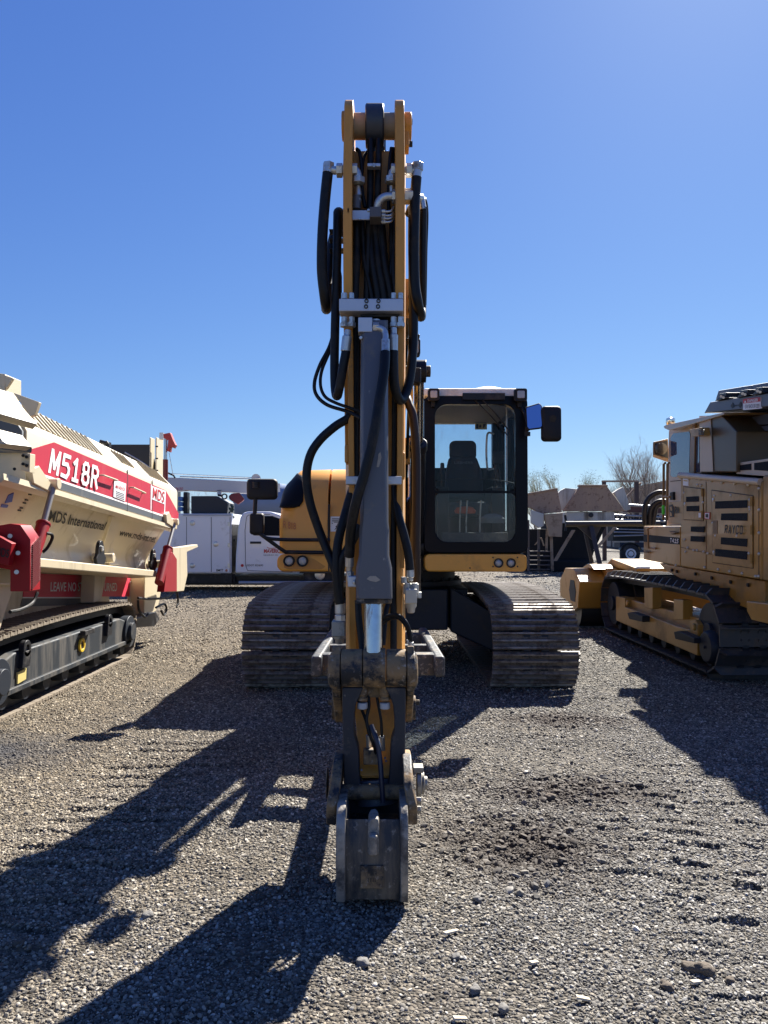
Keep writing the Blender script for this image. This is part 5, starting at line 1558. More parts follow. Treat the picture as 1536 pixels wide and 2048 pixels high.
# chassis with the slogan
CX = -3.66
g = G(); g.box((-5.2, 5.8, 0.55), (CX, 10.3, 1.25)); g.build("chassis", CREAM, TR, bev=0.015)
sl1 = onside([(50,1146),(166,1151),(163,1194),(45,1194)], mat("slogan_red_lifted", (0.66, 0.035, 0.075), 0.5, var=0.06), "slogan_panel", 0.006, x=CX)  # band red brightened to make up for the shade under the flange
sl2 = onside([(204,1152),(281,1156),(281,1177),(263,1193),(203,1193)], mat("slogan_red_lifted", (0.66, 0.035, 0.075), 0.5, var=0.06), "slogan_panel", 0.006, x=CX)
lettering("LEAVE NO ST", [T(99,1183,CX), T(164.5,1182.5,CX), T(164.5,1165,CX), T(100,1164,CX)], LABEL, sl1, off=0.010, bold=0.012)
lettering("URNED", [T(207,1182.5,CX), T(232.5,1182.5,CX), T(232.5,1166,CX), T(208,1166,CX)], LABEL, sl2, off=0.010, bold=0.012)
onside([(45,1194),(163,1194),(163,1196),(45,1196)], LABEL, "white_line", 0.007, x=CX)
onside([(44,1197),(163,1197),(163,1210),(40,1213)], SGREY, "grey_stripe", 0.006, x=CX)
g = G(); g.tube([T(260,1205,CX+.02), T(260,1164,CX+.02), T(275,1162,CX+.02), T(275,1166,CX+.02)], 0.007, 6, 0); g.build("latch_rod", ZINC, TR)
g = G()
for q, x0, th_ in (([(191,1143),(215,1140),(203,1200),(188,1206)], -3.42, .165), ([(290,1153),(313,1148),(324,1172),(318,1206),(312,1222),(288,1238)], -3.45, .25)):
    g.prism([T(a, b, x0) for a, b in q], (-th_, 0, 0))
g.build("support_leg", CREAM, TR, bev=0.012)
g = G(); g.prism([T(a, b, -3.3) for a, b in ((-40,1165),(30,1167),(0,1260),(-60,1260))], (-.5, 0, 0)); g.prism([T(a, b, -3.25) for a, b in ((-40,1163),(35,1166),(35,1171),(-40,1170))], (-.6, 0, 0)); g.build("front_leg", CREAM, TR, bev=0.01)
g = G(); g.prism([T(a, b, -3.0) for a, b in ((346,1095),(362,1094),(395,1089),(397,1094),(374,1104),(375,1150),(368,1182),(347,1184))], (-.10, 0, 0)); g.build("tow_bracket", CREAM, TR, bev=0.008)
hp = [[(276,1196),(300,1198),(335,1194),(347,1178),(340,1165)], [(276,1200),(278,1220),(290,1234),(296,1228)], [(312,1215),(328,1208),(333,1218),(328,1230),(322,1222)], [(75,1185),(66,1205),(45,1218),(20,1224)], [(351,1170),(356,1200),(353,1215)]]
for h in hp:
    g = G(); g.tube([T(a, b, -3.15) for a, b in h], 0.016, 8); g.build("hydraulic_hose", HOSE, TR)
g = G(); g.prism([T(a, b, -3.35) for a, b in ((262,1240),(312,1224),(320,1238),(310,1252),(265,1256))], (-.4, 0, 0)); g.build("rear_bumper", BLK, TR, bev=0.01)
# near end: hoods, bulkhead, post
HN = Vector((.8, -.35, .75)).normalized(); HP = at(40, 820, 5.9)
g = G(); g.prism([rayplane(a, b, HP, HN) for a, b in ((-60,760),(0,778),(26,785.5),(58,832.5),(75.5,843),(74.5,849),(0,828),(-60,812))], -HN*.06); g.build("feed_hood", CREAM, TR, bev=0.008)
g = G(); g.prism([at(a, b, 6.3) for a, b in ((26,785),(78,804),(76,811),(69,830),(60,833))], (0, 0.05, 0)); g.build("hood_flap", CREAM, TR, bev=0.004)
g = G(); HP2 = at(40, 880, 5.95); g.prism([rayplane(a, b, HP2, HN) for a, b in ((-60,846),(0,858.5),(44.5,870),(64,894),(-60,880))], -HN*.05); hd2 = g.build("lower_hood", CREAM, TR, bev=0.008)
g = G(); g.prism([at(a, b, 6.0) for a, b in ((-60,880),(0,886),(64,895),(63,905),(-60,892))], (-.1, .1, 0)); g.build("hood_trim", SGREY, TR)
g = G(); g.prism([at(a, b, 6.5) for a, b in ((-60,800),(28,838),(44,862),(44,905),(-60,905))], (0, .03, 0)); g.build("inner_bulkhead", SGREY, TR)
g = G(); g.prism([at(a, b, 6.6) for a, b in ((-20,744),(10,748),(10,790),(-20,790))], (0, .3, 0)); g.prism([at(a, b, 6.6) for a, b in ((8,750),(26,756),(23,761),(11,779))], (0, .04, 0)); g.build("lamp_post", CREAM, TR, bev=0.006)
g = G(); g.prism([at(a, b, 6.35) for a, b in ((40,905),(60,907),(59,945),(40,940))], (0, .1, 0)); pl_ = g.build("bolt_plate", CREAM, TR, bev=0.004)
g = G()
for px, py in ((46,911),(53,914),(46,928),(53,931),(29,938)):
    g.cyl(at(px,py,6.36), at(px,py,6.32), 0.014, n=6)
g.build("bolt", BLK, pl_)
g = G(); g.box((-4.6, 5.2, 1.30), (-3.25, 6.3, 1.62)); g.build("gearbox", BLK, TR, bev=0.02)
# track
make_track(TR, -3.46, 0.52, 6.02, 10.02, 0.365, 0.128, TRK2, UNDER, TFRAME, grousers=(-0.3, 0.3), gh=0.016, bump_up=0.04, n_roll=8, frame_z=(0.23, 0.56), frame_w=0.53, hub_mat=UNDER)
make_track(TR, -5.3, 0.52, 6.02, 10.02, 0.365, 0.128, TRK2, UNDER, TFRAME, grousers=(-0.3, 0.3), gh=0.016, bump_up=0.04, n_roll=8, frame_z=(0.23, 0.56), frame_w=0.53, hub_mat=UNDER)
g = G()
g.box((-3.21, 6.5, 0.22), (-3.165, 9.7, 0.27))
g.build("frame_rail", TFRAME, TR, bev=0.008)
for px, py in ((163, 1290),):
    c = T(px, py, -3.19)
    g = G(); g.ring(c, (1,0,0), 0.045, 0.075, 0.03, 28); g.build("towing_eye", mat("safety_yellow", (0.62, 0.42, 0.03), 0.45), TR, bev=0.005)
    g = G(); g.cyl(c + Vector((-.05,0,0)), c + Vector((.002,0,0)), 0.047); g.build("eye_recess", INK, TR)
for px, py in ((50, 1297), (217, 1242)):
    c = T(px, py, -3.18)
    g = G(); g.ring(c, (1,0,0), 0.035, 0.075, 0.05, 24); g.prism([c + Vector((-.02, y, z)) for y, z in ((-.075,-.02),(.075,-.02),(.05,-.16),(-.10,-.16))], (.045,0,0)); lg = g.build("lifting_lug", BLK, TR, bev=0.005)
    g = G(); g.cyl(c + Vector((-.02,0,0)), c + Vector((.005,0,0)), 0.035); g.build("pin", ZINC, lg)
g = G(); g.box(tuple(T(164,1270,-3.19) + Vector((0,-.06,0))), tuple(T(175,1257,-3.19) + Vector((.06,.06,0)))); g.build("track_guide", BLK, TR, bev=0.005)
onside([(34,1345),(51,1336),(50,1358),(33,1368)], mat("service_label", (0.55,0.45,0.16), 0.5), "label_plate", 0.01, x=-3.19)
# feed hopper standing up behind
g = G()
g.prism([at(a, b, 13.2) for a, b in ((150,889),(300,889),(320,960),(150,960))], (0, .06, 0))
g.build("hopper_wall", mat("hopper_black", (0.016, 0.018, 0.024), 0.6), TR)
g = G()
g.box(tuple(at(298,975,13.0)), tuple(at(310,878,13.25))); g.box(tuple(at(310,975,12.9)), tuple(at(327,880,13.3)))
hw = g.build("hopper_post", CREAM, TR, bev=0.02)
g = G()
for py in (893, 917, 941):
    g.box(tuple(at(311,py+1.5,12.89)), tuple(at(316,py-1.5,12.88)))
g.build("bolt", INK, hw)
g = G(); g.tube([at(250,905,12.6), at(280,922,12.5), at(305,940,12.5), at(320,955,12.5)], 0.012, 6); g.build("hydraulic_hose", ZINC, TR)
g = G(); g.cyl(at(331,960,12.7), at(331,919,12.7), 0.042); hr = g.build("hopper_ram", mat("dark_red", (0.12,0.012,0.012), 0.45), TR)
g = G(); g.cyl(at(331,920,12.7), at(332,872,12.7), 0.027); g.build("rod", CHROME, hr)
g = G(); g.prism([at(a, b, 12.65) for a, b in ((326,868),(340,865),(346,880),(351,890),(347,896),(341,893),(339,904),(334,902),(336,880),(327,876))], (0, .12, 0)); g.build("clevis", mat("clevis_red", (0.30,0.02,0.02), 0.45), hr, bev=0.008)
g = G(); g.box(tuple(at(322,880,12.8)), tuple(at(326,865,12.7))); g.tube([at(338,905,12.7), at(346,950,12.7)], 0.006, 6, 0); g.build("hopper_bracket", ZINC, hr)
g = G(); g.tube([at(200,883,11.6), at(212,886,11.6), at(216,884,11.6)], 0.03, 8); g.box(tuple(at(205,895,12)), tuple(at(218,884,11.9))); g.build("hopper_motor", BLK, TR, bev=0.01)
# ---------------------------------------------------------------- tan forestry mulcher on the right
TAN = mat("mulcher_tan", (0.37, 0.195, 0.036), 0.36, var=0.07, spec=0.4, scale=2, dirt=(0.27, 0.17, 0.06), dirt_amt=0.3, coat=0.12, bump=0.06, bump_scale=3.5)
BEIGE = mat("mulcher_beige", (0.50, 0.41, 0.30), 0.45, var=0.04)
MGREY = mat("canopy_grey", (0.085, 0.10, 0.13), 0.45, var=0.06)
VENT = mat("vent_mesh", (0.009, 0.011, 0.016), 0.7, spec=0.15, var=0.5, scale=60, bump=0.6, bump_scale=200)
MTRK = mat("mulcher_track_dark", (0.05, 0.05, 0.055), 0.5, 0.3, var=0.25, dirt=(0.12, 0.095, 0.075), dirt_amt=0.3, dirt_scale=4, wear=(0.16, 0.13, 0.11), wear_amt=0.05)
MU = thing("forestry_mulcher", "tan crawler mulcher with beige cab and louvred engine doors, nose away, at the right edge", "forestry mulcher", (4.9, 9.8, 0))
XR = 3.6
S = lambda px, py, x=XR: atx(px, py, x)
def mside(poly, m, name, parent=None, x=XR, off=0.006, base=0.01, bev=0.0):
    g = G(); g.prism([S(a, b, x) + Vector((base, 0, 0)) for a, b in poly], (-(off + base), 0, 0))
    return g.build(name, m, parent or MU, bev=bev)
# body: engine house and nose, the full width of the machine
g = G(); g.prism([S(a, b) for a, b in ((1361,947),(1524,962),(1524,1160),(1361,1133))], (2.5, 0, 0)); BODY = g.build("engine_house", TAN, MU, bev=0.02, seg=3)
g = G(); g.prism([S(a, b) for a, b in ((1287,1052),(1360.5,1053),(1360.5,1132.7),(1324,1126),(1287,1119))], (2.5, 0, 0)); g.build("nose", TAN, MU, bev=0.015)
g = G(); g.prism([S(a, b) for a, b in ((1525,950),(1620,955),(1620,1178),(1525,1160.5))], (2.5, 0, 0)); RP = g.build("rear_guard", TAN, MU, bev=0.02)
g = G(); g.tube([S(1360,950), S(1440,957), S(1522,964)], 0.035, 12, 0); g.build("hood_edge", mat("hood_edge_tan", (0.50, 0.40, 0.30), 0.35), BODY)
def outline(poly, parent, w_=0.008):
    n = len(poly)
    g = G()
    for i in range(n):
        a, b = S(*poly[i]), S(*poly[(i+1) % n])
        a.x -= 0.001; b.x -= 0.001
        g.tube([a, b], w_*0.6, 4, 0)
    return g.build("door_gap", mat("gap_dark", (0.05, 0.03, 0.015), 0.7), parent)
d1 = mside([(1368,974),(1406.8,978.5),(1406.8,1041),(1368.5,1038.5)], TAN, "side_door", BODY, off=0.008, bev=0.003)
d2 = mside([(1425,981),(1506,992),(1506,1136),(1426.5,1124.5)], TAN, "engine_door", BODY, off=0.008, bev=0.003)
outline([(1367,973),(1407.5,977.6),(1407.5,1041.7),(1368,1039)], BODY)
outline([(1424,980),(1506.8,991.3),(1506.8,1136.8),(1426,1125.2)], BODY)
for par, q in ((d1, [(1374,993.5),(1399.5,992.3),(1399.5,1003.3),(1374,1004)]), (d1, [(1374.8,1012),(1400,1011.4),(1400,1022.6),(1374.8,1022.6)]),
               (BODY, [(1383.4,1053),(1410,1053),(1409.4,1064.7),(1383.4,1063.3)]), (BODY, [(1383.4,1072),(1410,1073),(1409.4,1084),(1382.6,1082.7)]),
               (d2, [(1432.5,1002.7),(1497,1000),(1496.5,1015.7),(1432,1017.5)]), (d2, [(1444.6,1027),(1497,1026),(1496.5,1041.7),(1443.7,1040.5)]),
               (d2, [(1444,1074.6),(1497,1077.6),(1496,1093.7),(1443.7,1088.5)]), (d2, [(1432.8,1097.6),(1497,1103),(1496,1119.6),(1432,1112)])):
    mside(q, VENT, "vent", par, off=0.012)
mside([(1428,1041),(1437,1040.5),(1437,1067.7),(1428,1067.7)], mat("latch_brown", (0.16, 0.085, 0.025), 0.5), "door_latch", d2, off=0.011)
stencil("RAYCO", [S(1451,1066.5), S(1489,1069), S(1490,1051), S(1452,1049.5)], INK, d2, 0.012, .12, .075, .34)
st = mside([(1287.5,1069),(1359.5,1075.5),(1359.5,1089),(1287.5,1083.5)], mat("stripe_navy", (0.009, 0.012, 0.018), 0.6, spec=0.15), "stripe", MU, off=0.004)
stencil("T415", [S(1341,1085), S(1358,1087), S(1359,1078), S(1341.4,1076)], LABEL, st, 0.007, .13, .09, .28)
lb = mside([(1410,1024.4),(1421,1024.4),(1420.7,1039),(1410,1038)], REDINK, "warning_label", BODY, off=0.006)
mside([(1411.3,1026),(1419.7,1026),(1419.5,1037.3),(1411.3,1036.4)], LABEL, "label_field", lb, off=0.009)
mside([(1413,1028),(1418,1028),(1418,1035),(1413,1035)], INK, "lettering", lb, off=0.012)
mside([(1399,1026),(1405,1026),(1405,1035),(1399,1035)], LABEL, "label_plate", BODY, off=0.012)
l2 = mside([(1367,957),(1377.5,958),(1377.5,972),(1367,970.5)], LABEL, "label_plate", BODY, off=0.006)
mside([(1368.5,960),(1376,960.8),(1376,963),(1368.5,962)], mat("label_amber", (0.5,0.3,0.05), .5), "lettering", l2, off=0.009)
bl_ = G()
for px, py in ((1361,955),(1378,957),(1400,959),(1423,962),(1445,965),(1470,967),(1497,970),(1519,977),(1519,1020),(1519,1066),(1519,1108),(1410,1135),(1437,1139),(1460,1143),(1485,1147),(1512,1153),(1518,1153),
               (1372,1104),(1388,1101),(1395,1101),(1408,1104),(1416,1107),(1500,1015),(1501,1020),(1499,1107),(1430,992),(1463,991),(1500,1000),(1369,986),(1407,1005),(1426,1046),(1396,970),(1402,971),(1370,1080),(1352,1131),(1376,1096),(1432,1072),(1475,1072)):
    c = S(px, py); bl_.lathe(c, (-1,0,0), [(0,.016),(.008,.016),(.016,.010),(.019,.002)], 10)
bl_.build("bolt", mat("bolt_bright", (0.6,0.55,0.45), 0.3, 0.8), BODY)
g = G()
g.tube([S(1305,1055,3.57), S(1297,1057,3.54), S(1296,1062,3.54), S(1297,1092,3.54), S(1300,1096,3.56), S(1312,1097,3.58)], 0.012, 8, 3)
g.build("grab_rail", mat("rail_bronze", (0.28,0.15,0.05), 0.4), MU)
for q in ([(1346,1062),(1359,1065),(1352,1069)], [(1293,1101),(1303,1104),(1297,1106)]):
    mside(q, mat("tread_brown", (0.2,0.11,0.04), 0.5), "tie_down", MU, off=0.05, x=XR)
for q in ([(1412,963),(1412.7,963),(1412.7,1139),(1412,1139)], [(1517.5,964),(1518.3,964),(1518.3,1158),(1517.5,1158)], [(1362,1094),(1424,1108),(1424,1109),(1362,1095)]):
    mside(q, mat("gap_dark", (0.05, 0.03, 0.015), 0.7), "panel_seam", BODY, off=0.003)
for px, py in ((1505,1003),(1505,1060),(1505,1118),(1406,985),(1406,1030)):
    g = G(); a = S(px, py); g.cyl(a + Vector((-.012,0,-.045)), a + Vector((-.012,0,.045)), 0.012, n=8); g.build("hinge", TAN, BODY)
for px, py in ((1428,1000),(1429,1105),(1371,1008)):
    g = G(); a = S(px, py); g.lathe(a, (-1,0,0), [(0,.022),(.012,.022),(.016,.014),(.017,.001)], 12); g.build("quarter_latch", ZINC, BODY)
# underbody
g = G(); g.prism([S(a, b, 3.75) for a, b in ((1318,1126),(1530,1162),(1530,1230),(1420,1190),(1330,1140))], (1.9, 0, 0)); g.build("belly_frame", TAN, MU, bev=0.01)
g = G()
for px, py in ((1345,1140),(1355,1143),(1392,1148),(1425,1156),(1463,1164),(1498,1170)):
    c = S(px, py, 3.748); g.cyl(c + Vector((.01,0,0)), c + Vector((-.02,0,0)), 0.02, n=10)
g.build("bolt", INK, MU)
g = G(); g.prism([S(a, b, 3.3) for a, b in ((1492,1202),(1580,1212),(1580,1258),(1502,1240),(1493,1222))], (.9, 0, 0)); g.build("rear_step", TAN, MU, bev=0.012)
# tracks
MT = make_track(MU, 3.86, 0.72, 7.98, 12.55, 0.50, 0.24, MTRK, UNDER, TAN, grousers=(0.34,), gh=0.075, clip=0.16, bump_up=0.03, n_roll=8, frame_z=(0.30, 0.62), frame_w=0.50, hub_mat=UNDER)
make_track(MU, 5.85, 0.72, 7.98, 12.55, 0.50, 0.24, MTRK, UNDER, TAN, grousers=(0.34,), gh=0.075, clip=0.16, bump_up=0.03, n_roll=8, frame_z=(0.30, 0.62), frame_w=0.50, hub_mat=UNDER)
XF = 3.52
g = G(); g.prism([S(a, b, XF) for a, b in ((1231.8,1192),(1250,1196),(1250,1214),(1294,1229.5),(1354.7,1253),(1380,1259),(1380,1243),(1390,1240),(1396,1250),(1394,1311.5),(1231.8,1241))], (.16, 0, 0)); fb = g.build("side_beam", TAN, MU, bev=0.01)
for q in ([(1288,1175),(1305,1175),(1305,1218),(1289,1216)], [(1347,1198),(1366,1200),(1366,1239),(1347,1239)]):
    g = G(); g.prism([S(a, b, XF + .01) for a, b in q], (.12, 0, 0))
    g.build("carrier_bracket", TAN, MU, bev=0.008)
g = G()
for q in ([(1254,1226),(1262,1224),(1284.5,1232),(1284.5,1244),(1258,1238)], [(1347,1264),(1357,1262),(1388,1276),(1388,1287),(1350,1278)]):
    g.prism([S(a, b, XF - .10) for a, b in q], (.11, 0, 0))
g.build("step_block", PLAS, MU, bev=0.01)
for px, py in ((1257,1206), (1390,1254)):
    g = G(); g.lathe(S(px, py, XF - .02), (-1,0,0), [(0,.04),(.02,.04),(.03,.03),(.031,.001)], 18); g.build("beam_cap", TAN, MU)
g = G(); g.lathe(S(1410,1294,XF-.03), (1,0,0), [(0,.10),(0,.16),(.06,.19),(.2,.19)], 28); g.bolt(S(1410,1294,XF-.03), (-1,0,0), .02, .02); g.build("hub", UNDER, MU, bev=0.008)
# cab
XC = 3.72
g = G(); g.prism([S(a, b, XC) for a, b in ((1337,862),(1340,858),(1400,846),(1402,946),(1372,960),(1372,1051),(1333,1051),(1335,960))], (1.5, 0, 0)); CABM = g.build("cab", BEIGE, MU, bev=0.012)
g = G(); g.prism([S(a, b, XC) + Vector((-.006,0,0)) for a, b in ((1332.5,1004),(1372,1002),(1372,1049),(1336,1047))], (.1, 0, 0)); cl_ = g.build("cab_door_panel", TAN, CABM, bev=0.004)
mside([(1342,875),(1347,867),(1379,863),(1381,868),(1379,948),(1347,955),(1342,950)], mat("cab_glass", (0.05, 0.07, 0.12), 0.05, var=0.3, coat=0.5), "cab_window", CABM, x=XC, off=0.006)
mside([(1343.5,886),(1364,895),(1362,912),(1344,917)], mat("reflection_dark", (0.03,0.02,0.015), .2), "lamp_back", CABM, x=XC, off=0.008) if False else None
g = G(); g.prism([S(a, b, XC-.03) for a, b in ((1383.5,842),(1390,841),(1388,946),(1379,948))], (.1, 0, 0)); g.build("cab_pillar", mat("pillar_bronze", (0.22,0.12,0.05), 0.4), CABM, bev=0.006)
mside([(1393,872),(1399,866),(1400,944),(1389,946)], mat("cab_glass", (0.05,0.07,0.12), 0.05), "cab_window", CABM, x=XC, off=0.008)
mside([(1341,962),(1372,959),(1372,960.5),(1341,963.5)], mat("gap_dark", (0.05,0.03,0.015), 0.7), "door_gap", CABM, x=XC, off=0.004)
mside([(1344,985),(1350,983.5),(1351,1000),(1344,1000)], PLAS, "door_handle", CABM, x=XC, off=0.03, bev=0.006)
stencil("RA", [S(1351,1027,XC), S(1360.5,1027,XC), S(1360.5,1013,XC), S(1351,1013,XC)], INK, cl_, 0.012, .16, .09, .2)
lg = mside([(1339.5,1011),(1346,1009),(1349,1014),(1349.5,1034),(1341,1035)], INK, "logo", cl_, x=XC, off=0.012)
mside([(1342,1014),(1346,1013),(1347,1020),(1344,1022)], TAN, "logo_mark", lg, x=XC, off=0.016)
mside([(1342,1024),(1345,1026),(1346,1032),(1342.5,1032)], TAN, "logo_mark", lg, x=XC, off=0.016)
g = G(); g.prism([S(a, b, XC-.16) for a, b in ((1326.5,853),(1331,850),(1447,825),(1449,829),(1400,844),(1338,861),(1329,857))], (1.8, 0, 0)); g.build("cab_roof", mat("roof_bronze", (0.36,0.22,0.09), 0.25, coat=0.4), CABM, bev=0.006)
g = G(); g.lathe(S(1341,845,XC-.05), (0,0,1), [(-.03,.05),(0,.06),(.05,.055),(.07,.02)], 18); g.build("beacon", mat("beacon_clear", (0.85,0.8,0.7), 0.08, 0.9, var=0.0), CABM)
g = G(); g.prism([S(a, b, XC-.12) for a, b in ((1399.5,832),(1442.5,830),(1473,863),(1473,944),(1401,943))], (.7, 0, 0)); AC_ = g.build("air_filter_housing", mat("housing_brown", (0.075,0.048,0.02), 0.4), MU, bev=0.012)
g = G(); g.prism([S(a, b, XC-.125) for a, b in ((1399.5,832),(1421.7,831),(1426.7,943),(1401,943))], (-.006, 0, 0)); g.build("housing_front", BEIGE, AC_)
g = G(); g.prism([S(a, b, XC-.14) for a, b in ((1396,859),(1419,855),(1421,870),(1414,873),(1400,873))], (-.10, 0, 0)); gr = g.build("air_grille", TAN, AC_, bev=0.004)
g = G()
for k in range(4):
    g.prism([S(a, b, XC-.241) for a, b in ((1397,860.5+3*k),(1408,858.5+3*k),(1409,860+3*k),(1398,862+3*k))], (-.004, 0, 0))
g.build("grille_slot", INK, gr)
# work lamp box on the cab corner
g = G(); g.prism([at(a, b, 10.15) for a, b in ((1306,884),(1336,877),(1338,920),(1306,909))], (.12, .35, 0)); lx = g.build("lamp_box", mat("lamp_box_bronze", (0.30,0.17,0.08), 0.4), CABM, bev=0.008)
g = G(); g.prism([at(a, b, 10.14) for a, b in ((1310.5,887),(1335,881),(1336.5,917),(1310.5,907))], (0, .006, 0)); g.build("lamp_face", INK, lx)
g = G(); g.lathe(at(1322,897,10.135), (0,-1,0), [(-.01,.085),(.0,.085),(.008,.07),(.012,.01)], 24); g.build("lens", mat("lens_amber", (0.10,0.08,0.06), 0.2, 0.1), lx)
# rails, hoses and tag at the front of the cab
g = G()
for px in (1327.5, 1335):
    g.tube([S(px+3,926,XC-.2), S(px,928,XC-.2), S(px-1,1040,XC-.2)], 0.016, 8, 0)
g.tube([S(1327,993,XC-.2), S(1340,994,XC-.2)], 0.014, 8, 0)
g.build("grab_rail", mat("rail_bronze", (0.28,0.15,0.05), 0.4), CABM)
g = G(); g.box(tuple(S(1323,1029,XC-.24)), tuple(S(1328,1010,XC-.24) + Vector((.03,.05,0)))); g.build("green_tag", mat("tag_green", (0.10, 0.75, 0.03), 0.5), CABM, bev=0.01)
for h in ([(1333,985),(1316,985),(1300,994),(1291,1010),(1289,1030),(1290,1050)], [(1333,1003),(1318,1003),(1306,1011),(1300,1025),(1299,1050)], [(1330,1008),(1314,1012),(1308,1030),(1306,1050)]):
    g = G(); g.tube([at(a, b, 12.4) for a, b in h], 0.042, 10); g.build("hydraulic_hose", HOSE, MU)
# canopy over the radiator
XK = 3.62
g = G(); g.prism([S(a, b, XK) for a, b in ((1407.5,826.5),(1420,804),(1600,776),(1600,806))], (2.1, 0, 0)); CN = g.build("canopy", MGREY, MU, bev=0.01)
g = G(); g.prism([S(a, b, XK+.15) for a, b in ((1431,799),(1436.7,781),(1503,770),(1503,790))], (1.8, 0, 0)); g.build("canopy_top", MGREY, CN, bev=0.008)
g = G(); g.prism([S(a, b, XK+.15) for a, b in ((1504,770),(1600,753),(1600,775),(1504,790))], (1.8, 0, 0)); g.build("canopy_top", MGREY, CN, bev=0.008)
for px, py in ((1444,793), (1487,787), (1517,782)):
    g = G(); g.prism([S(a, b, XK-.03) for a, b in ((px-6,py-6),(px+8,py-8),(px+8,py+1),(px+14,py+2),(px+4,py+4),(px-8,py+8),(px-15,py+9),(px-7,py+1))], (.2, 0, 0)); ck = g.build("clamp", BLK, CN, bev=0.008)
    g = G(); g.cyl(S(px-2,py,XK-.05), S(px-2,py,XK), 0.015, n=8); g.cyl(S(px+3,py+2,XK-.05), S(px+3,py+2,XK), 0.014, n=8); g.build("bolt", ZINC, ck)
mside([(1461.5,812),(1466,805),(1469,810),(1478,809),(1482,803),(1485,810),(1481,816),(1477,811),(1470,813),(1465,817)], INK, "bow_tie_mark", CN, x=XK, off=0.004)
dg_ = mside([(1487.5,798),(1522.5,794),(1522,817),(1487,820.5)], LABEL, "danger_sign", CN, x=XK, off=0.006)
mside([(1487.5,798),(1522.5,794),(1522.3,803),(1487.4,807)], REDINK, "sign_band", dg_, x=XK, off=0.008)
lettering("DANGER", [S(1497,805,XK), S(1518,802.7,XK), S(1518.3,796.5,XK), S(1497,799,XK)], LABEL, dg_, off=0.011, bold=0.02)
mside([(1490,805.5),(1492.3,801),(1494.5,805)], LABEL, "warning_mark", dg_, x=XK, off=0.011)
lettering("STAY BACK 300", [S(1492,817,XK), S(1513,815,XK), S(1513,807.5,XK), S(1492,809.5,XK)], INK, dg_, off=0.009)
for k in range(3):
    mside([(1514.5,808.5+2.8*k),(1520.5,807.8+2.8*k),(1520.5,809+2.8*k),(1514.5,809.7+2.8*k)], INK, "lettering", dg_, x=XK, off=0.009)
g = G(); g.prism([S(a, b, XK+.55) for a, b in ((1445,826),(1600,800),(1600,960),(1473,945))], (1.2, 0, 0)); g.build("radiator", mat("radiator_dark", (0.018,0.02,0.024), 0.6), MU)
g = G(); g.prism([S(a, b, XK+.1) for a, b in ((1443,828),(1450,827),(1480,856),(1473,862))], (.06, 0, 0)); g.build("strut", mat("strut_grey", (0.06,0.07,0.085), 0.5), MU)
for q in ([(1505,835),(1600,815),(1600,845),(1508,850)], [(1512,855),(1600,842),(1600,860),(1514,862)]):
    mside(q, MGREY, "deflector_plate", MU, x=XK+.3, off=0.02)
g = G(); g.prism([S(a, b, XK+.02) for a, b in ((1472.5,926),(1600,908),(1600,958),(1472.5,948))], (.25, 0, 0)); gb = g.build("grille_box", BEIGE, MU, bev=0.006)
mside([(1477,931),(1503,927),(1503,940),(1477,940.5)], VENT, "vent", gb, x=XK+.02, off=0.004)
mside([(1509,926),(1600,914),(1600,946),(1509,940)], VENT, "vent", gb, x=XK+.02, off=0.004)
# mulching head and push bar
MH = G()
MH.prism([(3.17, y, z) for y, z in ((12.5,.80),(12.9,1.0),(13.5,.98),(13.9,.75),(13.9,.35),(13.3,.22),(12.65,.36))], (0.45, 0, 0))
hd = MH.build("mulching_head", TAN, MU, bev=0.015)
g = G(); g.prism([(3.62, y, z) for y, z in ((12.35,.30),(12.35,.72),(12.62,1.02),(13.6,1.06),(13.9,.8),(13.9,.4))], (2.6, 0, 0)); g.build("head_hood", TAN, hd, bev=0.015)
g = G(); g.cyl((3.25, 13.0, .33), (6.2, 13.0, .33), 0.30, n=28); g.build("drum", mat("drum_black", (0.02,0.02,0.022), 0.4), hd)
g = G(); g.prism([(3.42, y, z) for y, z in ((12.6,1.0),(12.75,1.06),(12.95,1.08),(13.3,1.0))], (0.35, 0, 0)); g.prism([(3.8, y, z) for y, z in ((11.6,.98),(11.6,1.06),(12.9,1.16),(13.2,1.05))], (1.2, 0, 0)); g.build("head_mount", TAN, hd, bev=0.012)
lgq = [at(a, b, 12.48) for a, b in ((1152,1182),(1158,1180),(1161,1190),(1160,1213),(1153,1210))]
g = G(); g.prism([(3.163, y, z) for y, z in ((12.75,.62),(12.85,.80),(13.1,.80),(13.2,.62),(13.1,.45),(12.8,.45))], (.006,0,0)); g.build("logo", INK, hd)
NAVY = mat("push_bar_navy", (0.02, 0.03, 0.048), 0.6, var=0.1, spec=0.25)
g = G()
g.cyl(at(1131,1048,13.6), at(1320,1047,13.6), 0.05, n=14)
g.hexa([at(1178,1052,13.55), at(1187,1052,13.55), at(1187,1052,13.65), at(1178,1052,13.65), at(1196,1136,13.2), at(1206,1134,13.2), at(1206,1134,13.3), at(1196,1136,13.3)])
g.prism([at(a, b, 13.6) for a, b in ((1152,1051),(1181,1051),(1190,1085),(1176,1072))], (0, .04, 0))
g.prism([at(a, b, 13.6) for a, b in ((1182,1051),(1204,1051),(1190,1078))], (0, .04, 0))
g.prism([at(a, b, 13.62) for a, b in ((1168,1066),(1174,1066),(1192,1140),(1184,1140))], (0, .04, 0))
g.build("push_bar", NAVY, MU, bev=0.006)
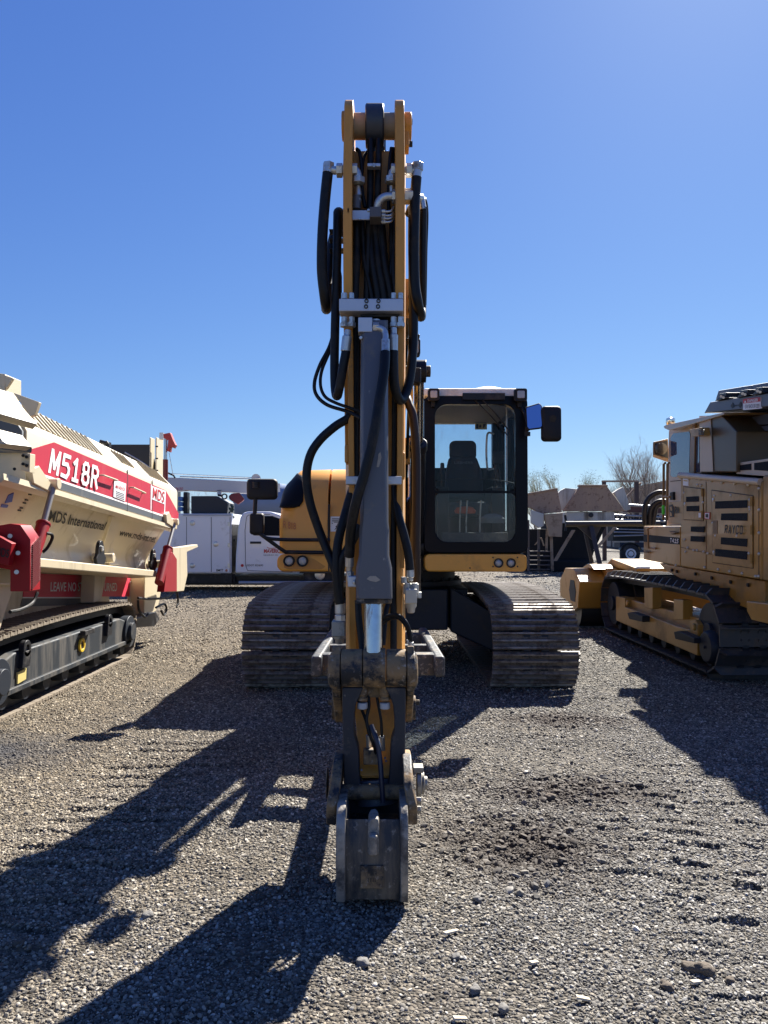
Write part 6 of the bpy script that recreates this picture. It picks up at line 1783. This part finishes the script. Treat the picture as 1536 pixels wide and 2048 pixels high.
# ---------------------------------------------------------------- white service truck behind the screener
TY = 21.0
UT = thing("service_truck", "white service truck with a crane boom along its top, standing behind the excavator", "truck", (-3.5, TY + 1, 0))
t = lambda px, py, dy=0.0: at(px, py, TY + dy)
TW = mat("truck_white", (0.70, 0.70, 0.72), 0.28, var=0.02, coat=0.4, dirt=(0.38,0.36,0.33), dirt_amt=0.1)
g = G(); g.xz(TY, TY + 2.2, [(q.x, q.z) for q in (t(300,1027), t(463,1027), t(463,1147), t(300,1147))]); SB = g.build("service_body", TW, UT, bev=0.04, seg=3)
def tp(poly, m, name, parent, off=0.006, dy=0.0, bev=0.0):
    g = G(); g.prism([t(a, b, dy - off) for a, b in poly], (0, off + 0.01, 0)); return g.build(name, m, parent, bev=bev)
for x0, x1 in ((374, 421.5), (424, 459)):
    tp([(x0,1034),(x1,1034),(x1,1144),(x0,1144)], TW, "locker_door", SB, 0.012, bev=0.008)
tp([(366,1028),(463,1028),(463,1032),(366,1032)], mat("truck_trim", (0.38,0.39,0.43), 0.3), "drip_rail", SB, 0.02)
for px, py in ((432,1088), (385,1046), (385,1131)):
    g = G(); g.lathe(t(px,py), (0,-1,0), [(0,.075),(.02,.075),(.028,.06),(.03,.02),(.04,.018),(.041,.001)], 20); g.build("latch", ZINC, SB)
for py in (1048, 1090, 1131):
    tp([(455,py-4),(460,py-4),(460,py+4),(455,py+4)], ZINC, "hinge", SB, 0.02, bev=0.004)
lettering("IMT", [t(433,1143), t(447,1143), t(447,1138), t(433,1138)], INK, SB, off=0.016, bold=0.02)
g = G(); g.cyl(t(453,1141,-.012), t(453,1141,-.018), 0.035, n=16); g.build("decal", mat("decal_orange", (0.5,0.2,0.08), .5), SB)
tp([(300,1148),(470,1148),(470,1166),(300,1166)], BLK, "chassis", UT, 0.0, dy=0.15)
g = G(); g.box(tuple(t(463.4,1166,.03)), tuple(t(470,1050,2.0))); g.build("dark_filler", BLK, UT)  # dark plate added to cover the body's sunlit end face
g = G(); g.box(tuple(t(300,1170,.3)), tuple(t(700,1146,1.9))); g.build("ladder_frame", BLK, UT)
for px in (373, 422.7, 460.2):
    tp([(px-.5,1034),(px+.5,1034),(px+.5,1144),(px-.5,1144)], SGREY, "door_gap", SB, 0.004)
# crew cab
cabp = [(470,1147),(471,1110),(475,1060),(480,1036),(485,1026),(495,1023),(540,1023),(566,1030),(592,1062),(600,1066),(690,1072),(712,1082),(716,1140),(668,1146)]
g = G(); g.prism([t(a, b, -.02) for a, b in cabp], (0, 2.0, 0)); TC = g.build("cab", TW, UT, bev=0.06, seg=3)
wn = tp([(503,1068),(503,1045),(507,1036),(520,1032),(545,1032),(566,1040),(584,1062),(584,1072),(508,1071)], mat("truck_glass", (0.004,0.006,0.011), 0.35, spec=0.06), "side_window", TC, 0.008, dy=-.02, bev=0.004)
for a, b in (((493,1034),(490,1060)), ((490,1060),(491,1130)), ((491,1130),(495,1141)), ((495,1141),(585,1144)), ((497,1030),(493,1034)), ((540,1029),(497,1030))):
    g = G(); g.tube([t(*a, -.024), t(*b, -.024)], 0.008, 5, 0); g.build("door_gap", SGREY, TC)
tp([(500,1083),(522,1083),(522,1087.5),(500,1087.5)], INK, "door_handle", TC, 0.03, dy=-.02, bev=0.006)
lettering("MAVERICK", [t(528,1106,-.02), t(566,1106,-.02), t(566,1098,-.02), t(528,1098,-.02)], REDINK, TC, off=0.008, bold=0.03)
g = G(); g.tube([t(534,1094,-.03), t(539,1096.5,-.03), t(551,1096,-.03), t(555,1094,-.03)], 0.008, 6, 3); g.build("logo", REDINK, TC)
lettering("NEWBURY OH", [t(527.5,1111.5,-.02), t(556,1111.5,-.02), t(556,1109,-.02), t(527.5,1109,-.02)], INK, TC, off=0.008)
lettering("USDOT 3024690", [t(492.5,1132.5,-.02), t(526,1132.5,-.02), t(526,1128.5,-.02), t(492.5,1128.5,-.02)], INK, TC, off=0.008)
g = G(); g.cyl(t(484.5,1131,-.02), t(484.5,1131,-.035), 0.04, n=16); g.build("decal", REDINK, TC)
g = G(); g.cyl(t(478,1165.5,-.1), t(700,1165.5,-.1), 0.05, n=12); g.build("running_board", mat("board_steel", (0.32,0.32,0.33), 0.4, 0.5), UT)
for px, py, r_ in ((640,1148,.45), (330,1148,.45)):
    c = t(px, py, .1); c.z = r_
    g = G(); g.lathe(c + Vector((0,-.05,0)), (0,1,0), [(0,r_*.62),(.0,r_*.95),(.03,r_),(.27,r_),(.3,r_*.95),(.3,r_*.6)], 32); wh = g.build("wheel", RUBB, UT)
    g = G(); g.lathe(c + Vector((0,-.03,0)), (0,-1,0), [(-.1,r_*.6),(0,r_*.62),(.02,r_*.60),(0.0,r_*.5),(-.02,r_*.35),(.05,r_*.3),(.07,r_*.12),(.071,.001)], 24); g.build("rim", ZINC, wh)
tp([(598,1147),(608,1125),(625,1115),(655,1115),(672,1127),(680,1147)], BLK, "wheel_arch", TC, 0.02, dy=-.02)
# crane
CR = mat("crane_white", (0.50,0.51,0.53), 0.35, var=0.04)
g = G(); g.prism([t(a, b, .5) for a, b in ((330,954),(505,963),(505,988),(450,984),(375,981),(330,984))], (0, .35, 0)); BM = g.build("crane_boom", CR, UT, bev=0.02)
lettering("7630", [t(350,981,.5), t(366,980,.5), t(366,974.5,.5), t(350,975,.5)], REDINK, BM, off=0.008, shear=0.2)
tp([(505,965),(560,967),(560,984),(505,986)], CR, "boom_extension", BM, 0.0, dy=.55)
g = G(); g.tube([t(338,947,.6), t(352,948,.6), t(520,956,.6)], 0.012, 5, 0); g.tube([t(360,953.5,.55), t(500,958,.55)], 0.018, 6, 0); g.build("cable", ZINC, BM)
g = G(); g.cyl(t(512,957,.6), t(512,957,.8), 0.13, n=20); g.build("sheave", CR, BM)
g = G(); g.tube([t(336,946,.5), t(347,951,.5), t(350,956,.5)], 0.025, 6, 0); g.build("boom_bracket", BLK, BM)
g = G(); g.prism([t(a, b, .3) for a, b in ((457,992),(463,987),(478,985.5),(488,997),(487,1001),(476,1009),(463,1002),(458,998))], (0, .1, 0)); HK = g.build("hook_block", mat("hook_red", (0.16,0.012,0.02), 0.45), UT, bev=0.02)
g = G(); g.ring(t(449,993,.35), (0,1,0), 0.05, 0.085, 0.05, 18); g.tube([t(436,990,.35), t(444,992,.35)], 0.03, 8, 0); g.build("hook", BLK, HK)
g = G(); g.box(tuple(t(436,990,.6)), tuple(t(442,980,.5))); g.build("hook_hanger", CR, BM)
g = G(); g.prism([t(a, b, .3) for a, b in ((382,1027),(382,992),(432,992),(455,1005),(455,1027))], (0, 1.0, 0)); g.build("tank", mat("tank_navy", (0.012,0.014,0.02), 0.5), UT, bev=0.02)
g = G()
for k in range(3):
    g.box(tuple(t(356,1022-10*k,.4)), tuple(t(374,1015-10*k,.9)))
g.build("blue_crate", mat("crate_blue", (0.06,0.16,0.36), 0.45), UT, bev=0.02)
g = G(); g.box(tuple(t(366,1027,.5)), tuple(t(380,985,.8))); g.box(tuple(t(345,1027,.5)), tuple(t(362,983,1.2))); g.build("pump_unit", BLK, UT, bev=0.03)
g = G()
rr2 = random.Random(5)
for i in range(26):
    y = 1010 + i*3.2
    x = 461 + rr2.uniform(-4, 5)
    g.cyl(t(x, y, .3+rr2.uniform(-.2,.3)), t(x+rr2.uniform(-4,4), y+rr2.uniform(-5,5), .3), 0.02+.02*rr2.random(), n=8)
g.build("hose_bundle", mat("hose_green", (0.02,0.05,0.035), 0.5), UT)
# ---------------------------------------------------------------- things far behind
SI = thing("storage_tank", "pale blue ribbed tank lying behind the white truck cab", "tank", (-8, 46, 0))
g = G(); a, b = at(470, 1005, 46), at(580, 1005, 46)
g.lathe(a, (1,0,0), [(0,.3),(.1,1.1)] + [(0.1+k*.2, 1.15 if k % 2 else 1.12) for k in range(1, 15)] + [(3.1,1.1),(3.2,.3)], 28)
g.build("tank_shell", mat("tank_blue", (0.16,0.22,0.34), 0.45, var=0.1), SI)
g = G()
for k in (0.5, 2.6): g.box((a.x+k-.15, 45.2, 0), (a.x+k+.15, 46.8, a.z-.8))
g.build("saddle", UNDER, SI)
# rusty mobile crusher
KY = 31.0
RUST = mat("rusty_steel", (0.29, 0.205, 0.15), 0.85, var=0.25, scale=1.5, dirt=(0.36, 0.25, 0.17), dirt_amt=0.4, dirt_scale=1.5, streak=True, wear=(0.15,0.085,0.06), wear_amt=0.25)
GREYP = mat("weathered_grey", (0.44,0.44,0.41), 0.65, var=0.12, scale=1, dirt=(0.14,0.115,0.085), dirt_amt=0.3, dirt_scale=1.5, streak=True)
DUSTW = mat("dusty_tan_steel", (0.30,0.225,0.16), 0.75, var=0.2, scale=2, dirt=(0.14,0.095,0.065), dirt_amt=0.35)
CRU = thing("mobile_crusher", "rusty feed hopper of a tracked crusher in the background right of the cab", "crusher", (8, KY + 1, 0))
k_ = lambda px, py, dy=0.0: at(px, py, KY + dy)
def kp(poly, m, name, dy=0.0, th_=0.15, shift=(0, 0), bev=0.02, parent=CRU):
    g = G(); g.prism([k_(a, b, dy) for a, b in poly], (shift[0], th_, shift[1])); return g.build(name, m, parent, bev=bev)
kp([(1160,972),(1214,972),(1250,1022),(1126,1023)], RUST, "hopper_wall", 0.0, .2)
kp([(1158,969.5),(1216,969.5),(1216,973),(1158,973)], RUST, "hopper_rim", -.06, .3)
kp([(1040,991),(1059.5,987),(1115,977),(1124,1024),(1081,1028),(1062,1016),(1040,1012)], RUST, "side_wing", -.5, .2)
kp([(1040,989),(1115,975.5),(1116,978.5),(1040,992.5)], RUST, "wing_rim", -.56, .32)
kp([(1089,1028.5),(1126,1025.5),(1124,1074),(1099,1073)], DUSTW, "chute", -1.0, .2)
kp([(1113,990),(1121,981),(1131,976),(1157,978),(1150,992),(1130,1021),(1121,1020)], GREYP, "hopper_wing", .25, .3)
kp([(1226,986),(1236,979),(1246,974),(1251,984),(1262,1019),(1250,1022),(1238,1004)], GREYP, "hopper_wing", .25, .3)
kp([(1134,1023.5),(1229.5,1023.5),(1228.5,1046),(1132,1046)], GREYP, "feeder_body", 0.1, 2.5)
kp([(1148,1041),(1219,1041),(1219,1046),(1148,1046)], INK, "feeder_slot", 0.05, .06, bev=0)
kp([(1063,1020),(1088,1028),(1088,1052),(1078,1056),(1063,1046)], GREYP, "side_body", -.9, .25)
kp([(1104,1046),(1215,1046),(1190,1098),(1180,1128),(1112,1126)], mat("crusher_dark", (0.012,0.014,0.017), 0.8, var=0.2, spec=0.2), "engine_bay", 0.6, 2.4)
kp([(1104,1120),(1182,1120),(1186,1144),(1100,1144)], mat("crusher_dark", (0.03,0.033,0.036), 0.7), "crawler_track", .2, .8, bev=.1)
for a, b, w_ in (((1147,1060),(1110,1122),8), ((1102,1064),(1105,1142),6), ((1231,1054),(1190,1100),8), ((1094,1058),(1093,1100),5), ((1070,1090),(1082,1075),3), ((1082,1075),(1088,1092),3)):
    g = G(); g.hexa([k_(a[0]-w_/2,a[1],-.4), k_(a[0]+w_/2,a[1],-.4), k_(a[0]+w_/2,a[1],-.25), k_(a[0]-w_/2,a[1],-.25), k_(b[0]-w_/2,b[1],-.4), k_(b[0]+w_/2,b[1],-.4), k_(b[0]+w_/2,b[1],-.25), k_(b[0]-w_/2,b[1],-.25)])
    g.build("leg", DUSTW, CRU, bev=0.01)
kp([(1046,1058),(1104,1058),(1104,1141),(1046,1141)], mat("crusher_dark", (0.012,0.014,0.017), 0.8), "dark_block", 1.0, 1.5)  # dark block added behind the stairs to hide the sunlit ground
g = G()
for k in range(5):
    g.box(tuple(k_(1058,1140-9*k,-.8)), tuple(k_(1096,1137.5-9*k,-.4)))
g.box(tuple(k_(1056,1142,-.8)), tuple(k_(1058,1040,-.7))); g.box(tuple(k_(1076,1142,-.6)), tuple(k_(1079,1060,-.5)))
g.build("access_stairs", mat("stair_brown", (0.10,0.08,0.07), 0.8), CRU)
g = G(); g.cyl(k_(1182,1030,-.05), k_(1182,1030,.1), 0.1, n=12); g.tube([k_(1130,1030,-.3), k_(1132,1045,-.3), k_(1131,1062,-.3)], .05, 6); g.build("feeder_motor", UNDER, CRU)
# steel portal frame beyond the crusher
PO = thing("portal_frame", "brown steel goal-post frame beyond the rusty crusher hopper", "steel frame", (14, 44, 0))
g = G(); q = lambda px, py: at(px, py, 44)
g.box(tuple(q(1204,964) + Vector((0,-.1,0))), tuple(q(1277,961) + Vector((0,.1,0)))); g.build("crossbeam", RUST, PO)
for x0, x1 in ((1204.5,1211.5), (1269,1276.5)):
    g = G(); a, b = q(x0, 964), q(x1, 964); g.box((a.x, 43.9, 0), (b.x, 44.1, a.z)); g.build("post", mat("frame_brown", (0.07,0.045,0.04), 0.7), PO)
g = G(); g.cyl(q(1270,976), q(1252,996), 0.06, n=6); g.cyl(q(1279,966), q(1281,969), .1, n=8); g.build("brace", RUST, PO)
# conveyor on a road trailer
CV = thing("conveyor_trailer", "folded lattice conveyor on a dark wheeled trailer between crusher and mulcher", "conveyor", (14, 40, 0))
WB = mat("galvanised_bright", (0.32,0.32,0.33), 0.5, 0.4)
q = lambda px, py, dy=0.0: at(px, py, 40 + dy)
g = G()
for y0, y1, r_ in ((1009,1014,.07), (1030,1035,.055), (1039,1043,.05), (1050,1053,.045), (1058,1061,.03), (1064,1066,.04), (1072,1069,.04)):
    g.cyl(q(1228,y0), q(1330,y1), r_, n=8)
g.build("lattice_chord", WB, CV)
g = G()
for i in range(9):
    x = 1228 + i*11
    g.cyl(q(x,1030,.1), q(x+11,1052,.1), .05, n=6); g.cyl(q(x+11,1030,.3), q(x,1066,.3), .04, n=6)
g.build("lattice_brace", UNDER, CV)
g = G(); g.prism([q(a, b, .4) for a, b in ((1255,1009),(1330,1015),(1330,1026),(1255,1024))], (0, .8, 0)); g.build("belt_frame", mat("conveyor_maroon", (0.06,0.018,0.022), 0.6), CV)
g = G(); g.box(tuple(q(1226,1082,.5)), tuple(q(1330,1040,1.5))); g.build("hopper_base", mat("conveyor_dark", (0.02,0.024,0.024), 0.8), CV)
g = G(); g.box(tuple(q(1240,1095,-.2)), tuple(q(1330,1085,.8))); g.box(tuple(q(1240,1122,.0)), tuple(q(1251,1088,.05))); g.build("trailer_frame", NAVY, CV)
c = q(1260, 1106, -.2); c.z = .5
g = G(); g.lathe(c + Vector((0,-.15,0)), (0,1,0), [(0,.27),(0,.44),(.05,.5),(.3,.5),(.35,.44),(.35,.25)], 28); wh = g.build("wheel", RUBB, CV)
g = G(); g.lathe(c + Vector((0,-.14,0)), (0,-1,0), [(-.1,.27),(0,.285),(.03,.26),(.0,.15),(.05,.11),(.051,.001)], 20); g.build("rim", mat("rim_grey", (0.7,0.7,0.7), 0.5), wh)
g = G()
for i in range(10):
    a0, a1 = R(20+i*14), R(34+i*14)
    g.hexa([(c.x+.56*math.cos(a0), c.y-.17, c.z+.56*math.sin(a0)), (c.x+.56*math.cos(a0), c.y+.2, c.z+.56*math.sin(a0)), (c.x+.60*math.cos(a0), c.y+.2, c.z+.60*math.sin(a0)), (c.x+.60*math.cos(a0), c.y-.17, c.z+.60*math.sin(a0)),
            (c.x+.56*math.cos(a1), c.y-.17, c.z+.56*math.sin(a1)), (c.x+.56*math.cos(a1), c.y+.2, c.z+.56*math.sin(a1)), (c.x+.60*math.cos(a1), c.y+.2, c.z+.60*math.sin(a1)), (c.x+.60*math.cos(a1), c.y-.17, c.z+.60*math.sin(a1))])
g.build("mudguard", BLK, CV)
# long low building
BU = thing("warehouse", "long low tan warehouse with a pale roof edge behind the portal frame", "building", (30, 75, 0))
WALL = mat("warehouse_tan", (0.40,0.33,0.25), 0.8, var=0.06, scale=.4)
p = [at(1205,992,92), at(1253,977,78), at(1350,957,60), at(1500,930,50)]
g = G()
for a, b in zip(p, p[1:]):
    g.hexa([(a.x,a.y,0),(b.x,b.y,0),(b.x+8,b.y+12,0),(a.x+8,a.y+12,0),tuple(a),tuple(b),(b.x+8,b.y+12,b.z),(a.x+8,a.y+12,a.z)])
g.build("wall", WALL, BU, smooth=False)
g = G(); g.box(tuple(at(1283,996,72)), tuple(at(1289,992,71))); g.build("wall_lamp", INK, BU)
# bare trees and scrub
BARK = mat("bark_grey", (0.19,0.16,0.14), 0.9, var=0.25)
TWIG = mat("twig_brown", (0.27,0.23,0.195), 0.9, var=0.2)
BUD = mat("bud_green", (0.30,0.30,0.14), 0.9, var=0.3)
def bare_tree(name, label, base, h, spread, seed, twig_m, r0, n_main=9, depth=4, group=None, buds=0, trunk_frac=.3):
    rg = random.Random(seed)
    th = thing(name, label, "tree" if "tree" in name else "shrub", base, group)
    tg, cg = G(), G()
    bpts = []
    def grow(p, d, L, r, lev):
        segs = 4
        pts = [p]; q = Vector(p); dd = Vector(d)
        for i in range(segs):
            dd = (dd + Vector((rg.uniform(-.16,.16), rg.uniform(-.16,.16), .10 if lev else .0))).normalized()
            q = q + dd * L / segs; pts.append(q.copy())
        (tg if lev < 2 else cg).tube(pts, r, 6 if lev < 2 else 3, 0, r_end=r*0.45)
        if lev >= depth:
            if buds and rg.random() < buds: bpts.append(q)
            return
        for i in range(n_main if lev == 0 else rg.randint(5, 7)):
            f = rg.uniform(trunk_frac if lev == 0 else .25, 1.0)
            k = min(int(f*segs), segs-1); pp = pts[k].lerp(pts[k+1], f*segs-k)
            ang = rg.uniform(0, 2*math.pi); tilt = rg.uniform(.3, .85) if lev == 0 else rg.uniform(.25, .8)
            ax = dd.orthogonal().normalized(); ax.rotate(Quaternion(dd, ang))
            nd = (dd*math.cos(tilt) + ax*math.sin(tilt)*spread).normalized()
            grow(pp, nd, L*(rg.uniform(.36,.50)*(1.2 - .5*f) if lev == 0 else rg.uniform(.42,.6)), r*.42*(1.1-.4*f), lev+1)
    grow(Vector(base), Vector((0,0,1)), h*.72, r0, 0)
    zmax = max(v.z for v in cg.v)
    k_z = h / zmax
    for gg in (tg, cg):
        gg.v = [Vector((base[0] + (v.x-base[0])*(k_z*.5+.5), base[1] + (v.y-base[1])*(k_z*.5+.5), v.z*k_z)) for v in gg.v]
    bpts = [Vector((base[0] + (v.x-base[0])*(k_z*.5+.5), base[1] + (v.y-base[1])*(k_z*.5+.5), v.z*k_z)) for v in bpts]
    tg.build("trunk", BARK, th)
    cg.build("crown", twig_m, th, smooth=False)
    if bpts:
        b = G()
        for q in bpts:
            for _ in range(3):
                o = Vector((rg.uniform(-.25,.25), rg.uniform(-.25,.25), rg.uniform(-.25,.25)))
                s_ = rg.uniform(.025,.06)
                b.add([q+o, q+o+Vector((s_,0,s_)), q+o+Vector((0,s_,s_*1.4))], [(0,1,2)])
        b.build("buds", BUD, th, smooth=False)
    return th
D = 72
q = at(1272, 1065, D)
bare_tree("bare_tree", "tall bare round-crowned tree left of the mulcher's lamp box", (q.x, D, 0), 9.9, 1.05, 4, TWIG, .12, 24, 4)
q = at(1311, 1065, 66)
bare_tree("bare_tree", "slimmer bare tree half hidden behind the mulcher's cab", (q.x, 66, 0), 10.2, .8, 9, TWIG, .11, 20, 4)
q = at(1336, 1065, 64)
bare_tree("bare_tree", "bare tree seen through the mulcher's cab rails", (q.x, 64, 0), 9.2, .8, 17, TWIG, .10, 18, 4)
gp = "budding scrub on the skyline beside the cab"
for i, (px, top, lab) in enumerate(((1070, 958, "budding shrub nearest the cab pillar on the skyline"), (1098, 956, "second budding shrub from the cab on the skyline"), (1131, 951, "tallest budding shrub above the gap between rusty wing and hopper"), (1157, 960, "small green budding shrub at the hopper's left corner"), (1222, 955, "budding shrub showing under the portal frame"))):
    q = at(px, top, 82)
    bare_tree("budding_shrub", lab, (q.x, 82, 0), q.z*1.14, .5, 30+i, mat("twig_pale", (0.34,0.32,0.19), .9), .09, 22, 3, gp, .5, .1)
gp = "bare scrub behind the service truck"
for i, (px, top, lab) in enumerate(((395, 980, "grey bare shrub above the truck's dark tank"), (440, 978, "grey bare shrub beside the truck's red hook block"), (480, 985, "grey bare shrub between the hook block and the black mirror"))):
    q = at(px, top, 60)
    bare_tree("bare_shrub", lab, (q.x, 60, 0), q.z*1.05, .8, 50+i, TWIG, .06, 26, 3, gp, 0, .05)
# ---------------------------------------------------------------- loose things lying on the gravel
WOOD = mat("wood_chip", (0.50,0.42,0.30), 0.8, var=0.15)
for (px, py, L_, a_, lab) in ((902,1862,.075,35,"pale wood splinter on the gravel right of the bucket"), (1068,1922,.04,25,"small wood chip near the bottom centre right"), (1166,1994,.05,-10,"flat pale chip close to the bottom edge"),
                              (920,2026,.05,8,"tan wood chip at the bottom edge"), (1392,1965,.045,20,"thin stick beside the earth clods")):
    q = atz(px, py, 0.012)
    ob = G().hexa([(-L_/2,-.012,0),(L_/2,-.008,0),(L_/2,.010,0),(-L_/2,.009,0),(-L_/2+.004,-.009,.006),(L_/2,-.006,.005),(L_/2-.006,.007,.006),(-L_/2,.007,.006)]).build("wood_chip", WOOD, None, org=Vector((0,0,0)))
    ob.location = (q.x, q.y, hz(q.x, q.y) + .012); ob.rotation_euler = (0, .12, R(a_))
    tag(ob, lab, "wood chip", "wood chips scattered on the gravel")
CLOD = mat("earth_clod", (0.10,0.08,0.06), 0.95, var=0.3, bump=0.5, bump_scale=60)
STONE = mat("loose_stone", (0.13,0.124,0.114), 0.85, var=0.2, bump=0.3, bump_scale=80)
def rock(name, px, py, r_, m, lab, cat, grp, seed):
    rg = random.Random(seed)
    q = atz(px, py, 0)
    bm = bmesh.new(); bmesh.ops.create_icosphere(bm, subdivisions=3, radius=1)
    ph = [rg.uniform(0, 6) for _ in range(6)]
    for v in bm.verts:
        c = v.co
        f = 1 + .16*math.sin(3.1*c.x+ph[0])*math.cos(2.7*c.y+ph[1]) + .1*math.sin(6*c.z+ph[2]+4*c.x) + .05*math.sin(11*c.y+ph[3]+7*c.x)
        v.co = Vector((c.x*r_*f*1.2, c.y*r_*f*.9, c.z*r_*f*.72))
    me = bpy.data.meshes.new(name); bm.to_mesh(me); bm.free(); me.materials.append(m); me.shade_smooth()
    ob = bpy.data.objects.new(name, me); COL.objects.link(ob)
    ob.location = (q.x, q.y, hz(q.x, q.y) + r_*.35); ob.rotation_euler = (0, 0, rg.uniform(0, 6))
    tag(ob, lab, cat, grp)
for i, (px, py, r_, lab) in enumerate(((1382,1938,.028,"dark earth clod, left one of the pair at lower right"), (1408,1945,.032,"brown earth clod, right one of the pair at lower right"), (1333,1975,.022,"dark clod below and left of the clod pair"), (1460,1960,.018,"small clod right of the clod pair"), (1100,1600,.03,"dark clod at the left edge of the damp patch"))):
    rock("earth_clod", px, py, r_, CLOD, lab, "clod", "earth clods on the gravel", 60+i)
for i, (px, py, r_, lab) in enumerate(((725,1922,.024,"largest pale stone below the bucket"), (955,1802,.018,"round stone right of the bucket foot"), (912,1910,.016,"grey stone below the pale splinter"), (295,1832,.022,"tan stone in the sunlit strip between two shadows"), (950,1972,.02,"stone near the bottom centre"), (1007,2010,.018,"dark stone close to the bottom edge"))):
    rock("loose_stone", px, py, r_, STONE, lab, "stone", "larger stones on the gravel", 80+i)
